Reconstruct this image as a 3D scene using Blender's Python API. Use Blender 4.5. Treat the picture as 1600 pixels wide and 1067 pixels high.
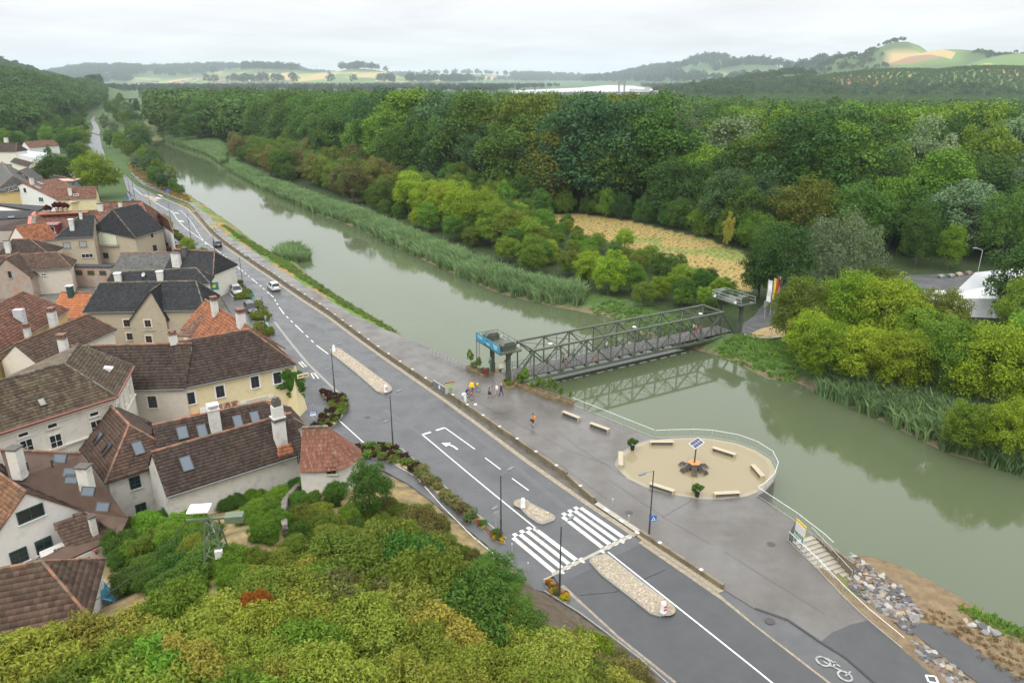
import bpy, bmesh, math, random
import numpy as np
from mathutils import Vector, Matrix
for o in list(bpy.data.objects): bpy.data.objects.remove(o, do_unlink=True)
SC = bpy.context.scene
COL = SC.collection
RNG = np.random.default_rng(7)
random.seed(7)
# ------------------------------------------------------------------ camera
F_PX, CX, CY, HORIZON, H = 1150.0, 800.0, 533.5, 124.0, 41.0
PITCH = math.atan((CY-HORIZON)/F_PX)
cam = bpy.data.objects.new('camera', bpy.data.cameras.new('camera'))
COL.objects.link(cam); SC.camera = cam
cam.data.sensor_width = 36.0; cam.data.lens = 36.0*F_PX/1600.0
cam.data.clip_start = 0.5; cam.data.clip_end = 40000
cam.location = (0, 0, H); cam.rotation_euler = (math.pi/2-PITCH, 0, 0)
# ------------------------------------------------------------------ world: overcast
SUN_EL, SUN_AZ = math.radians(52), math.radians(200)
W = bpy.data.worlds.new('World'); SC.world = W; W.use_nodes = True
nt = W.node_tree; nt.nodes.clear()
def nn(t, typ, **kw):
    n = t.nodes.new(typ)
    for k, v in kw.items(): setattr(n, k, v)
    return n
def lk(t, a, b): t.links.new(a, b)
sky = nn(nt, 'ShaderNodeTexSky', sky_type='NISHITA'); sky.sun_disc = False
sky.sun_elevation = SUN_EL; sky.sun_rotation = SUN_AZ; sky.air_density = 2; sky.dust_density = 5
tc = nn(nt, 'ShaderNodeTexCoord'); sep = nn(nt, 'ShaderNodeSeparateXYZ')
lk(nt, tc.outputs['Generated'], sep.inputs[0])
def mth(t, op, a, b=None, c=None, clamp=False):
    n = nn(t, 'ShaderNodeMath', operation=op, use_clamp=clamp)
    for i, x in enumerate((a, b, c)):
        if x is None: continue
        if isinstance(x, (int, float)): n.inputs[i].default_value = x
        else: lk(t, x, n.inputs[i])
    return n.outputs[0]
zc = mth(nt, 'MAXIMUM', sep.outputs[2], 0.0)
den = mth(nt, 'ADD', zc, 0.10)
px_ = mth(nt, 'DIVIDE', sep.outputs[0], den); py_ = mth(nt, 'DIVIDE', sep.outputs[1], den)
cmb = nn(nt, 'ShaderNodeCombineXYZ'); lk(nt, px_, cmb.inputs[0]); lk(nt, py_, cmb.inputs[1])
cn = nn(nt, 'ShaderNodeTexNoise'); cn.inputs['Scale'].default_value = 0.55; cn.inputs['Detail'].default_value = 7; cn.inputs['Roughness'].default_value = .55
cn.inputs['Distortion'].default_value = .3
lk(nt, cmb.outputs[0], cn.inputs['Vector'])
cr = nn(nt, 'ShaderNodeMapRange'); lk(nt, cn.outputs[0], cr.inputs[0])
for i, v in ((1, .32), (2, .68), (3, .82), (4, 1.06)): cr.inputs[i].default_value = v
cie = mth(nt, 'MULTIPLY_ADD', zc, 2.0, 1.0)          # CIE overcast luminance distribution
lum = mth(nt, 'MULTIPLY', cie, cr.outputs[0])
cloud = nn(nt, 'ShaderNodeMixRGB', blend_type='MULTIPLY'); cloud.inputs[0].default_value = 1
cloud.inputs[1].default_value = (.87, .885, .90, 1); lk(nt, lum, cloud.inputs[2])
bg1 = nn(nt, 'ShaderNodeBackground'); lk(nt, cloud.outputs[0], bg1.inputs[0]); bg1.inputs[1].default_value = 1.0
bg2 = nn(nt, 'ShaderNodeBackground'); lk(nt, sky.outputs[0], bg2.inputs[0]); bg2.inputs[1].default_value = .06
mx = nn(nt, 'ShaderNodeMixShader'); mx.inputs[0].default_value = .96
lk(nt, bg2.outputs[0], mx.inputs[1]); lk(nt, bg1.outputs[0], mx.inputs[2])
wo = nn(nt, 'ShaderNodeOutputWorld'); lk(nt, mx.outputs[0], wo.inputs[0])
# ------------------------------------------------------------------ sun behind the cloud
sl = bpy.data.lights.new('sun', 'SUN'); sl.energy = 1.5; sl.angle = math.radians(25); sl.color = (1, .97, .92)
sun = bpy.data.objects.new('sun', sl); COL.objects.link(sun)
sd = Vector((math.cos(SUN_EL)*math.sin(SUN_AZ), math.cos(SUN_EL)*math.cos(SUN_AZ), math.sin(SUN_EL)))
sun.rotation_euler = sd.to_track_quat('Z', 'Y').to_euler(); sun.location = (0, 0, 300)
# ------------------------------------------------------------------ exposure
SC.view_settings.view_transform = 'Standard'; SC.view_settings.look = 'None'
SC.view_settings.exposure = 0.06; SC.view_settings.gamma = 1.0; SC.view_settings.use_curve_mapping = False
SC.render.engine = 'CYCLES'
SC.cycles.max_bounces = 5; SC.cycles.diffuse_bounces = 3; SC.cycles.glossy_bounces = 2; SC.cycles.transmission_bounces = 2
SC.cycles.transparent_max_bounces = 4; SC.cycles.volume_bounces = 1
SC.cycles.caustics_reflective = False; SC.cycles.caustics_refractive = False
SC.render.resolution_x = 1024; SC.render.resolution_y = 682
# ------------------------------------------------------------------ photo geometry -> place
cp, sp = math.cos(PITCH), math.sin(PITCH)
def ray(u, v):
    x = (u-CX)/F_PX; y = -(v-CY)/F_PX
    return Vector((x, cp+y*sp, -sp+y*cp))
EYE = Vector((0, 0, H))
def G(u, v, z=0.0):
    r = ray(u, v); return EYE + r*((z-H)/r.z)
def hit(u, v, p, n):
    r = ray(u, v); return EYE + r*((p-EYE).dot(n)/r.dot(n))
def pix(x, y, z):
    dz = z-H; d = y*cp-dz*sp; return CX+F_PX*x/d, CY-F_PX*(y*sp+dz*cp)/d
def GP(pts, z=0.0): return [G(u, v, z) for u, v in pts]
# ------------------------------------------------------------------ objects
def obj(name, me, parent=None, mat=None, label=None, cat=None, group=None, kind=None):
    o = bpy.data.objects.new(name, me); COL.objects.link(o)
    if parent is not None: o.parent = parent; o.matrix_parent_inverse = parent.matrix_basis.inverted()
    if mat is not None and me is not None:
        if not me.materials: me.materials.append(mat)
    if label: o['label'] = label
    if cat: o['category'] = cat
    if group: o['group'] = group
    if kind: o['kind'] = kind
    return o
def thing(name, label, cat, loc=(0, 0, 0), rz=0.0, group=None):
    o = bpy.data.objects.new(name, None); COL.objects.link(o)
    o.location = loc; o.rotation_euler = (0, 0, rz); o.empty_display_size = .3
    o['label'] = label; o['category'] = cat
    if group: o['group'] = group
    return o
def copy_tree(o, parent=None):
    c = o.copy(); COL.objects.link(c)
    if parent is not None: c.parent = parent
    for ch in o.children: copy_tree(ch, c)
    return c
def npmesh(name, V, Q, mats=(), smooth=False, midx=None):
    """V (n,3), Q (m,k) all faces the same size"""
    V = np.asarray(V, np.float32); Q = np.asarray(Q, np.int32)
    me = bpy.data.meshes.new(name); k = Q.shape[1]
    me.vertices.add(len(V)); me.vertices.foreach_set('co', V.ravel())
    me.loops.add(Q.size); me.loops.foreach_set('vertex_index', Q.ravel())
    me.polygons.add(len(Q)); me.polygons.foreach_set('loop_start', np.arange(0, Q.size, k, dtype=np.int32))
    if midx is not None: me.polygons.foreach_set('material_index', np.asarray(midx, np.int32))
    for m in mats: me.materials.append(m)
    if smooth: me.polygons.foreach_set('use_smooth', np.ones(len(Q), bool))
    me.update(calc_edges=True); me.validate()
    return me
class MB:
    """collects faces; build() makes ONE mesh"""
    def __init__(s): s.v = []; s.f = []; s.m = []
    def poly(s, pts, m=0):
        b = len(s.v); s.v += [tuple(p) for p in pts]; s.f.append(tuple(range(b, b+len(pts)))); s.m.append(m)
    def hexa(s, p, m=0):
        b = len(s.v); s.v += [tuple(q) for q in p]
        for f in ((3, 2, 1, 0), (4, 5, 6, 7), (0, 1, 5, 4), (1, 2, 6, 5), (2, 3, 7, 6), (3, 0, 4, 7)):
            s.f.append(tuple(b+i for i in f)); s.m.append(m)
    def box(s, c, size, rz=0.0, m=0, X=None):
        c = Vector(c); hx, hy, hz = size[0]/2, size[1]/2, size[2]/2
        R = X if X is not None else Matrix.Rotation(rz, 3, 'Z')
        s.hexa([c+R@Vector(q) for q in ((-hx, -hy, -hz), (hx, -hy, -hz), (hx, hy, -hz), (-hx, hy, -hz),
                (-hx, -hy, hz), (hx, -hy, hz), (hx, hy, hz), (-hx, hy, hz))], m)
    def prism(s, pts, z0, z1, m=0, bottom=False, mtop=None):
        """pts: xy polygon counter-clockwise; z1 may be a list"""
        n = len(pts); a = sum(pts[i][0]*pts[(i+1) % n][1]-pts[(i+1) % n][0]*pts[i][1] for i in range(n))
        zs = z1 if isinstance(z1, (list, tuple)) else [z1]*n
        if a < 0: pts = list(reversed(pts)); zs = list(reversed(zs))
        b = len(s.v)
        s.v += [(p[0], p[1], z0) for p in pts]+[(p[0], p[1], z) for p, z in zip(pts, zs)]
        for i in range(n):
            j = (i+1) % n; s.f.append((b+i, b+j, b+n+j, b+n+i)); s.m.append(m)
        s.f.append(tuple(b+n+i for i in range(n))); s.m.append(m if mtop is None else mtop)
        if bottom: s.f.append(tuple(b+i for i in reversed(range(n)))); s.m.append(m)
    def tube(s, pts, rads, seg=8, m=0, cap=True, up=None):
        pts = [Vector(p) for p in pts]
        if not isinstance(rads, (list, tuple)): rads = [rads]*len(pts)
        b = len(s.v); n = len(pts)
        for i, p in enumerate(pts):
            d = (pts[min(i+1, n-1)]-pts[max(i-1, 0)]).normalized()
            a = Vector((0, 0, 1)) if abs(d.z) < .9 else Vector((1, 0, 0))
            x = d.cross(a).normalized(); y = d.cross(x)
            for k in range(seg):
                t = 2*math.pi*(k+.5)/seg
                s.v.append(tuple(p+(x*math.cos(t)+y*math.sin(t))*rads[i]))
        for i in range(n-1):
            for k in range(seg):
                k2 = (k+1) % seg
                s.f.append((b+i*seg+k, b+i*seg+k2, b+(i+1)*seg+k2, b+(i+1)*seg+k)); s.m.append(m)
        if cap:
            s.f.append(tuple(b+k for k in reversed(range(seg)))); s.m.append(m)
            s.f.append(tuple(b+(n-1)*seg+k for k in range(seg))); s.m.append(m)
    def beam(s, a, b, w, h, m=0, up=(0, 0, 1)):
        """box from a to b, w across, h along 'up'"""
        a = Vector(a); b = Vector(b); d = (b-a).normalized(); u = Vector(up)
        x = d.cross(u)
        if x.length < 1e-4: x = d.cross(Vector((0, 1, 0)))
        x.normalize(); y = x.cross(d).normalized(); x *= w/2; y *= h/2
        s.hexa([a-x-y, a+x-y, a+x+y, a-x+y, b-x-y, b+x-y, b+x+y, b-x+y], m)
    def lathe(s, c, prof, seg=16, m=0, a0=0.0, a1=2*math.pi):
        """prof: list of (r, z)"""
        b = len(s.v); full = abs(a1-a0-2*math.pi) < 1e-3; n = seg if full else seg+1
        for r, z in prof:
            for k in range(n):
                t = a0+(a1-a0)*k/seg; s.v.append((c[0]+r*math.cos(t), c[1]+r*math.sin(t), c[2]+z))
        for i in range(len(prof)-1):
            for k in range(seg):
                k2 = (k+1) % n
                s.f.append((b+i*n+k, b+i*n+k2, b+(i+1)*n+k2, b+(i+1)*n+k)); s.m.append(m)
    def mesh(s, name, mats=(), smooth=False, bevel=0.0):
        me = bpy.data.meshes.new(name); me.from_pydata(s.v, [], s.f)
        for i, p in enumerate(me.polygons): p.material_index = s.m[i]; p.use_smooth = smooth
        for m in mats: me.materials.append(m)
        bm = bmesh.new(); bm.from_mesh(me)
        if smooth or bevel: bmesh.ops.remove_doubles(bm, verts=bm.verts, dist=1e-4)
        bmesh.ops.recalc_face_normals(bm, faces=bm.faces)
        if bevel: bmesh.ops.bevel(bm, geom=list(bm.edges), offset=bevel, segments=1, affect='EDGES')
        bm.to_mesh(me); bm.free(); me.update()
        return me
    def build(s, name, mat, parent=None, smooth=False, bevel=0.0, **kw):
        me = s.mesh(name, mat if isinstance(mat, (list, tuple)) else [mat], smooth, bevel)
        return obj(name, me, parent, **kw)
# ------------------------------------------------------------------ materials
MATS = {}
def mat(name, c=(.5, .5, .5), rough=.8, var=.18, scale=2.0, bump=0.0, bscale=30.0, metal=0.0, spec=.5, c2=None, c2s=.6, c2t=.5, island=0.0,
        rvar=0.0, tint=False, trans=0.0, ior=1.5):
    if name in MATS: return MATS[name]
    m = bpy.data.materials.new(name); m.use_nodes = True; t = m.node_tree; b = t.nodes['Principled BSDF']
    co = nn(t, 'ShaderNodeNewGeometry').outputs['Position'] if not tint else nn(t, 'ShaderNodeTexCoord').outputs['Object']
    n1 = nn(t, 'ShaderNodeTexNoise'); n1.inputs['Scale'].default_value = scale; n1.inputs['Detail'].default_value = 5; lk(t, co, n1.inputs['Vector'])
    col = nn(t, 'ShaderNodeMixRGB'); lk(t, n1.outputs[0], col.inputs[0])
    col.inputs[1].default_value = (*[x*(1-var*1.6) for x in c], 1); col.inputs[2].default_value = (*[min(1, x*(1+var*1.6)) for x in c], 1)
    out = col.outputs[0]
    if c2 is not None:
        n2 = nn(t, 'ShaderNodeTexNoise'); n2.inputs['Scale'].default_value = c2s; n2.inputs['Detail'].default_value = 8; n2.inputs['Roughness'].default_value = .65
        lk(t, co, n2.inputs['Vector'])
        mr = nn(t, 'ShaderNodeMapRange'); lk(t, n2.outputs[0], mr.inputs[0]); mr.inputs[1].default_value = c2t-.08; mr.inputs[2].default_value = c2t+.08
        mx2 = nn(t, 'ShaderNodeMixRGB'); lk(t, mr.outputs[0], mx2.inputs[0]); lk(t, out, mx2.inputs[1]); mx2.inputs[2].default_value = (*c2, 1)
        out = mx2.outputs[0]
    if island:
        g = nn(t, 'ShaderNodeNewGeometry'); hs = nn(t, 'ShaderNodeHueSaturation'); lk(t, out, hs.inputs['Color'])
        mv = nn(t, 'ShaderNodeMapRange'); lk(t, g.outputs['Random Per Island'], mv.inputs[0]); mv.inputs[3].default_value = 1-island; mv.inputs[4].default_value = 1+island
        lk(t, mv.outputs[0], hs.inputs['Value']); out = hs.outputs[0]
    lk(t, out, b.inputs['Base Color'])
    b.inputs['Roughness'].default_value = rough; b.inputs['Metallic'].default_value = metal
    b.inputs['Specular IOR Level'].default_value = spec; b.inputs['IOR'].default_value = ior
    if rvar:
        n3 = nn(t, 'ShaderNodeTexNoise'); n3.inputs['Scale'].default_value = .35; n3.inputs['Detail'].default_value = 6; lk(t, co, n3.inputs['Vector'])
        r = nn(t, 'ShaderNodeMapRange'); lk(t, n3.outputs[0], r.inputs[0]); r.inputs[1].default_value = .38; r.inputs[2].default_value = .64
        r.inputs[3].default_value = max(.03, rough-rvar); r.inputs[4].default_value = min(1, rough+rvar); lk(t, r.outputs[0], b.inputs['Roughness'])
    if bump:
        n4 = nn(t, 'ShaderNodeTexNoise'); n4.inputs['Scale'].default_value = bscale; n4.inputs['Detail'].default_value = 4; lk(t, co, n4.inputs['Vector'])
        bp = nn(t, 'ShaderNodeBump'); bp.inputs['Strength'].default_value = min(1, bump); bp.inputs['Distance'].default_value = .05
        lk(t, n4.outputs[0], bp.inputs['Height']); lk(t, bp.outputs[0], b.inputs['Normal'])
    if trans:
        b.inputs['Transmission Weight'].default_value = trans
    MATS[name] = m; return m
def leafmat(name, rough=.55):
    """foliage: the object's own colour, varied from leaf to leaf and from plant to plant"""
    m = bpy.data.materials.new(name); m.use_nodes = True; t = m.node_tree; b = t.nodes['Principled BSDF']
    oi = nn(t, 'ShaderNodeObjectInfo'); g = nn(t, 'ShaderNodeNewGeometry')
    hs = nn(t, 'ShaderNodeHueSaturation'); lk(t, oi.outputs['Color'], hs.inputs['Color'])
    a = nn(t, 'ShaderNodeMapRange'); lk(t, g.outputs['Random Per Island'], a.inputs[0]); a.inputs[3].default_value = .78; a.inputs[4].default_value = 1.24
    rv = nn(t, 'ShaderNodeMapRange'); lk(t, oi.outputs['Random'], rv.inputs[0]); rv.inputs[3].default_value = .78; rv.inputs[4].default_value = 1.22
    lk(t, mth(t, 'MULTIPLY', a.outputs[0], rv.outputs[0]), hs.inputs['Value'])
    h1 = mth(t, 'FRACT', mth(t, 'MULTIPLY', oi.outputs['Random'], 7.31))
    h2 = mth(t, 'FRACT', mth(t, 'MULTIPLY', g.outputs['Random Per Island'], 13.7))
    hh = mth(t, 'MULTIPLY_ADD', h1, .024, .487)
    hh = mth(t, 'ADD', hh, mth(t, 'MULTIPLY_ADD', h2, .018, -.008)); lk(t, hh, hs.inputs['Hue'])
    lk(t, hs.outputs[0], b.inputs['Base Color']); b.inputs['Roughness'].default_value = rough
    b.inputs['Specular IOR Level'].default_value = .12
    tr = nn(t, 'ShaderNodeBsdfTranslucent'); lk(t, hs.outputs[0], tr.inputs['Color'])
    ms = nn(t, 'ShaderNodeMixShader'); ms.inputs[0].default_value = .3
    lk(t, b.outputs[0], ms.inputs[1]); lk(t, tr.outputs[0], ms.inputs[2])
    lk(t, ms.outputs[0], t.nodes['Material Output'].inputs['Surface'])
    MATS[name] = m; return m
# ================================================================== terrain
WATER_Z = -2.0
R_LEFT = [(2300,1260),(1750,1050),(1600,985),(1530,950),(1450,905),(1400,880),(1345,862,-1.7),(1305,852,0),(1262,838,0),(1236,828,0),(1180,785,0),(1180,730,0),(1085,695,0),
          (1015,692,0),(925,655,0),(892,642,0),(806,612,0),(770,596,0),(729,576,0),(676,550,-.8),(645,530,-1.2),(600,505),(545,474),(484,432),(462,410),(440,403),(400,380),(372,358),(352,343),(322,322),
          (292,302),(262,275),(244,250),(235,232),(231,214),(227,196),(229,180),(226,168),(231,158),(228,148)]
R_RIGHT = [(236,148),(238,160),(233,170),(238,182),(236,196),(243,212),(275,226),(330,244),(352,262),(415,296),(500,337),(560,357),(620,388),(700,424),(780,459),(860,478),(905,486),
           (955,497),(1000,520),(1060,541),(1110,552),(1150,566),(1200,592),(1243,597),(1292,619),(1400,668),(1480,708),(1560,730),(1600,742),(1800,800),(2500,960)]
def _rz(q): return G(q[0], q[1], q[2] if len(q) > 2 else WATER_Z)
RIVER = np.array([[*_rz(q).xy] for q in R_LEFT]+[[*G(u, v, WATER_Z).xy] for u, v in R_RIGHT])
TOE = np.array([[*G(u, v, 0).xy] for u, v in ((1120,1130),(1045,1067),(950,988),(850,922),(760,850),(700,803),(640,757),(585,738),(500,745),(400,775),(250,803),(150,862),(60,935),(-150,1010),(-600,1100))])
FIELD = [(825,340),(858,335),(905,333),(960,340),(1030,356),(1100,372),(1160,392),(1180,415),(1172,455),(1125,445),(1060,415),(980,385),(900,362)]
def inpoly(P, poly):
    x, y = P[..., 0], P[..., 1]; ins = np.zeros(x.shape, bool); n = len(poly)
    for i in range(n):
        x1, y1 = poly[i]; x2, y2 = poly[(i+1) % n]
        c = (y1 > y) != (y2 > y)
        with np.errstate(divide='ignore', invalid='ignore'):
            ins ^= c & (x < (x2-x1)*(y-y1)/(y2-y1)+x1)
    return ins
def polydist(P, poly, closed=True):
    d = np.full(P.shape[:-1], 1e12); n = len(poly)
    for i in range(n if closed else n-1):
        a = poly[i]; b = poly[(i+1) % n]; ab = b-a
        t = np.clip(((P-a)@ab)/max(ab@ab, 1e-9), 0, 1)
        q = P-(a+t[..., None]*ab); d = np.minimum(d, (q*q).sum(-1))
    return np.sqrt(d)
def vnoise(x, y, seed=0):
    def h(i, j): 
        s = np.sin(i*127.1+j*311.7+seed*74.7)*43758.5453; return s-np.floor(s)
    i = np.floor(x); j = np.floor(y); fx = x-i; fy = y-j; fx = fx*fx*(3-2*fx); fy = fy*fy*(3-2*fy)
    return (h(i, j)*(1-fx)+h(i+1, j)*fx)*(1-fy)+(h(i, j+1)*(1-fx)+h(i+1, j+1)*fx)*fy
# hills: (u of centre, v of crest, distance, half width px, depth m)
HILLS = [(-60,84,2300,110,500),(40,104,1000,75,260),(-80,112,640,100,150),(150,116,1750,40,350),(105,110,1300,50,300),
         (330,107,8200,170,1500),(180,107,7800,90,1500),(420,109,6500,110,1200),(560,109,6300,60,1100),(500,113,6000,150,900),(720,117,9500,170,1500),(880,118,10500,170,1500),
         (1110,95,6400,55,900),(1060,108,7000,80,1200),(1180,103,5600,70,800),(1300,100,4400,90,600),
         (1400,70,3600,75,420),(1330,90,3400,65,400),(1480,80,3300,120,420),(1590,86,3000,120,420),(1740,80,3000,140,500),
         (1130,132,2000,70,300),(1250,116,2300,120,330),(1400,112,2100,160,300),(1560,108,2000,170,300),(1760,104,2000,170,320)]
PEDGE = np.array([[*G(u, v, 0).xy] for u, v in ((1232,846),(1276,888),(1315,930),(1354,967),(1410,1014),(1472,1067),(1560,1140))])
def terr(x, y):
    x = np.asarray(x, float); y = np.asarray(y, float); P = np.stack([x, y], -1)
    d = polydist(P, RIVER); ins = inpoly(P, RIVER); sd_ = np.where(ins, -d, d)
    wob = (vnoise(x*.35, y*.35)-.5)*1.6*np.clip(d/3, 0, 1)
    town = y-(-0.9*x+75) < 0
    zb = WATER_Z+np.clip((sd_+wob)*.40, -1.6, 2.0)
    zb = np.where(zb > -.35, -.25+np.clip((zb+.35)*.2, 0, .1), zb)
    de = polydist(P, PEDGE, closed=False); sl_ = (x > 22) & (y < 70) & (de < 30) & (x+y > 62)
    zb = np.where(sl_, np.minimum(zb, np.maximum(-.35-.33*de, -1.45-.02*de)), zb)
    dt = polydist(P, TOE, closed=False)
    # camera side of the toe line
    pl = np.concatenate([TOE, np.array([[-400., -60.], [60., -60.], [30., 25.]])])
    hin = inpoly(P, pl)
    hz = np.where(hin, np.minimum(dt*.42, 13)+(vnoise(x*.25, y*.25, 3)-.5)*.9*np.clip(dt/4, 0, 1), 0)
    hz = np.where(hin & (y < 14), hz+np.clip((14-y)*1.5, 0, 20), hz)
    hz = np.where(hin & (y < 20), np.minimum(hz, 33-1.05*np.maximum(y, -3)), hz)
    z = zb+hz
    r = np.hypot(x, y); far = np.zeros_like(x)
    nz = (vnoise(x/420, y/420, 1)-.5)*.34+(vnoise(x/160, y/160, 2)-.5)*.14
    for (u, v, D, wpx, dep) in HILLS:
        rr = ray(u, HORIZON); cx_, cy_ = rr.x/rr.y*D, D
        top = H+(HORIZON-v)/F_PX*D*cp
        lx = np.abs(x-cx_*y/np.maximum(D, 1))/(wpx/F_PX*D); ly = np.abs(y-D)/dep
        g = np.exp(-lx**2*.7)*np.where(y < D, np.exp(-ly**2), 1/(1+ly**2))
        far = np.maximum(far, top*g*(1+nz*np.clip(D/2500, .5, 1)*(1-.7*np.exp(-((lx)**2+ly**2)*4))))
    far = np.where(r > 240, far*np.clip((r-240)/260, 0, 1), 0)
    # keep river corridor and road free of the hills
    far = np.where(y < 2000, far*np.clip((d-45)/160, 0, 1), far)
    return z+np.maximum(far-3, 0)
def tz(x, y): return float(terr(np.array([x]), np.array([y]))[0])
def ground_hit(u, v, lift=0.0):
    r = ray(u, v); t = np.linspace(20, 700, 700); xs = r.x*t; ys = r.y*t; zs = H+r.z*t
    d = zs-lift-terr(xs, ys); b = np.nonzero(d < 0)[0]
    if not len(b) or b[0] == 0: return None
    i = b[0]; f = d[i-1]/(d[i-1]-d[i]); T = t[i-1]+(t[i]-t[i-1])*f; return Vector((r.x*T, r.y*T, H+r.z*T-lift))
def spread(lo, hi, step, grow, end_lo, end_hi):
    c = list(np.arange(lo, hi+.01, step)); s = step; x = hi
    while x < end_hi: s *= grow; x += s; c.append(x)
    s = step; x = lo; left = []
    while x > end_lo: s *= grow; x -= s; left.append(x)
    return np.array(left[::-1]+c)
gx = spread(-75, 80, 1.15, 1.032, -9000, 9000); gy = spread(22, 135, 1.15, 1.032, -250, 15000)
XX, YY = np.meshgrid(gx, gy); ZZ = terr(XX, YY)
nx, ny = len(gx), len(gy)
idx = np.arange(nx*ny).reshape(ny, nx)
Q = np.stack([idx[:-1, :-1], idx[:-1, 1:], idx[1:, 1:], idx[1:, :-1]], -1).reshape(-1, 4)
V = np.stack([XX, YY, ZZ], -1).reshape(-1, 3)
# land cover: what grows or lies where
P2 = np.stack([XX, YY], -1); rd = polydist(P2, RIVER); rin = inpoly(P2, RIVER)
fieldp = np.array([[*G(u, v).xy] for u, v in FIELD])
infield = inpoly(P2, fieldp)
LEFTBANK = np.array([[*_rz(q).xy] for q in R_LEFT])
dl = polydist(P2, LEFTBANK, closed=False)
RB = np.array([[*G(u, v, WATER_Z).xy] for u, v in R_RIGHT]); dr = polydist(P2, RB, closed=False)
townside = (dl < dr) | inpoly(P2, np.concatenate([TOE, np.array([[-400., -60.], [60., -60.], [30., 25.]])]))
C = np.zeros((ny, nx, 4), np.float32); C[..., 3] = 1
C[...] = (.035, .055, .018, 1)
C[townside] = (.13, .12, .10, 1); C[townside & (np.hypot(XX, YY) > 265)] = (.06, .10, .03, 1)
nzz = vnoise(XX*.5, YY*.5, 5); nz2 = vnoise(XX*.13, YY*.13, 8)
bank = (rd < 7) & ~rin
C[bank & townside] = np.where((nz2[bank & townside]+rd[bank & townside]*.06 > .78)[:, None], (.30, .20, .08, 1), (.12, .20, .04, 1))
C[bank & ~townside] = (.075, .13, .035, 1)
mud = (ZZ < -1.55) & (rd < 30); C[mud] = (.17, .135, .085, 1)
lowbank = townside & (XX > 26) & (YY < 62) & (rd < 14); C[lowbank] = np.where((nz2[lowbank] > .25)[:, None], (.20, .145, .085, 1), (.15, .15, .06, 1))
C[infield] = np.where((nz2[infield] > .72)[:, None], (.18, .21, .055, 1), (.31, .235, .085, 1))
hin_ = inpoly(P2, np.concatenate([TOE, np.array([[-400., -60.], [60., -60.], [30., 25.]])]))
C[hin_] = np.where((nzz[hin_] > .45)[:, None], (.28, .205, .10, 1), (.17, .145, .07, 1))
mulch = hin_ & (XX > 0.5); C[mulch] = (.11, .085, .06, 1)
far_ = np.hypot(XX, YY) > 900; C[far_] = (.075, .12, .04, 1)
gm = npmesh('ground', V, Q, smooth=True)
ca = gm.color_attributes.new('cover', 'FLOAT_COLOR', 'POINT'); ca.data.foreach_set('color', C.reshape(-1))
# farmed slopes (mask)
fm = np.zeros((ny, nx), np.float32)
def fieldmask(u0, u1, v0, v1, D0, D1):
    u = CX+XX/np.maximum(YY*cp+(H-ZZ)*sp, 1)*F_PX
    yy_ = YY*sp+(ZZ-H)*cp; v = CY-F_PX*yy_/np.maximum(YY*cp-(ZZ-H)*sp, 1)
    k = (u > u0) & (u < u1) & (v > v0) & (v < v1) & (YY > D0) & (YY < D1)
    fm[k] = 1
for a in ((1390,1500,76,103,3000,4200),(1100,1240,115,124,4000,6500),(1060,1130,112,123,5200,7000),(330,640,113,128,4500,7600),(640,800,118,127,4500,9000),(200,330,122,131,4200,7000)):
    fieldmask(*a)
uu_ = CX+XX/np.maximum(YY*cp+(H-ZZ)*sp, 1)*F_PX; fm[(uu_ > 1290) & (YY > 1500) & (YY < 2900) & (ZZ > 24) & (vnoise(XX/900, YY/900, 12) > .4)] = 1
at = gm.attributes.new('farmed', 'FLOAT', 'POINT'); at.data.foreach_set('value', fm.ravel())
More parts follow.
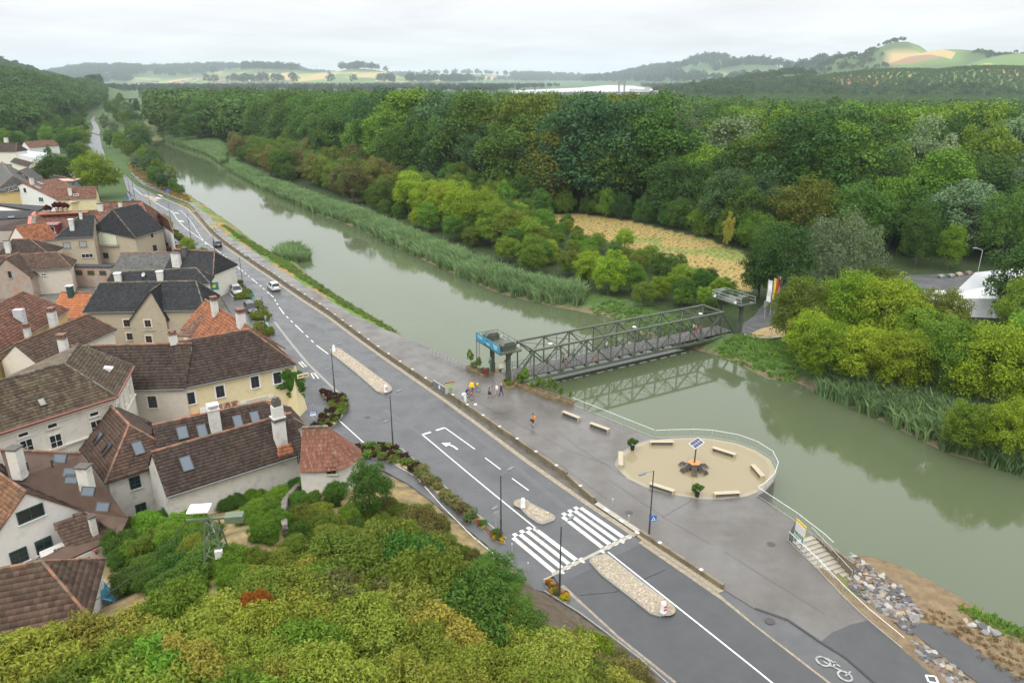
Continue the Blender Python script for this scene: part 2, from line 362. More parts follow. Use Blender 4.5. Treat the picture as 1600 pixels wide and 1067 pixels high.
def ground_material():
    m = bpy.data.materials.new('ground_cover'); m.use_nodes = True; t = m.node_tree; b = t.nodes['Principled BSDF']
    a = nn(t, 'ShaderNodeAttribute', attribute_name='cover'); g = nn(t, 'ShaderNodeNewGeometry')
    n1 = nn(t, 'ShaderNodeTexNoise'); n1.inputs['Scale'].default_value = 1.1; n1.inputs['Detail'].default_value = 9; n1.inputs['Roughness'].default_value = .7; lk(t, g.outputs['Position'], n1.inputs['Vector'])
    mr = nn(t, 'ShaderNodeMapRange'); lk(t, n1.outputs[0], mr.inputs[0]); mr.inputs[1].default_value = .3; mr.inputs[2].default_value = .7; mr.inputs[3].default_value = .62; mr.inputs[4].default_value = 1.35
    mu = nn(t, 'ShaderNodeMixRGB', blend_type='MULTIPLY'); mu.inputs[0].default_value = 1; lk(t, a.outputs['Color'], mu.inputs[1]); lk(t, mr.outputs[0], mu.inputs[2])
    mp = nn(t, 'ShaderNodeMapping'); mp.inputs['Scale'].default_value = (1/150, 1/330, 0); mp.inputs['Rotation'].default_value = (0, 0, .5); lk(t, g.outputs['Position'], mp.inputs['Vector'])
    vo = nn(t, 'ShaderNodeTexVoronoi'); vo.inputs['Scale'].default_value = 1; lk(t, mp.outputs[0], vo.inputs['Vector'])
    sx = nn(t, 'ShaderNodeSeparateColor'); lk(t, vo.outputs['Color'], sx.inputs[0])
    rp = nn(t, 'ShaderNodeValToRGB'); rp.color_ramp.interpolation = 'CONSTANT'
    e = rp.color_ramp.elements; e[0].color = (.13, .20, .06, 1); e[1].position = .2; e[1].color = (.42, .31, .14, 1)
    for p, c in ((.45, (.16, .23, .07, 1)), (.6, (.30, .30, .10, 1)), (.75, (.10, .16, .05, 1)), (.88, (.28, .17, .10, 1))): k = e.new(p); k.color = c
    lk(t, sx.outputs[0], rp.inputs[0])
    fa = nn(t, 'ShaderNodeAttribute', attribute_name='farmed')
    mi = nn(t, 'ShaderNodeMixRGB'); lk(t, fa.outputs['Fac'], mi.inputs[0]); lk(t, mu.outputs[0], mi.inputs[1]); lk(t, rp.outputs[0], mi.inputs[2])
    lk(t, mi.outputs[0], b.inputs['Base Color']); b.inputs['Roughness'].default_value = .9; b.inputs['Specular IOR Level'].default_value = .2
    bp = nn(t, 'ShaderNodeBump'); bp.inputs['Distance'].default_value = .12; bp.inputs['Strength'].default_value = .7; lk(t, n1.outputs[0], bp.inputs['Height']); lk(t, bp.outputs[0], b.inputs['Normal'])
    return m
obj('ground', gm, mat=ground_material(), kind='structure')
# ================================================================== water
def water_material(name, c, ws=.5, bs=.05, rg=.055):
    m = bpy.data.materials.new(name); m.use_nodes = True; t = m.node_tree; b = t.nodes['Principled BSDF']
    g = nn(t, 'ShaderNodeNewGeometry')
    n0 = nn(t, 'ShaderNodeTexNoise'); n0.inputs['Scale'].default_value = .03; n0.inputs['Detail'].default_value = 3; lk(t, g.outputs['Position'], n0.inputs['Vector'])
    mi = nn(t, 'ShaderNodeMixRGB'); lk(t, n0.outputs[0], mi.inputs[0]); mi.inputs[1].default_value = (*[x*.85 for x in c], 1); mi.inputs[2].default_value = (*[x*1.15 for x in c], 1)
    lk(t, mi.outputs[0], b.inputs['Base Color'])
    n1 = nn(t, 'ShaderNodeTexNoise'); n1.inputs['Scale'].default_value = ws; n1.inputs['Detail'].default_value = 5; lk(t, g.outputs['Position'], n1.inputs['Vector'])
    n2 = nn(t, 'ShaderNodeTexNoise'); n2.inputs['Scale'].default_value = .06; n2.inputs['Detail'].default_value = 3; lk(t, g.outputs['Position'], n2.inputs['Vector'])
    st = mth(t, 'MULTIPLY', n2.outputs[0], bs)
    bp = nn(t, 'ShaderNodeBump'); bp.inputs['Distance'].default_value = .05; lk(t, st, bp.inputs['Strength']); lk(t, n1.outputs[0], bp.inputs['Height']); lk(t, bp.outputs[0], b.inputs['Normal'])
    b.inputs['Roughness'].default_value = rg; b.inputs['IOR'].default_value = 1.36; b.inputs['Specular IOR Level'].default_value = .9
    return m
m = MB(); m.poly([(-700, -100, WATER_Z), (400, -100, WATER_Z), (400, 1300, WATER_Z), (-700, 1300, WATER_Z)])
m.build('river_water', water_material('river_water', (.086, .107, .056)), kind='structure')
# reservoir far upstream, behind the dam
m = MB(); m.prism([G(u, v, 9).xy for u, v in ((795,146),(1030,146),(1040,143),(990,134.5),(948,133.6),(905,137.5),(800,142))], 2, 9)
m.build('reservoir', water_material('reservoir_water', (.46, .48, .49), .05, .3, .5), kind='structure')  # near-white base colour carries the sky reflection of the rippled water
# ================================================================== road, paths, promenade
ASPH = mat('wet_asphalt', (.080, .081, .082), .31, .10, .9, .25, 90, rvar=.12, c2=(.066, .067, .069), c2s=.22, c2t=.55)
ASPH2 = mat('dark_patch_asphalt', (.062, .063, .066), .42, .12, 1.2, .3, 80, rvar=.12)
ASPHF = mat('path_asphalt', (.105, .105, .105), .45, .14, 1.5, .3, 80, rvar=.12, c2=(.085, .085, .088), c2s=.3)
PROM = mat('wet_promenade', (.135, .126, .114), .27, .10, .5, .2, 70, rvar=.24, c2=(.098, .087, .076), c2s=.09, c2t=.52)
CONC = mat('weathered_concrete', (.20, .165, .11), .75, .22, 1.3, .3, 20, c2=(.12, .10, .068), c2s=.9, c2t=.55)
CONCL = mat('pale_concrete', (.36, .33, .27), .7, .18, 2, .2, 40)
KERB = mat('granite_kerb', (.27, .26, .24), .7, .25, 6, .3, 40)
COBB = mat('cobble_strip', (.24, .21, .165), .75, .4, 9, .5, 25, c2=(.36, .29, .19), c2s=2.5, c2t=.53)
GRAV = mat('gravel_bed', (.33, .28, .205), .85, .4, 6, .6, 18)
STONEG = mat('gravel_stone', (.37, .315, .24), .8, .25, 4, .0, island=.38)
PAINT = mat('road_paint', (.78, .78, .76), .55, .06, 5, .1, 60, c2=(.62, .61, .58), c2s=3, c2t=.62)
PAINTW = mat('worn_paint', (.62, .60, .52), .6, .12, 4, .1, 60, c2=(.40, .39, .35), c2s=2.2, c2t=.55)
RL = [(1120,1120),(1054,1067),(965,996),(913,948),(873,912),(863,897),(791,842),(749,807),(718,781),(684,751),(656,727),(628,702),(600,694),(556,696),(520,664),(541,640),(536,618),(518,602),(481,566),(453,532),(426,497),(393,462),(362,432),(330,398),(300,374),(284,366),(262,349),(244,334),(214,312),(199,298),(192,276),(170,258),(146,240),(138,226),(141,213),(146,207)]
RR = [(1420,1150),(1300,1067),(1180,975),(1130,935),(1000,846),(991,838),(909,783),(881,763),(825,724),(741,661),(693,626),(670,610),(600,561),(565,536),(537,515),(509,494),(481,476),(453,457),(425,437),(394,416),(377,404),(347,383),(327,366),(304,339),(292,326),(250,308),(213,290),(200,278),(181,262),(166,246),(160,232),(158,222),(156,212),(155,206)]
def strip(left, right, z, n=160):
    def res(pl):
        P = [G(u, v, z) for u, v in pl]; L = [0]
        for i in range(1, len(P)): L.append(L[-1]+(P[i]-P[i-1]).length)
        out = []
        for k in range(n):
            t = L[-1]*k/(n-1); i = max(j for j in range(len(L)) if L[j] <= t+1e-6); i = min(i, len(P)-2)
            out.append(P[i].lerp(P[i+1], (t-L[i])/max(L[i+1]-L[i], 1e-6)))
        return out
    return res(left), res(right)
def flatpoly(mb, pts, z, m=0): mb.poly([(p[0], p[1], z) for p in pts], m)
def sheet(name, px, mat_, z, parent=None, thick=.0, **kw):
    m = MB(); pts = [G(u, v, z) for u, v in px]
    m.prism([p.xy for p in pts], z-max(thick, .02), z); return m.build(name, mat_, parent, **kw)
m = MB(); m.prism([G(u, v, 0).xy for u, v in RL+list(reversed(RR))], -.25, 0.0)
road = m.build('road', ASPH, kind='structure')
# far continuation of the road
m = MB(); m.prism([G(u, v, .5).xy for u, v in ((143,207),(146,200),(143,194),(141,188),(146,182),(149,182),(147,188),(153,196),(157,206),(155,211))], -.3, .5)
m.build('road', ASPH, kind='structure')
# newer darker asphalt south of the crossing, older bands
m = MB(); flatpoly(m, [G(u, v) for u, v in ((873,913),(1000,850),(1130,940),(1296,1067),(1058,1067),(968,996),(915,947))], .004)
m.build('asphalt_patch', ASPH2, road)
# ---- left side: pavements and parking apron (town side)
PAVE_L = [(1054,1067),(965,996),(913,948),(873,912),(818,916),(905,962),(960,1000),(1050,1072)]
sheet('pavement', [(1054,1067),(965,996),(913,948),(873,914),(845,903),(818,918),(850,924),(905,958),(948,990),(1000,1030),(1040,1072),(1075,1090)], ASPHF, .07, kind='structure', thick=.3)
sheet('side_path', [(863,897),(791,842),(749,808),(718,782),(684,752),(656,728),(628,703),(600,696),(560,698),(560,730),(600,735),(640,757),(700,803),(760,850),(818,916)], ASPHF, .05, kind='structure', thick=.3)
sheet('town_street', [(518,602),(541,620),(546,640),(520,664),(560,697),(545,730),(480,700),(440,640),(430,600),(400,560),(380,520),(330,440),(310,420),(300,395),(250,380),(205,330),(198,300),(214,312),(244,334),(262,349),(284,366),(300,374),(330,398),(362,432),(393,462),(426,497),(453,532),(481,566)], ASPHF, -.012, kind='structure', thick=.2)
# ---- promenade
PZ = .08
PROM_PX = [(204,270),(214,283),(250,300),(294,317),(310,331),(331,358),(351,375),(389,402),(425,426),(453,446),(481,464),(509,482),(537,503),(565,524),(600,550),(676,600),(695,612),(884,741),(929,780),(1000,834),(1130,920),(1180,951),(1231,969),(1281,1003),(1321,1028),(1380,1079),(1490,1079),
           (1472,1067),(1410,1014),(1354,967),(1315,930),(1276,888),(1232,846),(1234,832),(1243,815),(1182,775),(1196,768),(1208,752),(1213,735),(1204,718),(1180,703),(1150,692),(1110,685),(1085,683),(1040,683),(1024,686),(930,647),(892,632),(805,603),(770,585),(727,571),(681,547),(660,539),(600,514),(549,490),(498,459),(470,442),(422,411),(408,400),(372,378),(352,366),(338,352),(328,338),(300,318),(275,309),(255,297),(225,284),(208,270)]
m = MB(); m.prism([G(u, v, PZ).xy for u, v in PROM_PX], -3.0, PZ)
prom = m.build('promenade', PROM, kind='structure')
m = MB(); flatpoly(m, [G(u, v, PZ) for u, v in ((1281,1003),(1321,1028),(1380,1079),(1486,1079),(1472,1067),(1410,1014),(1356,969),(1330,975),(1300,988))], PZ+.004)
m.build('asphalt_patch', ASPH2, prom)
# old joints in the promenade surface
JNT = mat('tar_joint', (.05, .05, .05), .5)
def line_on(parent, name, px, w, mat_, z=PZ, dz=.005):
    m = MB(); P = [G(u, v, z) for u, v in px]; L = []; R = []
    for i, p in enumerate(P):
        d = (P[min(i+1, len(P)-1)]-P[max(i-1, 0)]); d.z = 0; d.normalize(); n = Vector((-d.y, d.x, 0))*w/2
        L.append(p+n); R.append(p-n)
    for i in range(len(P)-1):
        m.poly([(q.x, q.y, z+dz) for q in (L[i], R[i], R[i+1], L[i+1])])
    return m.build(name, mat_, parent)
for px in (((700,607),(745,628),(880,700),(955,728)), ((868,672),(905,700),(1000,760)), ((1035,808),(1075,785),(1090,770)), ((1130,860),(1200,905),(1290,960)), ((945,745),(1040,810),(1110,850)), ((780,668),(860,715),(962,790))):
    line_on(prom, 'joint', px, .06, JNT)
# ================================================================== road markings (children of the road)
def plan(u, v): return G(u, v, 0)
def dashes(px, lens, w=.13):
    """walk along a polyline painting (on, off) runs in metres"""
    P = [plan(*p) for p in px]; seg = []; pos = 0.0
    tot = sum((P[i+1]-P[i]).length for i in range(len(P)-1))
    def at_(t):
        for i in range(len(P)-1):
            l = (P[i+1]-P[i]).length
            if t <= l or i == len(P)-2: return P[i].lerp(P[i+1], t/l)
            t -= l
    k = 0
    while pos < tot:
        on, off = lens[k % len(lens)]; e = min(tot, pos+on); n = max(1, int((e-pos)/4))
        m = MB()
        pts = [at_(pos+(e-pos)*i/n) for i in range(n+1)]
        for i in range(n):
            d = (pts[i+1]-pts[i]).normalized(); nn_ = Vector((-d.y, d.x, 0))*w/2
            a, b = pts[i], pts[i+1]
            m.poly([(q.x, q.y, .008) for q in (a+nn_, a-nn_, b-nn_, b+nn_)])
        m.build('lane_line', PAINT, road)
        pos = e+off; k += 1
dashes([(660,679),(757,760),(841,828)], [(999, 0)], .14)
dashes([(950,862),(1100,981),(1208,1067),(1260,1110)], [(999, 0)], .14)
dashes([(695,668),(742,701.5)], [(999, 0)], .13)
dashes([(758,715),(782,733)], [(999, 0)], .13)
dashes([(800,747),(826,766)], [(999, 0)], .13)
dashes([(660,679),(698,667)], [(1.2, .75)], .32)
dashes([(513,553),(495,540),(470,516),(440,487),(427,464),(400,441),(372,418),(346,396)], [(5, 1.6), (1.3, 1.6), (1.3, 1.6)], .15)
dashes([(346,396),(327,383),(303,366),(289,356),(276,342),(270,332),(262,327)], [(999, 0)], .15)
dashes([(322,382),(308,362),(302,352),(296,343),(290,336),(282,329)], [(1.8, 1.5)], .18)
dashes([(262,328),(240,315),(222,305),(208,293)], [(999, 0)], .16)
dashes([(282,329),(268,330)], [(1, .8)], .25)
dashes([(527,654),(571,694)], [(999, 0)], .12)
# turn arrows
def arrow(px, w, head):
    P = [plan(*p) for p in px]; m = MB()
    for i in range(len(P)-1):
        d = (P[i+1]-P[i]).normalized(); n = Vector((-d.y, d.x, 0))*w/2
        m.poly([(q.x, q.y, .008) for q in (P[i]+n, P[i]-n, P[i+1]-n, P[i+1]+n)])
    d = (P[-1]-P[-2]).normalized(); n = Vector((-d.y, d.x, 0)); a = P[-1]
    m.poly([(q.x, q.y, .009) for q in (a+n*head*.55, a-n*head*.55, a+d*head)])
    m.build('turn_arrow', PAINT, road)
arrow([(715,702),(709,697.5),(704,695.3),(701,694.6)], .24, 1.0)
arrow([(287,347),(285,345.8),(283.5,345.5)], .3, 1.2); arrow([(279,334),(277.5,333.2),(276,333)], .3, 1.2)
# zebra crossing
def jx(x, y): return (700+x/3.475, 760+y/3.475)
def zebra(a1, a2, b1, b2):
    A1, A2, B1, B2 = (plan(*jx(*p)) for p in (a1, a2, b1, b2))
    n = 4; tot = n*.52+(n-1)*.48
    def q(s, t): return A1.lerp(A2, s).lerp(B1.lerp(B2, s), t)
    pos = 0
    for k in range(n):
        s0 = pos/tot; s1 = (pos+.52)/tot
        m = MB(); m.poly([(p.x, p.y, .008) for p in (q(s0, 0), q(s1, 0), q(s1, 1), q(s0, 1))]); m.build('zebra_stripe', PAINT if k % 2 else PAINTW, road)
        g0 = s1; g1 = (pos+1.0)/tot
        if k < n:
            for (t0, t1, sh) in ((-.095, -.01, -.48), (1.01, 1.095, 0), ):
                a0 = g0+(sh*2.08/tot if sh else 0); a1_ = g1+(sh*2.08/tot if sh else 0)
                if sh: a0, a1_ = s0-.0+ .0, s1
                m = MB(); m.poly([(p.x, p.y, .008) for p in (q(a0, t0), q(a1_, t0), q(a1_, t1), q(a0, t1))]); m.build('marking_block', PAINT, road)
            m = MB(); c0, c1 = (g0+g1)/2-.06, (g0+g1)/2+.0; m.poly([(p.x, p.y, .0085) for p in (q(g0, -.185), q(g1, -.185), q(g1, -.10), q(g0, -.10))])
            if k < n-1: m.build('marking_block', PAINT, road)
        pos += 1.0
zebra((632,182), (748,124), (828,335), (960,270))
zebra((362,297), (496,235), (566,468), (705,392))
# flood-barrier sill across the road, with steel plates
sill = sheet('flood_sill', [jx(*p) for p in ((415,562),(1020,262),(1045,245),(1032,235),(1010,250),(405,548))], CONCL, .012)
sill.parent = road
for x, y in ((505,514),(620,465),(730,407),(838,353),(945,300)):
    m = MB(); c = plan(*jx(x, y)); d = (plan(*jx(1020, 256))-plan(*jx(410, 555))).normalized(); a = math.atan2(d.y, d.x)
    m.box((c.x, c.y, .018), (.28, .5, .01), a); m.build('steel_plate', PAINTW, sill)
# crossing landing on the promenade side
ldg = sheet('flood_sill', [jx(*p) for p in ((795,95),(1022,248),(1046,236),(815,82))], CONCL, PZ+.012); ldg.parent = prom
for x, y in ((860,131),(942,190),(1028,254)):
    m = MB(); c = plan(*jx(x, y)); m.box((c.x, c.y, PZ+.02), (.28, .5, .012), .6); m.build('steel_plate', PAINT, ldg)
# cobbled strip between road and wall
def ribbon(name, px, w0, w1, mat_, z, thick, side=1, **kw):
    """strip of given width beside a pixel polyline"""
    P = [G(u, v, 0) for u, v in px]; A = []; B = []
    for i, p in enumerate(P):
        d = (P[min(i+1, len(P)-1)]-P[max(i-1, 0)]); d.z = 0; d.normalize(); n = Vector((-d.y, d.x, 0))*side
        A.append((p+n*w0).xy); B.append((p+n*w1).xy)
    m = MB()
    for i in range(len(P)-1):
        m.prism([A[i], A[i+1], B[i+1], B[i]], z-thick, z)
    return m.build(name, mat_, **kw)
KE = [(1300,1067),(1180,975),(1130,935),(1000,846),(991,838)]
ribbon('cobble_strip', RR[5:26], -.15, .45, COBB, .03, .2, -1, kind='structure')
ribbon('cobble_strip', RR[1:5], -.25, .25, COBB, .02, .2, -1, kind='structure')
ribbon('gravel_margin', RR[2:6], .3, 1.0, GRAV, .025, .2, -1, kind='structure')
ribbon('cobble_strip', [(1054,1067),(965,996),(913,948),(878,915)], -.2, .2, COBB, .03, .2, 1, kind='structure')
ribbon('kerb', [(791,842),(749,807),(718,781),(684,751),(656,727),(628,702),(600,694),(556,696)], -.08, .1, KERB, .1, .3, 1, kind='structure')
ribbon('kerb', [(1050,1075),(1000,1030),(948,990),(905,958),(850,924)], -.06, .06, KERB, .14, .3, 1, kind='structure')
ribbon('kerb', [(541,640),(540,626),(530,614),(518,603),(481,567),(453,533),(430,503)], -.1, .3, KERB, .02, .2, 1, kind='structure')
ribbon('path_edge', [(600,716),(650,745),(690,790),(740,840),(790,880)], -.05, .05, PAINTW, .055, .03, 1, kind='structure')
ribbon('drain_channel', [(1180,951),(1231,969),(1281,1003),(1321,1028),(1380,1079)], -.1, .1, mat('dark_channel', (.04, .04, .04), .6), PZ+.012, .03, 1, kind='structure')
sheet('cycle_lane', [(1122,926),(1132,922),(1180,949),(1231,967),(1281,1001),(1321,1026),(1395,1089),(1345,1100),(1300,1067),(1180,975)], ASPHF, .03, kind='structure', thick=.3)
for px in (((600,640),(720,720),(800,790)),((690,640),(800,725),(905,810)),((560,600),(470,520),(400,450)),((450,470),(540,540),(640,610)),((965,890),(1080,985),(1170,1067)),((1010,860),(1120,945),(1250,1050))): line_on(road, 'wear_track', px, .7, mat('worn_wheel_track', (.088, .089, .09), .36, .1, 1), 0, .003)
for px in (((424,500),(470,505),(520,520)),((650,640),(690,625)),((905,930),(960,925),(1040,890)),((500,580),(540,590),(560,570))): line_on(road, 'crack_seal', px, .05, JNT, 0, .004)
# bicycle symbols painted on the lower promenade
def ringpaint(mb, c, ax, r, ry, w, z, n=20):
    for k in range(n):
        t0, t1 = 2*math.pi*k/n, 2*math.pi*(k+1)/n
        f = lambda t, q: c+ax[0]*math.cos(t)*(r+q)+ax[1]*math.sin(t)*(ry+q)
        mb.poly([(p.x, p.y, z) for p in (f(t0, -w/2), f(t0, w/2), f(t1, w/2), f(t1, -w/2))])
m = MB(); ax0 = (G(1327,1062)-G(1278,1029)).normalized(); ax1 = Vector((-ax0.y, ax0.x, 0))
c0 = G(1286,1034); c1 = G(1320,1057)
ringpaint(m, c0, (ax0, ax1), .5, .42, .16, PZ+.012); ringpaint(m, c1, (ax0, ax1), .5, .42, .16, PZ+.012)
for a, b in ((c0, c0.lerp(c1, .45)+ax1*.1), (c0.lerp(c1, .45)+ax1*.1, c1+ax1*.4), (c0+ax1*.5, c0.lerp(c1, .6)+ax1*.55), (c0.lerp(c1, .45)+ax1*.1, c0.lerp(c1, .3)+ax1*.7), (c1, c1+ax1*.75)):
    d = (b-a).normalized(); n = Vector((-d.y, d.x, 0))*.07; m.poly([(p.x, p.y, PZ+.013) for p in (a+n, a-n, b-n, b+n)])
m.build('bicycle_symbol', mat('faint_paint', (.40, .40, .38), .6, .2, 3, c2=(.2, .2, .2), c2s=3, c2t=.52), prom)
m = MB(); c0 = G(1456,1062); 
for k in range(4):
    t = math.pi/2*k; a = c0+Vector((math.cos(t+.6)*.45, math.sin(t+.6)*.45, 0)); b = c0+Vector((math.cos(t+.6+1.571)*.45, math.sin(t+.6+1.571)*.45, 0))
    d = (b-a).normalized(); n = Vector((-d.y, d.x, 0))*.07; m.poly([(p.x, p.y, PZ+.013) for p in (a+n, a-n, b-n, b+n)])
m.build('path_symbol', PAINT, prom)
# manhole covers
IRON = mat('cast_iron', (.07, .06, .055), .6, .2, 8, .4, 40)
def manhole(u, v, par, z, r=.4, square=False):
    m = MB(); c = G(u, v, z)
    if square: m.box((c.x, c.y, z+.006), (1.1, 1.0, .012), .75)
    else: m.lathe((c.x, c.y, z), [(r, 0), (r, .012), (r*.85, .014), (0.01, .014)], 18)
    m.build('manhole_cover', IRON, par)
for u, v in ((574,652),): manhole(u, v, road, .0)
for u, v in ((983,801),(1205,850),(1203,970)): manhole(u, v, prom, PZ)
spth = bpy.data.objects['side_path']
manhole(663,755,spth,.05,square=True); manhole(731,816,spth,.05,square=True); manhole(718,805,spth,.05,.35)
# ================================================================== the flood wall between road and promenade
WT = .55
def wall_run(px, label, h=WT, seg=4.0):
    P = [G(u, v, PZ) for u, v in px]
    root = thing('flood_wall', label, 'wall', P[0], group='concrete flood walls along the road')
    tot = [0]
    for i in range(1, len(P)): tot.append(tot[-1]+(P[i]-P[i-1]).length)
    def at_(t):
        i = max(j for j in range(len(tot)) if tot[j] <= t+1e-6); i = min(i, len(P)-2); return P[i].lerp(P[i+1], (t-tot[i])/(tot[i+1]-tot[i]))
    n = max(1, round(tot[-1]/seg))
    for k in range(n):
        a = at_(tot[-1]*k/n); b = at_(tot[-1]*(k+1)/n); d = (b-a).normalized(); b = b-d*.02
        m = MB(); m.beam((a.x, a.y, h/2-.1), (b.x, b.y, h/2-.1), .32, h+.2); m.build('wall_panel', CONC, root, bevel=.015)
        c = a.lerp(b, .5); m = MB(); m.box((c.x, c.y, h+.008), (.28, .34, .016), math.atan2(d.y, d.x)); m.build('steel_plate', PAINT, root)
    return root
wall_run([(206,272),(222,289),(250,301.5),(292,318)], 'far run of concrete flood wall up the valley road')
wall_run([(306,330),(329,358),(349,376),(387,404)], 'concrete flood wall beside the dark car on the bend')
wall_run([(391,406),(425,428),(453,448),(481,466),(509,484),(537,505),(565,526),(600,552),(676,602)], 'long concrete flood wall passing the driving white car')
wall_run([(697,614),(760,657),(822,700),(886,744)], 'concrete flood wall opposite the walkers, ending before the crossing')
wall_run([(886,745),(929,782)], 'short low concrete flood wall just above the crossing', .42)
wall_run([(1001,834),(1065,876),(1130,919)], 'concrete flood wall below the crossing, foot of a lamp', .5)
# end blocks
for u, v in ((676,603),(884,744),(929,782),(1130,919),(385,402)):
    pass
# ================================================================== vegetation
LEAF = leafmat('foliage')
BARK = mat('bark', (.10, .08, .06), .9, .3, 3, .4, 12)
def leaf_quads(C_, N_, S_, rng, aspect=.62):
    """C_ centres, N_ normals, S_ sizes -> folded diamond leaves"""
    n = len(C_); a = rng.normal(size=(n, 3)); t = np.cross(N_, a); t /= np.linalg.norm(t, axis=1)[:, None]+1e-9
    b = np.cross(N_, t); s = S_[:, None]
    V = np.stack([C_-t*s, C_+b*s*aspect+N_*s*.12, C_+t*s, C_-b*s*aspect+N_*s*.12], 1).reshape(-1, 3)
    Q = np.arange(n*4).reshape(n, 4); return V, Q
def crown(name, rx, rz, zc, nl, npl, leaf, seed, lump=.34, flat=1.0, top=0.0, droop=0.0, shell=(.45, 1.0), fluff=0.0, aspect=.62):
    rng = np.random.default_rng(seed)
    d = rng.normal(size=(nl*3, 3)); d /= np.linalg.norm(d, axis=1)[:, None]
    d = d[d[:, 2] > -.75][:nl]; r = shell[0]+(shell[1]-shell[0])*rng.random(len(d))**.6
    wid = 1-top*np.clip(d[:, 2]*r, 0, 1)               # narrow upward
    c = np.stack([d[:, 0]*rx*r*wid, d[:, 1]*rx*r*wid, zc+d[:, 2]*rz*r], 1)
    # uneven outline: push whole sectors in and out
    ang = np.arctan2(d[:, 1], d[:, 0]); wob = 1+.16*np.sin(ang*3+seed)+.10*np.sin(ang*5+seed*2+d[:, 2]*4)
    c[:, 0] *= wob; c[:, 1] *= wob
    lr = rx*lump*(.6+.7*rng.random(len(c)))
    cs, ns, ss = [], [], []
    for i in range(len(c)):
        k = int(npl*(.7+.6*rng.random())); e = rng.normal(size=(k, 3)); e /= np.linalg.norm(e, axis=1)[:, None]
        e[:, 2] = np.where(e[:, 2] < -.35, -e[:, 2], e[:, 2])
        p = c[i]+e*lr[i]*np.array([1, 1, flat])*(.72-.3*fluff+(.34+.75*fluff)*rng.random((k, 1)))
        p[:, 2] -= droop*rng.random(k)*lr[i]
        nrm = e+rng.normal(size=(k, 3))*(.55+.4*fluff)+np.array([0, 0, .35]); nrm /= np.linalg.norm(nrm, axis=1)[:, None]
        cs.append(p); ns.append(nrm); ss.append(leaf*(.55+.8*rng.random(k)))
    cs = np.concatenate(cs); ns = np.concatenate(ns); ss = np.concatenate(ss)
    # drop leaves buried well inside other lumps
    keep = np.ones(len(cs), bool)
    for i in range(len(c)):
        q = (cs-c[i])/np.array([1, 1, flat]); keep &= (q*q).sum(1) > (lr[i]*(.62-.3*fluff))**2
    V, Q = leaf_quads(cs[keep], ns[keep], ss[keep], rng, aspect)
    return npmesh(name, V, Q, [LEAF])
def trunk(name, h, r, rx, zc, rz, seed, limbs=6):
    rng = np.random.default_rng(seed); m = MB()
    lean = rng.normal(size=2)*.03*h
    m.tube([(0, 0, -.6), (lean[0]*.3, lean[1]*.3, h*.3), (lean[0], lean[1], h*.8)], [r*1.2, r*.85, r*.25], 7)
    for k in range(limbs):
        a = 2*math.pi*(k+rng.random()*.6)/limbs; z0 = max(h*.15, zc-rz*.75)+rng.random()*rz*.5; l = rx*(.55+.35*rng.random())
        m.tube([(lean[0]*z0/h, lean[1]*z0/h, z0), (math.cos(a)*l*.5, math.sin(a)*l*.5, z0+l*.35), (math.cos(a)*l, math.sin(a)*l, z0+l*.8)], [r*.42, r*.28, r*.08], 5)
    return m.mesh(name, [BARK])
# ================================================================== the lift bridge
STEEL = mat('green_grey_steel', (.082, .098, .072), .55, .25, 2.5, .15, 20, c2=(.15, .135, .105), c2s=1.2, c2t=.62)
STEELD = mat('dark_steel', (.06, .065, .06), .5, .2, 3, .1, 20)
DECK = mat('wet_deck', (.115, .105, .10), .42, .15, 3, .2, 30, rvar=.15)
GALV = mat('galvanised_steel', (.50, .52, .52), .4, .1, 4, metal=.3)
WHITEP = mat('white_paint', (.78, .78, .77), .5, .05, 3)
BS = G(803, 597)+Vector((-.05, .1, 0)); BE = G(1153, 521)+Vector((-.30, .55, 0))
bd = (BE-BS); bd.z = 0; BL = bd.length; bd.normalize(); bn = Vector((-bd.y, bd.x, 0))
BW, BT = 4.7, 4.15
def bp_(t, n, z): return BS+bd*t+bn*n+Vector((0, 0, z-BS.z))
bridge = thing('truss_bridge', 'grey green steel truss footbridge crossing the river arm', 'bridge', BS)
def bm_(name, a, b, w, h, mt=STEEL, par=None, up=(0, 0, 1)):
    m = MB(); m.beam(a, b, w, h, up=up); return m.build(name, mt, par or bridge)
tn = [0, 3.4]+[3.4+k*(BL-6.8)/8 for k in range(1, 9)]+[BL]
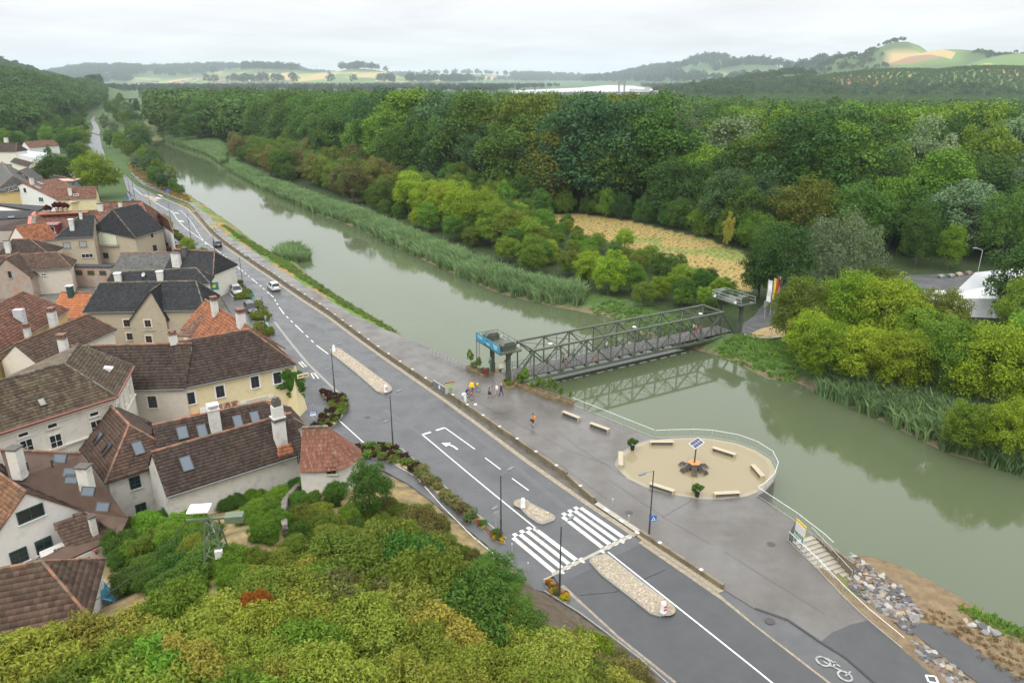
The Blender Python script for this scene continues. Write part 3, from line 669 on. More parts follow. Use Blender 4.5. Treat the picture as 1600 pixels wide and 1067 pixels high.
for side, n in enumerate((0.0, BW)):
    s_ = 1 if side == 0 else -1
    bm_('top_chord', bp_(tn[1]-.15, n, BT), bp_(tn[9]+.15, n, BT), .34, .26)
    bm_('bottom_chord', bp_(0, n, -.35), bp_(BL, n, -.35), .30, .36)
    bm_('end_post', bp_(.05, n, -.2), bp_(tn[1], n, BT-.1), .26, .26); bm_('end_post', bp_(BL-.05, n, -.2), bp_(tn[9], n, BT-.1), .26, .26)
    for k in range(1, 10):
        bm_('vertical', bp_(tn[k], n, -.2), bp_(tn[k], n, BT-.13), .22, .20)
        if k < 9:
            mid = (tn[k]+tn[k+1])/2
            bm_('thin_vertical', bp_(mid, n, -.2), bp_(mid, n, BT*.5 if k % 2 else BT-.13), .10, .10)
            a, b = bp_(tn[k]+.1, n, BT-.2), bp_(tn[k+1]-.1, n, -.15); c, d = bp_(tn[k]+.1, n, -.15), bp_(tn[k+1]-.1, n, BT-.2)
            hv, lt = ((a, b), (c, d)) if k % 2 else ((c, d), (a, b))
            for q in (-.07, .07): bm_('diagonal', hv[0]+bn*q, hv[1]+bn*q, .07, .17)
            bm_('light_diagonal', lt[0], lt[1], .07, .12)
            m = MB(); cc = bp_(mid, n, BT/2); m.box(cc, (.5, .06, .5), math.atan2(bd.y, bd.x)); m.build('gusset_plate', STEEL, bridge)
    # railing on the inner side of the truss
    nr = n+.35*s_
    rl = MB()
    for z in (.45, .75, 1.12): rl.beam(bp_(.2, nr, z), bp_(BL-.2, nr, z), .05, .05)
    for k in range(0, 45): rl.beam(bp_(.3+k*(BL-.6)/44, nr, .05), bp_(.3+k*(BL-.6)/44, nr, 1.12), .045, .045)
    rl.build('railing', STEELD, bridge)
# deck boards
nb = 44
for k in range(nb):
    t0, t1 = k*BL/nb, (k+1)*BL/nb-.02
    m = MB(); m.prism([bp_(t0, .75, 0).xy, bp_(t1, .75, 0).xy, bp_(t1, BW-.35, 0).xy, bp_(t0, BW-.35, 0).xy], -.1, .06+.004*(k % 3), bottom=True); m.build('deck_panel', DECK, bridge)
for k in range(21):
    t = BL*k/20; m = MB(); m.beam(bp_(t, 0, -.28), bp_(t, BW, -.28), .16, .3); m.build('cross_beam', STEEL, bridge)
# portals and wind bracing at the top
for k in (1, 9): bm_('portal_strut', bp_(tn[k], 0, BT), bp_(tn[k], BW, BT), .24, .24)
for k in range(1, 9):
    for (a, b) in (((tn[k], 0), (tn[k+1], BW)), ((tn[k], BW), (tn[k+1], 0))): bm_('wind_brace', bp_(a[0], a[1], BT-.1), bp_(b[0], b[1], BT-.1), .07, .07)
    if 1 < k: bm_('wind_strut', bp_(tn[k], 0, BT-.06), bp_(tn[k], BW, BT-.06), .10, .10)
for q in (0, BW):
    bm_('portal_brace', bp_(tn[1], q, BT-1.0), bp_(tn[1], q+(1 if q == 0 else -1), BT-.1), .09, .09)
# lamps hung between the trusses
for (u, v) in ((857,535),(988,509),(1090,488)):
    t = (G(u, v, BT-.4)-BS).dot(bd); m = MB(); c = bp_(t, BW/2, BT-.45)
    m.lathe(c, [(.02, .14), (.2, .12), (.34, .02), (.34, -.04), (.2, -.08), (.01, -.1)], 14); m.build('deck_lamp', WHITEP, bridge, smooth=True)
# no-entry roundels on the portal
for (u, v, n) in ((855,549,0.0), (892,541,0.0)):
    t = (G(u, v, 3.0)-BS).dot(bd); m = MB(); c = bp_(t, .1, 3.1)
    m.box(c, (.5, .04, .55), math.atan2(bd.y, bd.x)+1.2); m.build('small_sign', mat('sign_violet', (.45, .38, .50), .5), bridge)
for (u, v) in ((878,566), (917,554)):
    t = (G(u, v, .6)-BS).dot(bd); m = MB(); c = bp_(t, .45, .75)
    for k in range(16):
        a0, a1 = 2*math.pi*k/16, 2*math.pi*(k+1)/16
        m.beam(c+bd*math.cos(a0)*.3+Vector((0, 0, math.sin(a0)*.3)), c+bd*math.cos(a1)*.3+Vector((0, 0, math.sin(a1)*.3)), .1, .1, up=bn)
    o = m.build('lifebuoy', mat('orange_plastic', (.75, .22, .03), .4)); o['label'] = 'orange lifebuoy hung on the bridge railing, '+('nearer the town' if u == 878 else 'farther out over the water'); o['category'] = 'lifebuoy'
# abutments
m = MB(); m.prism([bp_(-3, -1.2, 0).xy, bp_(1.2, -1.2, 0).xy, bp_(1.2, BW+1.2, 0).xy, bp_(-3, BW+1.2, 0).xy], -3, .03); m.build('abutment', CONC, bridge)
m = MB(); m.prism([bp_(BL-.8, -.6, 0).xy, bp_(BL+4, -.6, 0).xy, bp_(BL+4, BW+.8, 0).xy, bp_(BL-.8, BW+.8, 0).xy], -3, -.5); m.build('abutment', CONC, bridge)
# lifting towers
def lift_tower(t, facing, label, foot):
    """t: post position; facing: direction (along the bridge) the platform overhangs"""
    root = thing('lift_tower', label, 'tower', bp_(t, BW/2, 0))
    P = lambda a, n, z: bp_(t+a*facing, n, z)
    for n in (.1, BW+.2):
        m = MB(); m.beam(P(0, n-.16, foot), P(0, n-.16, 4.9), .12, .55, up=bd); m.beam(P(0, n+.16, foot), P(0, n+.16, 4.9), .12, .55, up=bd)
        m.beam(P(0, n, foot), P(0, n, 4.9), .22, .10, up=bd); m.build('post', STEEL, root)
        m = MB(); m.beam(P(0, n, foot), P(0, n, 1.6), .62, .62, up=bd); m.build('post_casing', STEEL, root)
        m = MB(); m.beam(P(-.1, n, 4.0), P(-1.1, n, 4.85), .2, .2); m.beam(P(.1, n, 4.2), P(1.2, n, 4.85), .2, .2); m.build('bracket', STEEL, root)
        # machinery housing: box with chamfered top
        m = MB(); z0 = 5.15
        pr = [(-1.05, 0), (-1.05, .75), (-.65, 1.15), (.65, 1.15), (1.05, .75), (1.05, 0)]
        for s in range(1):
            a = [P(x+.15, n-.55, z0+z) for x, z in pr]; b = [P(x+.15, n+.55, z0+z) for x, z in pr]
            m.poly(a); m.poly(list(reversed(b)))
            for i in range(len(pr)): j = (i+1) % len(pr); m.poly([a[i], b[i], b[j], a[j]])
        m.build('machine_housing', STEEL, root)
        m = MB(); m.beam(P(-.95, n-.62, z0+.6), P(1.2, n-.62, z0+.6), .04, .08); m.build('housing_seam', STEELD, root)
        m = MB(); m.box(P(-1.6, n, 5.35), (.35, .3, .3), math.atan2(bd.y, bd.x)); m.build('floodlight', WHITEP, root)
    m = MB(); m.prism([P(-1.5, -1.1, 0).xy, P(2.0, -1.1, 0).xy, P(2.0, BW+1.3, 0).xy, P(-1.5, BW+1.3, 0).xy], 4.9, 5.12, bottom=True); m.build('platform', STEEL, root)
    m = MB()
    cs = [P(-1.4, -1.0, 0), P(-1.4, BW+1.2, 0), P(1.9, BW+1.2, 0), P(1.9, -1.0, 0)]
    for (a, b) in ((0, 1), (1, 2), (2, 3)):
        A_, B_ = cs[a], cs[b]
        for z in (5.65, 6.15): m.beam((A_.x, A_.y, z), (B_.x, B_.y, z), .05, .05)
        for k in range(5): q = A_.lerp(B_, k/4); m.beam((q.x, q.y, 5.1), (q.x, q.y, 6.15), .05, .05)
    m.build('platform_railing', GALV if facing > 0 else STEELD, root)
    return root
lt1 = lift_tower(-.8, -1, 'lift tower with blue banner at the town end of the bridge', 0.0)
lt2 = lift_tower(BL+1.0, 1, 'lift tower with machine platform at the far end of the bridge', -1.0)
# banner on the town-side tower
A_ = bp_(-2.85, BW+1.3, 0); B_ = bp_(-2.85, -1.15, 0)
BAN = mat('blue_banner', (.03, .28, .44), .5, .06, 1.5); BANW = mat('banner_white', (.75, .80, .82), .5, .02)
bann = thing('banner', 'blue advertising banner hung along the lift tower platform', 'banner', (A_.x, A_.y, 5))
m = MB(); m.beam((A_.x, A_.y, 5.7), (B_.x, B_.y, 5.7), .04, 1.15); m.build('cloth', BAN, bann)
def on_ban(s, z): q = A_.lerp(B_, s); return Vector((q.x, q.y, z))-bd*.03
for (s0, s1, z, h) in ((.06, .27, 5.95, .16), (.10, .26, 5.72, .10), (.40, .60, 5.62, .14), (.42, .58, 5.42, .10), (.73, .90, 5.95, .18), (.74, .92, 5.72, .16), (.77, .90, 5.5, .10)):
    m = MB(); r_ = random.Random(int(s0*100)); x = s0
    while x < s1:
        w = r_.uniform(.008, .02); m.poly([on_ban(x, z-h/2*r_.uniform(.6, 1)), on_ban(min(x+w, s1), z-h/2), on_ban(min(x+w, s1), z+h/2*r_.uniform(.6, 1)), on_ban(x, z+h/2)]); x += w+.006
    m.build('print', BANW, bann)
m = MB(); m.poly([on_ban(.36, 5.15), on_ban(.50, 6.2), on_ban(.515, 6.2), on_ban(.40, 5.15)]); m.poly([on_ban(.36, 5.2), on_ban(.66, 5.14), on_ban(.66, 5.24), on_ban(.36, 5.32)]); m.build('emblem', STEELD, bann)
m = MB(); m.beam((A_.x, A_.y, 0), (A_.x, A_.y, 6.3), .08, .08); m.beam(Vector((A_.x, A_.y, 0))+bd*.5, Vector((A_.x, A_.y, 6.1))+bd*.5, .05, .05)
for k in range(18): m.beam((A_.x, A_.y, .3+k*.33), Vector((A_.x, A_.y, .3+k*.33))+bd*.5, .03, .03)
m.build('ladder', STEELD, lt1)
# far landing: ramp path, round terrace wall, parapet
FARP = sheet('far_path', [(1150,516),(1160,506),(1178,494),(1188,480),(1196,473),(1215,470),(1232,478),(1250,494),(1262,512),(1228,505),(1190,512),(1164,524)], ASPHF, -.05, kind='structure', thick=.4)
DRY = mat('dry_grass', (.36, .26, .12), .9, .3, 2, .4, 12)
m = MB(); m.prism([G(u, v, -.12).xy for u, v in ((1163,522),(1190,512),(1228,505),(1245,510),(1240,519),(1222,525),(1200,527),(1180,526))], -2.2, -.12); m.build('round_terrace', DRY, kind='structure')
STW = mat('field_stone', (.19, .17, .14), .85, .3, 2.5, .5, 8, c2=(.11, .10, .085), c2s=3, c2t=.52)
rw = thing('terrace_wall', 'curved stone retaining wall with pale coping by the far bridge end', 'wall', G(1200, 528, -1))
tp = [(1163,523),(1180,527),(1200,528.5),(1222,526.5),(1242,519.5)]
P_ = [G(u, v, -.1) for u, v in tp]
for i in range(len(P_)-1):
    a, b = P_[i], P_[i+1]
    for k in range(4):
        for r in range(4):
            q0, q1 = a.lerp(b, (k+.5*(r % 2)*.5)/4), a.lerp(b, (k+.96)/4)
            m = MB(); m.beam((q0.x, q0.y, -1.5+r*.34), (q1.x, q1.y, -1.5+r*.34), .34+.05*((k+r) % 2), .31); m.build('stone', STW, rw)
    m = MB(); m.beam((a.x, a.y, -.06), (b.x, b.y, -.06), .42, .12); m.build('coping', CONCL, rw)
m = MB(); R_ = [G(u, v, .9) for u, v in ((1163,510),(1180,515),(1205,516),(1225,515))]
m.tube(R_, .03, 6)
for q in R_: m.tube([(q.x, q.y, -.2), (q.x, q.y, .9)], .03, 6)
m.build('handrail', GALV, rw)
# ================================================================== round platform, benches, solar seat
SAND = mat('wet_sand_concrete', (.30, .255, .165), .22, .08, .6, .05, 60, rvar=.12)
m = MB(); pc = [(961,728),(966,712),(985,698),(1010,689),(1045,685),(1085,683.5),(1110,685),(1150,692),(1180,703),(1204,718),(1212.5,735),(1207,752),(1192,766),(1165,776),(1130,780),(1095,780),(1050,773),(1010,762),(980,748)]
m.prism([G(u, v, PZ).xy for u, v in pc], -3, PZ+.02)
plat = m.build('round_platform', SAND, kind='structure')
PUD = bpy.data.materials.new('rain_puddle'); PUD.use_nodes = True; b_ = PUD.node_tree.nodes['Principled BSDF']; b_.inputs['Base Color'].default_value = (.27, .225, .135, 1); b_.inputs['Roughness'].default_value = .06; b_.inputs['IOR'].default_value = 1.33
m = MB(); cc = G(1088, 730, PZ)
m.poly([(cc.x+(G(u, v, PZ).x-cc.x)*.93, cc.y+(G(u, v, PZ).y-cc.y)*.93, PZ+.026) for u, v in pc]); m.build('rain_puddle', PUD, plat)
ribbon('platform_kerb', [(961,728),(966,712),(985,698),(1010,689),(1024,686.5)], -.06, .06, KERB, PZ+.028, .05, 1, kind='structure')
ribbon('platform_kerb', [(1165,776),(1130,780),(1095,780),(1050,773),(1010,762),(980,748),(961,728)], -.06, .06, KERB, PZ+.028, .05, 1, kind='structure')
WOODB = mat('pale_bench_wood', (.44, .375, .265), .5, .15, 4, .15, 30)
BMET = mat('bench_metal', (.13, .14, .15), .35, .1, 3)
BENCH = [((880,643),(905,653),'first bench below the trough planter, on the open promenade'),((923,661),(951,671),'second bench below the trough planter, nearest the platform'),((1016,690),(1052,690),'bench at the river side of the round platform, left of the solar panel'),
         ((1114,699),(1149,710),'bench at the river side of the round platform, right of the solar panel'),((1176,726),(1192,744),'bench at the outermost right of the round platform'),((1016,755),(1053,767),'bench at the road side of the round platform, left of the potted plant'),
         ((1116,771),(1155,769),'bench at the road side of the round platform, right of the potted plant'),((970,706),(970,727),'bench end-on at the left of the round platform')]
for a, b, lb in BENCH:
    A_, B_ = G(*a, .48), G(*b, .48); d = (B_-A_); L = d.length; d.normalize(); c = A_.lerp(B_, .5); ang = math.atan2(d.y, d.x); z0 = PZ
    r = thing('bench', lb, 'bench', (c.x, c.y, z0), ang, 'wooden benches on the promenade')
    for k in range(4):
        m = MB(); m.box((0, -.21+k*.14, .44), (L+.1, .132, .07)); o = obj('seat_slat', m.mesh('seat_slat', [WOODB], bevel=.008)); o.parent = r
    for s in (-1, 1):
        m = MB(); m.box((s*(L/2-.04), 0, .2), (.12, .54, .41)); o = obj('end_panel', m.mesh('end_panel', [WOODB])); o.parent = r
    m = MB(); m.box((0, .05, .22), (L-.3, .28, .36)); o = obj('base', m.mesh('base', [BMET])); o.parent = r
# solar seat
c = G(1084, 733, PZ); sr = thing('solar_seat', 'solar panel on a pole above a star of dark deck chairs', 'solar station', (c.x, c.y, PZ))
m = MB(); m.lathe((c.x, c.y, PZ), [(.62, .02), (.62, .82), (.66, .84)], 6); m.build('cabinet', mat('dark_slats', (.045, .035, .03), .55, .3, 8), sr)
m = MB(); m.lathe((c.x, c.y, PZ), [(.74, .84), (.74, .9), (.01, .905)], 6); m.build('table_top', mat('orange_wood', (.50, .24, .07), .45, .12, 5), sr)
top = G(1086.5, 694, 3.35); m = MB(); m.tube([(c.x, c.y, PZ+.9), (c.x+.02, c.y, PZ+2), (c.x+.05, c.y, 3.15)], [.09, .08, .07], 10); m.build('pole', STEELD, sr)
pc4 = [G(930+x/4.447, 640+y/4.447, z) for x, y, z in ((648,218,3.15),(712,175,3.55),(757,210,3.45),(693,255,3.05))]
ctr = sum(pc4, Vector())/4; sh = Vector((c.x+.05, c.y, 3.2))-ctr
pc4 = [p+Vector((sh.x, sh.y, 0)) for p in pc4]
nrm = (pc4[1]-pc4[0]).cross(pc4[3]-pc4[0]).normalized(); nrm = nrm if nrm.z > 0 else -nrm
def q4(a, b, lift=0): return pc4[0].lerp(pc4[1], a).lerp(pc4[3].lerp(pc4[2], a), b)+nrm*lift
m = MB(); m.hexa([q4(0, 0), q4(1, 0), q4(1, 1), q4(0, 1), q4(0, 0, .05), q4(1, 0, .05), q4(1, 1, .05), q4(0, 1, .05)]); m.build('panel_frame', WHITEP, sr)
PVM = mat('solar_cells', (.035, .05, .11), .12, .2, 6)
for b0, b1 in ((.04, .48), (.52, .96)):
    for a in range(4):
        m = MB(); m.poly([q4(.04+a*.232, b0, .056), q4(.04+a*.232+.222, b0, .056), q4(.04+a*.232+.222, b1, .056), q4(.04+a*.232, b1, .056)]); m.build('solar_cell', PVM, sr)
for k, a in enumerate((.3, 1.3, 2.5, 3.6, 4.5, 5.4)):
    d = Vector((math.cos(a), math.sin(a), 0)); n = Vector((-d.y, d.x, 0)); o_ = Vector((c.x, c.y, PZ))
    m = MB()
    for s in range(5):
        q = o_+d*.62+n*(-.26+s*.13); pts = [q+Vector((0, 0, .75))-d*.0, q+d*.35+Vector((0, 0, .32)), q+d*.9+Vector((0, 0, .36)), q+d*1.15+Vector((0, 0, .12))]
        for i in range(3): m.beam(pts[i], pts[i+1], .1, .03)
    m.build('deck_chair', mat('dark_slats'), sr)
m = MB(); b0 = Vector((c.x-.35, c.y-1.05, PZ)); m.box(b0+Vector((0, 0, .14)), (.34, .24, .26), .4); m.lathe(b0+Vector((0, 0, .26)), [(.12, 0), (.10, .06), (.02, .08)], 8); o = m.build('bag', mat('yellow_bag', (.75, .45, .02), .5), smooth=False); o['label'] = 'small yellow bag on the wet platform by the solar seat'; o['category'] = 'bag'
# potted plants
PROTO_POT=[crown('plant_leaves', 4.0, 4.0, 5.0, 40, 60, .55, 9, lump=.35)]
POT = mat('black_pot', (.02, .02, .02), .4)
for u, v, lb in ((988,703,'potted green plant at the left rim of the round platform'),(1089,776,'potted green plant at the road side rim of the round platform')):
    p = G(u, v, PZ); r = thing('potted_plant', lb, 'plant', (p.x, p.y, PZ)); m = MB(); m.lathe((0, 0, 0), [(.2, 0), (.28, .5), (.24, .5), (.22, .44), (.01, .44)], 14); o = obj('pot', m.mesh('pot', [POT])); o.parent = r
    o = obj('foliage', PROTO_POT[0]); o.parent = r; o.location = (0, 0, .3); o.scale = (.14, .14, .13); o.color = (.07, .15, .025, 1)
# ================================================================== railings
def fence(px, label, z0=PZ, h=1.05, bars=.16, top=.05):
    P = [G(u, v, z0) for u, v in px]; root = thing('railing', label, 'railing', P[0])
    m = MB(); m.tube([p+Vector((0, 0, h)) for p in P], top*.6, 6); m.build('top_rail', WHITEP, root)
    m = MB(); m.tube([p+Vector((0, 0, .1)) for p in P], .022, 5); m.build('bottom_rail', GALV, root)
    m = MB(); n = 0
    for i in range(len(P)-1):
        l = (P[i+1]-P[i]).length; k = max(1, int(l/bars))
        for j in range(k): q = P[i].lerp(P[i+1], j/k); m.beam((q.x, q.y, z0+.1), (q.x, q.y, z0+h), .014, .014)
    b = m.build('bars', GALV, root); b['kind'] = 'stuff'
    for i in range(len(P)-1):
        l = (P[i+1]-P[i]).length; k = max(1, int(l/2.2))
        for j in range(k): q = P[i].lerp(P[i+1], j/k); m = MB(); m.beam((q.x, q.y, z0-.05), (q.x, q.y, z0+h), .05, .05); m.build('post', GALV, root)
fence([(893,632),(930,646.5),(975,665),(1022,684)], 'straight white railing between the trough planter and the round platform')
fence([(1024,684.5),(1045,683.5),(1085,682.5),(1112,684),(1152,691),(1182,702),(1206,717.5),(1214.5,735),(1209,752.5),(1194,767.5),(1183,774)], 'curved white railing round the outer rim of the platform')
fence([(1183,775),(1213,795),(1243,815),(1262,830),(1285,848),(1300,862)], 'straight white railing from the platform down to the stair wall')
fence([(1231,845),(1250,864),(1276,888),(1315,930),(1354,967),(1409,1013)], 'long white railing along the promenade edge above the rocks', bars=.35)
# ================================================================== stairs to the lower path
st = thing('stairs', 'concrete stairs going down to the rocky bank', 'stairs', G(1240, 840, 0))
A0, A1 = G(1238, 846, .05), G(1272, 838, .05); E0 = G(1300, 917, -1.5); dirs = (E0-A0); dirs.z = 0; Ls = dirs.length; dirs.normalize(); wv = (A1-A0)
wv = wv-dirs*wv.dot(dirs); wl = wv.length; wv.normalize()
ns = 11
for k in range(ns):
    a = A0+dirs*(Ls*k/ns); b = A0+dirs*(Ls*(k+1)/ns+.03); z = .03-1.55*k/ns
    m = MB(); m.prism([p.xy for p in (a, b, b+wv*wl, a+wv*wl)], z-.5, z); m.build('step', CONCL, st)
m = MB(); w0 = A0+wv*(wl+.02); w1 = w0+dirs*Ls*.95
m.hexa([(w0.x, w0.y, -2), (w0.x+wv.x*.35, w0.y+wv.y*.35, -2), (w1.x+wv.x*.35, w1.y+wv.y*.35, -2.4), (w1.x, w1.y, -2.4), (w0.x, w0.y, .15), (w0.x+wv.x*.35, w0.y+wv.y*.35, .15), (w1.x+wv.x*.35, w1.y+wv.y*.35, .05), (w1.x, w1.y, .05)])
m.build('side_wall', CONC, st)
m = MB(); 
for s in (0, .9): 
    q0 = A0+wv*wl*(.02+s); q1 = q0+dirs*Ls; m.tube([(q0.x, q0.y, 1.0), (q1.x, q1.y, -.5)], .03, 6)
    for k in range(4): q = q0.lerp(q1, k/3); zz = 1.0-1.5*k/3; m.tube([(q.x, q.y, zz), (q.x, q.y, zz-1.05)], .025, 6)
m.build('handrail', GALV, st)
# ================================================================== rocks on the bank
ROCKS = [mat('rock_dark', (.085, .085, .09), .7, .3, 3, .5, 10), mat('rock_grey', (.21, .205, .20), .75, .25, 3, .5, 10), mat('rock_pale', (.36, .345, .31), .75, .18, 3, .5, 10), mat('rock_brown', (.17, .12, .09), .75, .3, 3, .5, 10), mat('rock_tan', (.33, .27, .19), .75, .25, 3, .5, 10)]
def rockmesh(seed):
    r_ = random.Random(seed); bm = bmesh.new(); bmesh.ops.create_icosphere(bm, subdivisions=1, radius=1)
    for v in bm.verts: v.co = v.co*(.72+.5*r_.random())
    for v in bm.verts: v.co.z *= .55
    me = bpy.data.meshes.new('rock'); bm.to_mesh(me); bm.free(); return me
RM = {}
for i in range(5):
    for j in range(3):
        me = rockmesh(i*7+j); me.materials.append(ROCKS[i]); RM[i, j] = me
bank = thing('rock_bank', 'loose stone riprap between the stairs and the lower path', 'rocks', G(1360, 930, -1))
rr_ = random.Random(3); got = []
def rocks(poly, n, sp_, smin, smax):
    pp = np.array(poly, float); us = pp[:, 0]; vs = pp[:, 1]; tries = 0; c = 0
    while c < n and tries < n*80:
        tries += 1; u, v = rr_.uniform(us.min(), us.max()), rr_.uniform(vs.min(), vs.max())
        if not inpoly(np.array([[u, v]]), pp)[0] or any((u-a)**2*.7+(v-b)**2*1.6 < sp_**2 for a, b in got): continue
        q = ground_hit(u, v)
        if q is None: continue
        got.append((u, v)); c += 1; s = rr_.uniform(smin, smax); k = rr_.choice((0, 0, 1, 1, 3, 3, 4, 0, 1, 2))
        o = bpy.data.objects.new('stone', RM[k, rr_.randrange(3)]); COL.objects.link(o); o.parent = bank; o.matrix_parent_inverse = bank.matrix_basis.inverted()
        o.location = (q.x, q.y, q.z+s*.16); o.scale = (s, s*rr_.uniform(.55, .9), s*rr_.uniform(.6, .9)); o.rotation_euler = (rr_.uniform(-.3, .3), rr_.uniform(-.3, .3), rr_.uniform(0, 6))
rocks([(1296,851),(1330,862),(1362,888),(1405,914),(1424,938),(1441,962),(1420,990),(1377,957),(1328,918),(1326,893)], 236, 4.2, .2, .46)
rocks([(1418,998),(1445,1008),(1500,1048),(1520,1070),(1485,1075),(1440,1030)], 48, 5.5, .2, .42)
rocks([(1280,833),(1300,838),(1330,852),(1326,866),(1295,850)], 22, 6.0, .2, .4)
rocks([(1500,968),(1530,975),(1560,990),(1540,990)], 8, 7, .3, .6)
m = MB(); P_ = [ground_hit(u, v) for u, v in ((1421,985),(1440,973),(1456,975),(1478,985),(1600,1066),(1640,1095),(1570,1095),(1530,1069))]
m.prism([p.xy for p in P_], -2.6, [max(tz(p.x, p.y), -1.9)+.07 for p in P_]); m.build('lower_path', ASPH2, kind='structure')
# ================================================================== houses
def tilemat(name, c, moss=(.085, .072, .05), mt=.62, orange=None, isl=.34, rough=.75):
    m = mat(name, c, rough, .22, 1.2, .2, 30, spec=.3, c2=moss, c2s=1.1, c2t=mt, island=isl)
    return m
T_BROWN = tilemat('brown_roof_tile', (.062, .042, .034)); T_BROWN2 = tilemat('warm_brown_roof_tile', (.105, .066, .048)); T_RED = tilemat('red_roof_tile', (.20, .088, .058), (.11, .075, .055), .56)
T_ORANGE = tilemat('orange_roof_tile', (.33, .125, .058), (.19, .095, .06), .57); T_SLATE = tilemat('black_slate', (.036, .037, .04), (.075, .075, .062), .66, isl=.25); T_GREY = tilemat('grey_roof_tile', (.125, .125, .12), (.09, .085, .075), .6, isl=.2)
T_MOSS = tilemat('mossy_brown_tile', (.098, .068, .048), (.135, .115, .07), .55); T_CLAY = tilemat('new_clay_tile', (.42, .155, .065), (.33, .13, .06), .6, isl=.15); T_OLDRED = tilemat('old_speckled_tile', (.185, .078, .05), (.27, .22, .17), .66)
def plaster(name, c, dirt=.62): return mat(name, c, .85, .06, 1.5, .15, 18, c2=tuple(x*.72 for x in c), c2s=.8, c2t=dirt+.04)
W_YEL = plaster('yellow_plaster', (.66, .56, .33)); W_BEI = plaster('beige_plaster', (.56, .50, .42)); W_WHI = plaster('white_plaster', (.70, .69, .67)); W_CRM = plaster('cream_plaster', (.68, .64, .55)); W_OLD = plaster('stained_white_plaster', (.60, .58, .54), .56)
W_TAN = plaster('tan_plaster', (.42, .36, .26)); W_GLD = plaster('gold_plaster', (.60, .44, .19)); W_RUB = mat('rubble_wall', (.36, .32, .27), .9, .25, 2, .5, 8, c2=(.42, .22, .15), c2s=1.0, c2t=.55); W_GRY = plaster('grey_plaster', (.17, .19, .21))
GLASS = bpy.data.materials.new('window_glass'); GLASS.use_nodes = True; _b = GLASS.node_tree.nodes['Principled BSDF']; _b.inputs['Base Color'].default_value = (.025, .028, .032, 1); _b.inputs['Roughness'].default_value = .08
SKYGL = bpy.data.materials.new('skylight_glass'); SKYGL.use_nodes = True; _b = SKYGL.node_tree.nodes['Principled BSDF']; _b.inputs['Base Color'].default_value = (.10, .125, .155, 1); _b.inputs['Roughness'].default_value = .12
FR_W = mat('white_frame', (.72, .71, .68), .5, .04); FR_B = mat('brown_frame', (.17, .085, .04), .5, .1); FR_D = mat('dark_frame', (.05, .045, .04), .5); FR_G = mat('green_frame', (.02, .075, .07), .45)
CHIM_W = plaster('white_chimney', (.62, .61, .57), .55); CHIM_B = mat('brick_chimney', (.20, .11, .075), .85, .3, 6, .5, 20); CAPD = mat('chimney_cap', (.10, .09, .08), .8, .3, 4)
GUT = mat('zinc_gutter', (.20, .22, .22), .4, .1, 3, metal=.4); RIDGEO = tilemat('ridge_tile', (.27, .125, .075), (.15, .11, .08), .5, isl=.3); RIDGEM = tilemat('mossy_ridge', (.17, .15, .11), (.10, .085, .06), .5)
ZV = Vector((0, 0, 1))
def tiles_mesh(name, pts, mt, tw, th, seed=0, curve=0.0):
    """overlapping roof tiles laid on a planar polygon"""
    n = (pts[1]-pts[0]).cross(pts[2]-pts[0]).normalized()
    if n.z < 0: n = -n
    e = ZV.cross(n).normalized(); s = n.cross(e).normalized()
    if s.z < 0: s = -s
    o = pts[0]; P = np.array([[(p-o).dot(e), (p-o).dot(s)] for p in pts]); lo = P.min(0); hi = P.max(0); r_ = np.random.default_rng(seed+len(pts))
    nr = int((hi[1]-lo[1])/th)+1; nc = int((hi[0]-lo[0])/tw)+2
    J, I = np.meshgrid(np.arange(nr), np.arange(nc), indexing='ij'); a0 = lo[0]+(I-.5*(J % 2))*tw; b0 = lo[1]+J*th
    cen = np.stack([a0+tw/2, b0+th*.5], -1).reshape(-1, 2); k = inpoly(cen, P); a0 = a0.ravel()[k]; b0 = b0.ravel()[k]; m = len(a0)
    if m == 0: return None
    jit = r_.normal(size=m)*.006; lift = .055+jit; g = .010
    def pt(a, b, h): return np.array(o)+np.outer(a, e)+np.outer(b, s)+np.outer(h, n)
    z = np.zeros(m)
    v = np.stack([pt(a0+g, b0, lift), pt(a0+tw-g, b0, lift), pt(a0+tw-g, b0+th*1.12, z+.016), pt(a0+g, b0+th*1.12, z+.016), pt(a0+g, b0, z), pt(a0+tw-g, b0, z)], 1).reshape(-1, 3)
    i = np.arange(m)*6; q = np.concatenate([np.stack([i, i+1, i+2, i+3], 1), np.stack([i+4, i+5, i+1, i], 1)])
    return npmesh(name, v, q, [mt])
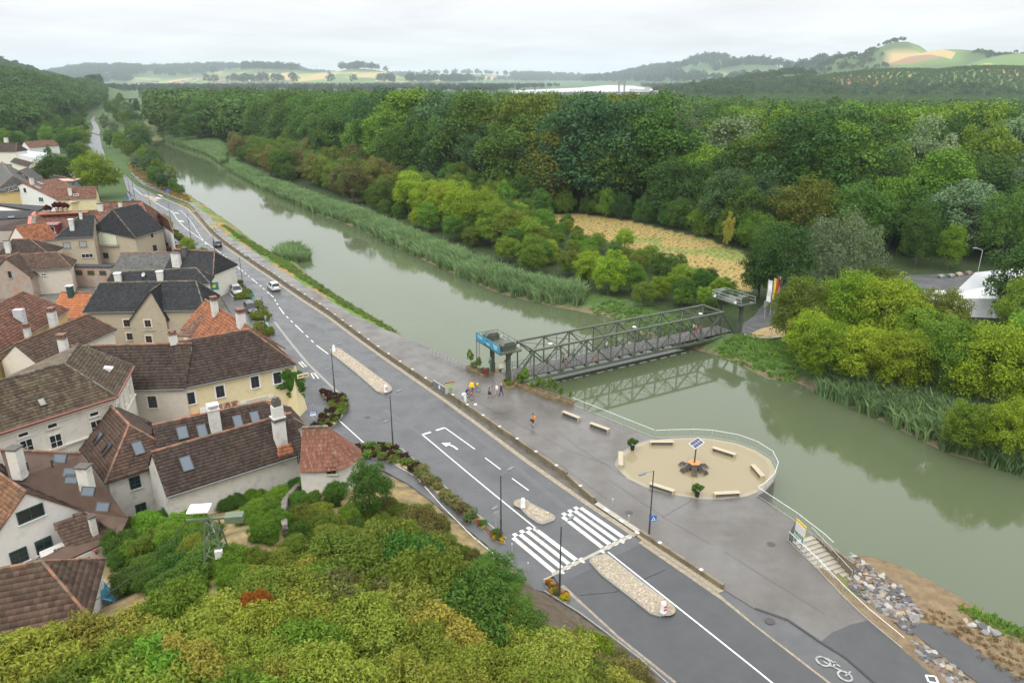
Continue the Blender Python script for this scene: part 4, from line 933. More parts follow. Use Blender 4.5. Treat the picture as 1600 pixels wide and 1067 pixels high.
class House:
    def __init__(s, name, label, roofm, wallm, tile=(.30, .36), cat='house', group=None):
        s.name, s.label, s.cat, s.group = name, label, cat, group; s.rm, s.wm, s.tile = roofm, wallm, tile; s.root = None; s.pl = {}; s.n = 0
    def at(s, p):
        if s.root is None: s.root = thing(s.name, s.label, s.cat, (p.x, p.y, -.2), 0, s.group)
        return s
    def roof(s, pts, key=None, rm=None, tile=None, thick=.16, name='roof'):
        pts = [Vector(p) for p in pts]; s.at(pts[0]); rm = rm or s.rm
        n = (pts[1]-pts[0]).cross(pts[2]-pts[0]).normalized()
        if n.z < 0: pts = list(reversed(pts)); n = -n
        m = MB(); b = [p-ZV*thick for p in pts]; m.poly(pts); m.poly(list(reversed(b)))
        for i in range(len(pts)): j = (i+1) % len(pts); m.poly([pts[i], b[i], b[j], pts[j]])
        o = m.build(name, rm, s.root)
        t = tile if tile is not None else s.tile
        if t:
            s.n += 1; me = tiles_mesh('roof_tiles', pts, rm, t[0], t[1], s.n)
            if me: q = obj('roof_tiles', me, o); q['kind'] = 'stuff'
        if key: s.pl[key] = (pts[0], n)
        return o
    def ridge(s, a, b, mt=None, w=.16):
        a, b = Vector(a), Vector(b); L = (b-a).length; k = max(2, int(L/.45)); m = MB()
        for i in range(k):
            p, q = a.lerp(b, i/k), a.lerp(b, (i+1.08)/k); m.tube([p+ZV*.05, q+ZV*.03], [w, w*.86], 6)
        m.build('ridge_tiles', mt or RIDGEO, s.root)
    def walls(s, foot, z0, tops, key='wall', wm=None):
        """foot: plan corners in order; tops: top z of each corner"""
        s.at(Vector((*foot[0], 0))); m = MB(); n = len(foot)
        m.prism([tuple(p) for p in foot], z0, list(tops)); o = m.build('wall', wm or s.wm, s.root); return o
    def block(s, RA, RB, u, wn, zen, wf=None, zef=None, hipA=0., hipB=0., over=.35, z0=-.4, rm=None, ridge_mt=None, far=True, wall=True, farm=None, extraA=0., extraB=0., tag=''):
        """ridge RA-RB, near eave wn away along u at height zen; hips of given length or gables"""
        RA, RB, u = Vector(RA), Vector(RB), Vector(u); zr = RA.z; e = (RB-RA).normalized(); wf = wn if wf is None else wf; zef = zen if zef is None else zef
        s.at(RA.lerp(RB, .5))
        def E(R, sg, hip, side):
            w, z = (wn, zen) if side > 0 else (wf, zef); p = R+e*sg*hip+u*side*w; p.z = z; return p
        NA, NB, FA, FB = E(RA, -1, hipA, 1), E(RB, 1, hipB, 1), E(RA, -1, hipA, -1), E(RB, 1, hipB, -1)
        s.roof([NA, NB, RB, RA], tag+'near', rm); 
        if far: s.roof([FB, FA, RA, RB], tag+'far', rm, tile=farm)
        if hipA > 0: s.roof([FA, NA, RA], tag+'endA', rm)
        if hipB > 0: s.roof([NB, FB, RB], tag+'endB', rm)
        s.ridge(RA, RB, ridge_mt)
        if hipA > 0: s.ridge(RA, NA, ridge_mt, .12); s.ridge(RA, FA, ridge_mt, .12)
        if hipB > 0: s.ridge(RB, NB, ridge_mt, .12); s.ridge(RB, FB, ridge_mt, .12)
        oA = over if hipA > 0 else .12; oB = over if hipB > 0 else .12
        sn = (zr-zen)/wn; sf = (zr-zef)/wf
        a = NA+e*oA-u*over; b = NB-e*oB-u*over; c = FB-e*oB+u*over; d = FA+e*oA+u*over
        zn = zen+over*sn-.17; zf = zef+over*sf-.17
        if wall:
            m = MB(); zz = z0
            def w4(p, q, zp, zq): m.poly([(p.x, p.y, zz), (q.x, q.y, zz), (q.x, q.y, zq), (p.x, p.y, zp)])
            w4(a, b, zn, zn); w4(c, d, zf, zf)
            ra, rb = RA+e*oA, RB-e*oB
            for (p, q, zp, zq, r, hip) in ((b, c, zn, zf, rb, hipB), (d, a, zf, zn, ra, hipA)):
                if hip > 0: w4(p, q, zp, zq)
                else: m.poly([(p.x, p.y, zz), (q.x, q.y, zz), (q.x, q.y, zq), (r.x, r.y, zr-.18), (p.x, p.y, zp)])
            m.build('wall', s.wm, s.root)
        s.pl[tag+'wnear'] = (a, u.copy()); s.pl[tag+'wfar'] = (c, -u); s.pl[tag+'wA'] = (a, -e); s.pl[tag+'wB'] = (b, e.copy())
        m = MB(); m.tube([NA-ZV*.1+u*.05, NB-ZV*.1+u*.05], .07, 6); m.build('gutter', GUT, s.root)
        return NA, NB, FA, FB
    def eaved(s, ea, eb, ze, ra, rb, pitch, side=1, hip=(None, None), ext=(0, 0), **kw):
        """photo pixels of the near eave and of the ridge -> block()"""
        A, B = G(*ea, ze), G(*eb, ze); e = (B-A).normalized(); up = Vector((-e.y, e.x, 0)); up = (up if up.y > 0 else -up)*side
        t = math.tan(math.radians(pitch)); n = e.cross(up*math.cos(math.radians(pitch))+ZV*math.sin(math.radians(pitch)))
        Ra, Rb = hit(*ra, A, n), hit(*rb, A, n); zr = (Ra.z+Rb.z)/2; w = (zr-ze)/t; L = (B-A).length
        tA, tB = (Ra-A).dot(e), (Rb-A).dot(e)
        hA = hip[0] if hip[0] is not None else (tA if tA > 1.2 else 0); hB = hip[1] if hip[1] is not None else (L-tB if L-tB > 1.2 else 0)
        RA = A+e*(hA-ext[0])+up*w; RB = B-e*(hB-ext[1])+up*w; RA.z = RB.z = zr
        return s.block(RA, RB, -up, w, ze, hipA=hA, hipB=hB, **kw)
    def frame_at(s, key, u, v):
        p, n = s.pl[key]; q = hit(u, v, p, n); x = ZV.cross(n); 
        if x.length < 1e-3: x = Vector((1, 0, 0))
        x.normalize(); y = n.cross(x).normalized()
        if y.z < 0: y = -y
        return q, n.normalized(), x, y
    def window(s, key, u, v, w, h, fr=FR_W, mull=(1, 1), surround=None, glass=GLASS, sill=True, blind=None):
        q, n, x, y = s.frame_at(key, u, v); f = .07
        X = Matrix((x, y, n)).transposed()
        m = MB(); d = .09; c = q+n*.03
        for sg in (-1, 1):
            m.box(c+x*sg*(w/2-f/2), (f, h, d), X=X); m.box(c+y*sg*(h/2-f/2), (w-2*f, f, d), X=X)
        for k in range(mull[0]): m.box(c+x*(-w/2+w*(k+1)/(mull[0]+1)), (.05, h-2*f, d*.7), X=X)
        for k in range(mull[1]): m.box(c+y*(-h/2+h*(k+1)/(mull[1]+1)), (w-2*f, .035, d*.6), X=X)
        o = m.build('window', fr, s.root)
        m = MB(); m.box(q+n*.015, (w-f, h-f, .02), X=X); m.build('pane', blind or glass, o)
        if sill: m = MB(); m.box(q-y*(h/2+.05)+n*.08, (w+.2, .08, .18), X=X); m.build('sill', surround or s.wm, o)
        if surround:
            m = MB()
            for sg in (-1, 1): m.box(q+x*sg*(w/2+.09)+n*.02, (.17, h+.36, .05), X=X); m.box(q+y*sg*(h/2+.09)+n*.02, (w, .17, .05), X=X)
            m.build('surround', surround, o)
        return o
    def skylight(s, key, u, v, w=.8, h=1.2, open_=0.0, glass=None):
        q, n, x, y = s.frame_at(key, u, v); X = Matrix((x, y, n)).transposed()
        m = MB(); c = q+n*.13
        for sg in (-1, 1): m.box(c+x*sg*(w/2), (.09, h+.09, .16), X=X); m.box(c+y*sg*(h/2), (w-.09, .09, .16), X=X)
        o = m.build('skylight', FR_D, s.root); m = MB()
        if open_:
            a = q+y*h/2+n*.2; R = Matrix.Rotation(open_, 3, x); y2 = R@(-y); n2 = x.cross(y2); n2 = n2 if n2.z > 0 else -n2
            m.hexa([a-x*w/2, a+x*w/2, a+x*w/2+y2*h, a-x*w/2+y2*h, a-x*w/2+n2*.05, a+x*w/2+n2*.05, a+x*w/2+y2*h+n2*.05, a-x*w/2+y2*h+n2*.05])
        else: m.box(c+n*.045, (w-.08, h-.08, .03), X=X)
        m.build('pane', glass or SKYGL, o); return o
    def chimney(s, key, u, v, h=1.6, w=.7, d=.7, mt=None, cap='slab', rz=None, pots=0, capm=None):
        q, n, x, y = s.frame_at(key, u, v); a = math.atan2(x.y, x.x) if rz is None else rz
        m = MB(); m.box(q+ZV*(h/2-.5), (w, d, h+1.0), a); o = m.build('chimney', mt or CHIM_W, s.root, bevel=.02)
        m = MB(); t = q+ZV*h
        if cap == 'slab': m.box(t+ZV*.05, (w+.18, d+.18, .12), a)
        elif cap == 'hat':
            m.box(t+ZV*.05, (w+.16, d+.16, .1), a)
            R = Matrix.Rotation(a, 3, 'Z')
            for sx in (-1, 1):
                for sy in (-1, 1): m.box(t+R@Vector((sx*w*.36, sy*d*.36, .28)), (.14, .14, .4), a)
            m.box(t+ZV*.52, (w+.1, d+.1, .1), a)
        m.build('chimney_cap', capm or CAPD, o)
        for k in range(pots): m = MB(); m.lathe(t+Vector((math.cos(a), math.sin(a), 0))*(k-(pots-1)/2)*.35+ZV*.1, [(.1, 0), (.12, .4), (.09, .4)], 8); m.build('chimney_pot', CHIM_B, o)
        return o
def zB(x, y): return (x/3.5575, 400+y/3.5575)
def zA(x, y): return (x/3.5575, 180+y/3.5575)
def zC(x, y): return (x/2.6225, 660+y/2.6225)
def zD(x, y): return (200+x/3.5575, 560+y/3.5575)
def zE(x, y): return (200+x/3.5575, 400+y/3.5575)
def z3(x, y): return (x/7.62, 190+y/7.62)
def z4(x, y): return (x/7.62, 320+y/7.62)
def z5(x, y): return (200+x/7.62, 290+y/7.62)
FINE = (.26, .34); MIDT = (.34, .42); FART = (.5, .6)
# ---- long inn: yellow part and beige part
h = House('inn', 'long yellow and beige inn with dark brown tile roof at the street corner', T_BROWN, W_YEL, (.30, .40))
NA, NB, FA, FB = h.eaved((281,607), (464,569), 6.3, (275,535), (388,515), 45, hip=(0, 4.4))
for (x, y) in ((348,790),(512,752),(706,700),(830,677)): h.window('wnear', *zE(x, y), .95, 1.5, FR_D, (1, 0), WHITEP)
q_, n_, x_, y_ = h.frame_at('wnear', *zE(365, 875)); X_ = Matrix((x_, y_, n_)).transposed(); m = MB(); m.box(q_+n_*.6, (1.1, 1.2, .06), X=Matrix((x_, (y_+n_*1.2).normalized(), (n_-y_*.4).normalized())).transposed()); m.build('awning', mat('orange_cloth', (.72, .20, .06), .6), h.root)
q_, n_, x_, y_ = h.frame_at('wnear', *zE(428, 858)); m = MB(); m.box(q_+n_*.1, (1.15, .9, .1), X=Matrix((x_, y_, n_)).transposed()); m.build('sign_board', WHITEP, h.root)
q_, n_, x_, y_ = h.frame_at('wnear', *zE(718, 795)); m = MB(); m.box(q_+n_*.05, (4.2, .42, .06), X=Matrix((x_, y_, n_)).transposed()); sb = m.build('sign_board', W_CRM, h.root)
def lettering(txt, size, mt, origin, x, y, n, parent, name='lettering', extrude=.01, align='CENTER'):
    cu = bpy.data.curves.new('txt', 'FONT'); cu.body = txt; cu.size = size; cu.extrude = extrude; cu.align_x = align; cu.align_y = 'CENTER'
    o = bpy.data.objects.new('txt', cu); COL.objects.link(o); bpy.context.view_layer.update()
    me = bpy.data.meshes.new_from_object(o.evaluated_get(bpy.context.evaluated_depsgraph_get())); bpy.data.objects.remove(o)
    M_ = Matrix((x, y, n)).transposed().to_4x4(); M_.translation = origin; me.transform(M_)
    me.materials.clear(); me.materials.append(mt); return obj(name, me, parent)
q_, n_, x_, y_ = h.frame_at('wnear', *zE(527, 838)); lettering('中国酒家', .95, mat('dark_red_paint', (.22, .02, .04), .5), q_+n_*.06, x_, y_, n_, h.root)
q_, n_, x_, y_ = h.frame_at('wnear', *zE(718, 795)); lettering('CHINARESTAURANT', .3, mat('grey_letter', (.3, .27, .22), .5), q_+n_*.09, x_, y_, n_, sb)
c_ = G(*zE(972, 665), 5.0)
m = MB(); m.box(c_, (1.5, .08, .55), .62); ps = m.build('projecting_sign', mat('cream_sign', (.68, .58, .38), .5), h.root)
lettering('酒家 BIER', .3, MATS['dark_red_paint'], c_-Vector((-math.sin(.62), math.cos(.62), 0))*.05, Vector((math.cos(.62), math.sin(.62), 0)), ZV, Vector((math.sin(.62), -math.cos(.62), 0)), ps)
h.wm = W_BEI
h.eaved((205,609), (281,607), 6.3, (143,543), (275,535), 45, hip=(0, 0), ext=(9, .6), tag='b_')
h.window('b_wnear', *zE(137, 810), 1.0, 1.5, FR_D, (1, 0), W_CRM)
m = MB(); p0 = G(282.5, 609, 6.0); m.tube([(p0.x, p0.y-.0, 6.0), (p0.x+.05, p0.y+.35, 5.6), (p0.x+.05, p0.y+.35, 0)], .06, 6); m.build('downpipe', GUT, h.root)
h.chimney('b_near', *zB(362, 540), 1.9, .85, .85, CHIM_W, 'hat', capm=CHIM_B)
h.chimney('near', *zB(965, 478), 1.0, .9, .7, CHIM_W, 'hat', capm=CHIM_B)
INN = h
# battered corner buttress and ivy at the inn's street corner
m = MB(); b0 = NB-Vector((.3, .2, 0)); fx = G(470, 650, 0); 
d_ = Vector((fx.x-b0.x, fx.y-b0.y, 0)); m.hexa([(b0.x-1.5, b0.y-.5, -.3), (fx.x, fx.y-.3, -.3), (fx.x+.3, fx.y+2.2, -.3), (b0.x-1, b0.y+2, -.3), (b0.x-1.2, b0.y-.1, 5.6), (b0.x-.25, b0.y+.15, 5.6), (b0.x-.3, b0.y+1.5, 5.6), (b0.x-1, b0.y+1.5, 5.6)]); m.build('buttress', W_YEL, h.root)
# ---- double-roofed house with four skylights
h = House('double_roofed_house', 'brown double-roofed house with skylights and tall white chimneys', T_BROWN, W_OLD, FINE)
NA, NB, FA, FB = h.eaved((260,776), (481,706), 5.0, (230,703), (445,653), 42, hip=(0, 0), z0=-.4, far=False)
RA, RB = G(230,703,8.1), G(445,653,8.1); e_ = (NB-NA).normalized(); u_v = Vector((e_.y, -e_.x, 0))
zr_ = NA.z+0; 
R1, R2 = G(246,663,8.3), G(414,627,8.3); e2 = (R2-R1).normalized(); un = Vector((e2.y, -e2.x, 0)); un = un if un.y < 0 else -un
h.block(R1-e2*.5, R2, un, 2.9, 5.7, 3.0, 5.5, hipB=3.4, tag='r_', over=.25)
fr_ = h.pl['near'][0]
RN = [NA, NB]; w_ = (8.1-5.0)/math.tan(math.radians(42)); 
ra_, rb_ = NA-u_v*w_, NB-u_v*w_; ra_.z = rb_.z = 5.0+w_*math.tan(math.radians(42)); va, vb = ra_-u_v*2.6, rb_-u_v*2.6; va.z = vb.z = 5.75
h.roof([vb, va, ra_, rb_], 'far', tile=0)
h.skylight('near', *zD(325, 587), .95, 1.45)
for x, y, w in ((303,415,.95),(412,404,.85),(610,352,.85),(705,330,.85)): h.skylight('r_near', *zD(x, y), w, 1.35)
h.chimney('near', *zD(850, 470), 2.6, 1.1, .95, CHIM_W, 'slab', pots=0)
q_, n_, x_, y_ = h.frame_at('near', *zD(850, 470)); a_ = math.atan2(x_.y, x_.x)
m = MB(); m.box(q_+ZV*2.85+y_*.1, (1.3, 1.15, .14), a_); m.box(q_+ZV*3.5, (1.0, .85, 1.3), a_); m.build('chimney_stack', CHIM_W, h.root); m = MB(); m.box(q_+ZV*4.45, (.75, .65, .8), a_); m.box(q_+ZV*4.9, (.5, .45, .3), a_+.5); m.build('chimney_cap', CAPD, h.root)
h.chimney('r_near', *zD(490, 400), 2.4, 1.05, .9, CHIM_W, 'hat', capm=CHIM_W)
h.roof([G(*zD(830,505), 6.55)+ZV*.2, G(*zD(910,490), 6.55)+ZV*.2, G(*zD(922,535), 5.9)+ZV*.2, G(*zD(835,556), 5.9)+ZV*.2], 'patch', T_ORANGE, (.26, .34), .05)
# small clay porch with satellite dish under the eave
h = House('garden_porch', 'small clay tiled porch roof with satellite dish beside the garden', T_ORANGE, W_OLD, FINE, 'shed')
p_ = [G(*zD(x, y), z) for x, y, z in ((370,665,4.2),(478,690,3.7),(500,715,2.9),(345,770,2.9),(325,725,3.6))]; h.roof([p_[0], p_[1], p_[2], p_[3]], 'near'); h.roof([p_[0], p_[3], p_[4]], 'side')
h.walls([p_[3].xy, p_[2].xy, p_[1].xy, p_[0].xy], -.2, [2.7, 2.7, 3.4, 3.9])
m = MB(); c_ = G(*zD(375,742), 3.3); nrm_ = Vector((-.5, -.6, .62)).normalized(); X_ = nrm_.to_track_quat('Z', 'Y').to_matrix()
prof = [(.01, 0), (.2, .03), (.38, .11), (.42, .14)]; mm = MB(); mm.lathe((0, 0, 0), prof, 16); mm.v = [tuple(c_+X_@Vector(q)) for q in mm.v]; mm.beam(c_, c_+nrm_*.45, .03, .03); mm.beam(c_, c_-ZV*.9, .05, .05); mm.build('satellite_dish', mat('dish_grey', (.45, .46, .47), .5), h.root)
# ---- hip-roofed white house
h = House('hipped_house', 'white house with warm brown hipped roof and small skylights', T_BROWN2, W_OLD, FINE)
A_, B_ = G(120,697,5.0), G(164,755,5.0); e_ = (B_-A_).normalized(); up_ = Vector((-e_.y, e_.x, 0)); up_ = up_ if up_.y > 0 else -up_
RB_ = B_-e_*3.7+up_*3.8; RA_ = A_-e_*1.0+up_*3.8; RA_.z = RB_.z = 8.5
h.block(RA_, RB_, -up_, 3.8, 5.0, hipB=3.7, hipA=0, ridge_mt=RIDGEO)
for (x, y, o_) in ((405,68,.25),(440,112,.5)): h.skylight('near', *zC(x, y), .8, 1.3, o_)
h.skylight('endB', *zC(566, 107), .9, 1.35)
for (x, y) in ((835,940),(875,995)): h.skylight('far', *zB(x, y), .8, 1.3, .3)
h.window('wB', *zC(553, 245), 1.0, 1.3, FR_G, (1, 2)); h.window('wB', *zC(578, 353), 1.0, 1.2, FR_G, (1, 2))
# ---- white gabled house
h = House('gabled_house', 'white gabled house with green windows and lean-to tile roof', T_BROWN2, W_WHI, FINE)
ap = G(*zC(105,285), 8.0); rr0 = G(*zC(350,362), 4.0); hv = rr0-ap; hv.z = 0; W2 = hv.length; hv.normalize(); bk = Vector((-hv.y, hv.x, 0)); bk = bk if (bk.x < 0) else -bk
far_ = ap+bk*15
h.block(far_, ap, hv, W2, 4.0, hipA=0, hipB=0, rm=T_BROWN2, z0=-.6)
me_ = [o for o in h.root.children if o.name.startswith('roof')][1]
for c_ in [me_]+list(me_.children): c_.data.materials[0] = tilemat('weathered_orange_tile', (.24, .125, .07), (.13, .085, .055), .55)
# right-hand rear part running to the neighbour
p1, p2, p3, p4 = G(*zC(0,112), 8.6), G(*zC(330,127), 8.6), G(*zC(525,392), 4.2), G(*zC(490,462), 3.6)
h.roof([p1, p2, p3, p4, G(*zC(352,364), 4.35), G(*zC(40,232), 8.05)], 'rear', T_BROWN2)
h.ridge(p1, p2)
for (x, y) in ((250,148),(290,205),(298,232),(365,283),(425,346)): h.skylight('rear', *zC(x, y), 1.15, .75)
h.chimney('rear', *zC(75, 185), 1.9, .95, .9, CHIM_W, 'slab'); h.chimney('rear', *zC(352, 235), 1.3, 1.0, .8, CHIM_W, 'slab')
for (x, y) in ((216,185),(117,195)):
    q_, n_, x_, y_ = h.frame_at('rear', *zC(x, y)); m = MB(); m.tube([q_, q_+ZV*.8], .08, 8); m.build('vent_pipe', FR_D, h.root)
h.window('wB', *zC(125, 373), 2.1, 1.2, FR_G, (1, 0)); h.window('wB', *zC(180, 502), 1.35, 1.35, FR_G, (1, 2)); h.window('wB', *zC(78, 547), 1.35, 1.35, FR_G, (1, 2))
# lean-to
l1, l2, l3, l4 = G(*zC(80,600), 2.6), G(*zC(175,606), 2.4), G(*zC(490,465), 2.6), G(*zC(480,442), 3.3)
l5, l6, l7 = G(*zC(350,368), 4.4), G(*zC(217,412), 4.4), G(*zC(268,505), 3.0)
h.roof([l2, l3, l4, l5, l6, l7, l1], 'leanto', T_BROWN2); 
h.ridge(l5, l4, RIDGEO, .1)
f1, f2 = G(*zC(185,608), 2.3), G(*zC(485,472), 2.5)
h.walls([f1.xy, f2.xy, (f2+Vector((-2, 2.5, 0))).xy, (f1+Vector((-2, 2.5, 0))).xy], -.8, [2.2, 2.4, 2.6, 2.4], wm=W_OLD)
n_ = Vector((f2.y-f1.y, f1.x-f2.x, 0)).normalized(); n_ = n_ if n_.y < 0 else -n_; h.pl['lw'] = (f1, n_)
h.window('lw', *zC(293, 590), .95, 1.0, FR_W, (3, 3)); h.chimney('leanto', *zC(383, 430), 1.1, .5, .5, CHIM_W, 'slab')
RF = mat('red_flower', (.55, .03, .06), .5); GF = leafmat('flower_leaf')
for k, (x, y) in enumerate(((352,565),(390,525),(430,535),(456,498))):
    q = h.frame_at('lw', *zC(x, y)); r = thing('flower_pot', 'hanging flower pot on the stone wall of the lean-to, '+['lowest, red', 'second, red', 'third, green', 'uppermost, pale'][k], 'flower pot', q[0]); m = MB(); m.lathe(q[0]+n_*.25-ZV*.2, [(.09, 0), (.15, .22), (.12, .22)], 10); m.build('pot', CHIM_B, r)
    m = MB(); r_ = random.Random(k)
    for j in range(26): c = q[0]+n_*.25+Vector((r_.gauss(0, .13), r_.gauss(0, .13), r_.uniform(.02, .28))); m.box(c, (.08, .08, .05), r_.random()*3, m=0 if (k < 2 and j % 2) else 1)
    m.build('flowers', [RF, mat('leaf_green', (.06, .14, .03), .6)], r)
# stair ramp beside the stone wall
m = MB(); a0, a1 = G(*zC(390,655), 0.2), G(*zC(490,545), 2.0); m.beam(a0, a1, .18, .5); m.beam(a0+Vector((.9, -.3, 0)), a1+Vector((.9, -.3, 0)), .1, .1); m.build('stair_cheek', CONCL, h.root)
# ---- corner roof at the lower left
h = House('corner_house', 'brown tiled roof cut by the lower left picture corner', T_BROWN2, W_WHI, (.36, .42))
h.eaved((-40,1004), (141,966), 7.0, (-40,878), (65,896), 40, hip=(0, None))
# ---- palace-like cream house
h = House('palace_house', 'large cream house with mossy brown roof and stucco facade', T_MOSS, W_CRM, FINE)
A_, B_ = G(0,677,9.5), G(183,620,9.5); e_ = (B_-A_).normalized(); up_ = Vector((-e_.y, e_.x, 0)); up_ = up_ if up_.y > 0 else -up_; wP = 3.9; zP = 13.2
RB_ = A_+e_*7.9+up_*wP; RA_ = A_-e_*9+up_*wP; RA_.z = RB_.z = zP
RC_ = G(122,538,zP); D_ = G(209.5,572,9.5)
h.roof([A_-e_*9, B_, RB_, RA_], 'near'); h.roof([RB_, B_, D_, RC_], 'side', T_MOSS)
bk_ = (RC_-RB_); bk_.z = 0; sd2 = (B_-RB_); sd2.z = 0
F1 = RA_+up_*wP; F1.z = 9.5; F2 = RC_-(D_-RC_); F2.z = 9.5; F2 = RC_+up_*3+e_*-2.0; F2.z = 9.5
h.roof([RA_, RB_, RC_, F2, F1], 'far', tile=0); h.roof([RC_, D_, D_+up_*4-e_*1.5, F2], 'back', tile=0)
h.ridge(RA_, RB_, RIDGEM); h.ridge(RB_, RC_, RIDGEM); h.ridge(RB_, B_, RIDGEM, .13); h.ridge(RC_, D_, RIDGEM, .13)
inn_ = lambda p, a=.0: p
w1, w2, w3 = A_-e_*9+up_*.45, B_+up_*.45-e_*.35, D_-Vector((.45, .15, 0))
w4_, w5_ = D_+up_*4-e_*1.8, F1+e_*.4-up_*.4
h.walls([w1.xy, w2.xy, w3.xy, w4_.xy, w5_.xy], -.4, [9.45]*5)
h.pl['wf'] = (w2, -up_); sn_ = Vector(((w3-w2).y, -(w3-w2).x, 0)).normalized(); h.pl['ws'] = (w2, sn_ if sn_.x > 0 else -sn_)
m = MB(); red_g = mat('red_copper_gutter', (.24, .085, .07), .5, .2, 3)
for (p, q) in ((A_-e_*9, B_), (B_, D_)): m.tube([p-ZV*.05, q-ZV*.05], .13, 6)
m.build('gutter', red_g, h.root)
for (x, y) in ((128,990),(290,942),(522,877)): h.window('wf', *zB(x, y), .95, .5, FR_W, (0, 0), W_CRM)
for (x, y) in ((312,1030),(150,1060),(538,950)): h.window('wf', *zB(x, y), 1.15, 1.6, FR_W, (1, 1), W_CRM)
for (p, q, n_) in ((w1, w2, -up_), (w2, w3, h.pl['ws'][1])):
    for z, d in ((9.1, .22), (8.75, .12), (6.0, .18)):
        m = MB(); a, b = p+n_*d/2, q+n_*d/2; m.beam((a.x, a.y, z), (b.x, b.y, z), d, .16); m.build('cornice', W_CRM, h.root)
for k in range(5): 
    a = w2.lerp(w3, .1+k*.2); m = MB(); m.beam((a.x, a.y, 6.1), (a.x, a.y, 8.6), .45, .12, up=h.pl['ws'][1]); m.build('pilaster', W_CRM, h.root)
for k in range(3): h.window('ws', *pix(*(w2.lerp(w3, .2+k*.28).xy), 7.4), .6, 1.3, FR_W, (1, 1))
q_, n_, x_, y_ = h.frame_at('side', *zB(605, 635)); m = MB(); m.hexa([q_-x_*.4-y_*.2, q_+x_*.4-y_*.2, q_+x_*.4+y_*.6, q_-x_*.4+y_*.6, q_-x_*.4+n_*.5-y_*.2, q_+x_*.4+n_*.5-y_*.2, q_+x_*.4+y_*.6+n_*.1, q_-x_*.4+y_*.6+n_*.1]); m.build('roof_hatch', CHIM_W, h.root)
q_, n_, x_, y_ = h.frame_at('near', *zB(232, 815)); h.skylight('near', *zB(232, 815), .6, .8, glass=mat('old_pane', (.28, .27, .23), .5))
# ---- round-ended tower
h = House('round_tower', 'white round-ended town tower with speckled red tile roof', T_OLDRED, W_OLD, None, 'tower')
t0, t1 = G(482,668,9.2), G(512,667,9.2); e_ = (t1-t0).normalized(); up_ = Vector((-e_.y, e_.x, 0)); up_ = up_ if up_.y > 0 else -up_; h.at(t1)
Rr = 3.0; ze = 6.0; t0 = t0-e_*.6
prof = []; n_seg = 22
ring = [t1+(e_*math.cos(a)+up_*math.sin(a))*Rr for a in [(-math.pi/2)+math.pi*k/n_seg for k in range(n_seg+1)]]
outl = [t0-up_*Rr]+ring+[t0+up_*Rr]
for p in outl: p.z = ze
rows = 11
V_, Q_ = [], []; rt = np.random.default_rng(2)
# tile courses as real small tiles on the curved surface
tops = [t0]+[t1]*len(ring)+[t0]
def surf(i, f, s):  # i outline index + fraction f, s 0..1 up
    a = outl[i].lerp(outl[i+1], f); b = tops[i].lerp(tops[i+1], f); return a.lerp(b, s)
for i in range(len(outl)-1):
    L = (outl[i+1]-outl[i]).length; k = max(1, round(L/.26))
    for r in range(rows):
        for j in range(k):
            f0, f1 = j/k+.02, (j+1)/k-.02; s0, s1 = r/rows, min(1, (r+1.12)/rows); b = len(V_)
            sh = .5/k*(r % 2) if L > 1 else 0
            f0, f1 = min(f0+sh, 1), min(f1+sh, 1)
            nn_ = ((outl[i+1]-outl[i]).cross(tops[i]-outl[i])).normalized(); nn_ = nn_ if nn_.z > 0 else -nn_
            V_ += [surf(i, f0, s0)+nn_*.06, surf(i, f1, s0)+nn_*.06, surf(i, f1, s1)+nn_*.015, surf(i, f0, s1)+nn_*.015]; Q_.append((b, b+1, b+2, b+3))
m = MB()
for i in range(len(outl)-1): m.poly([outl[i], outl[i+1], tops[i+1], tops[i]] if (tops[i+1]-tops[i]).length > .01 else [outl[i], outl[i+1], tops[i]])
ro = m.build('roof', T_OLDRED, h.root); tl = obj('roof_tiles', npmesh('roof_tiles', [tuple(v) for v in V_], Q_, [T_OLDRED]), ro); tl['kind'] = 'stuff'
h.ridge(t0, t1, RIDGEM, .2)
ins = [t1+(p-t1)*.9 if i not in (0, len(outl)-1) else t0+(p-t0)*.9 for i, p in enumerate(outl)]
m = MB(); m.prism([p.xy for p in ins], -.4, ze+.25); m.build('wall', W_OLD, h.root)
h.pl['wf'] = (ins[0], -up_); h.window('wf', *zD(1130, 620), .9, .8, FR_B, (1, 0)); h.window('wf', *zD(1215, 765), .5, .7, FR_D, (0, 0))
rail = thing('balcony_fence', 'dark wooden balcony fence between the long roof and the tower', 'fence', G(*zD(945, 560), 4.5))
a, b = G(*zD(945, 570), 4.6), G(*zD(1020, 555), 4.6)
for k in range(8): m = MB(); p = a.lerp(b, k/7); m.beam(p-ZV*.3, p+ZV*.75, .09, .05); m.build('picket', FR_D, rail)
m = MB(); m.beam(a+ZV*.75, b+ZV*.75, .12, .08); m.beam(a, b, .1, .08); m.build('rail', FR_D, rail)
# ---- yellow house with orange-brown roof at the left edge
h = House('yellow_house', 'yellow house with patchy orange brown roof at the left edge', T_RED, W_GLD, MIDT)
h.eaved((0,551), (108,484), 7.0, (-50,498), (45,453), 40, side=-1, hip=(0, 3.0), ext=(8, 0))
h.chimney('near', *zB(165, 480), 2.2, .7, .7, CHIM_W, 'hat', capm=CHIM_B); h.chimney('near', *zB(305, 400), 2.6, 1.1, .9, CHIM_W, 'hat', capm=CHIM_B); h.chimney('near', *zB(115, 355), 1.6, .9, 1.3, mat('light_sheet', (.50, .52, .53), .4), 'none')
# ---- brown house behind the inn
h = House('brown_roofed_house', 'plain dark brown roof tucked behind the inn, ivy at its gable', T_BROWN2, W_CRM, MIDT)
h.eaved((60,570), (183,515), 6.0, (36,546), (136,481), 40, side=1, hip=(0, 1.5))
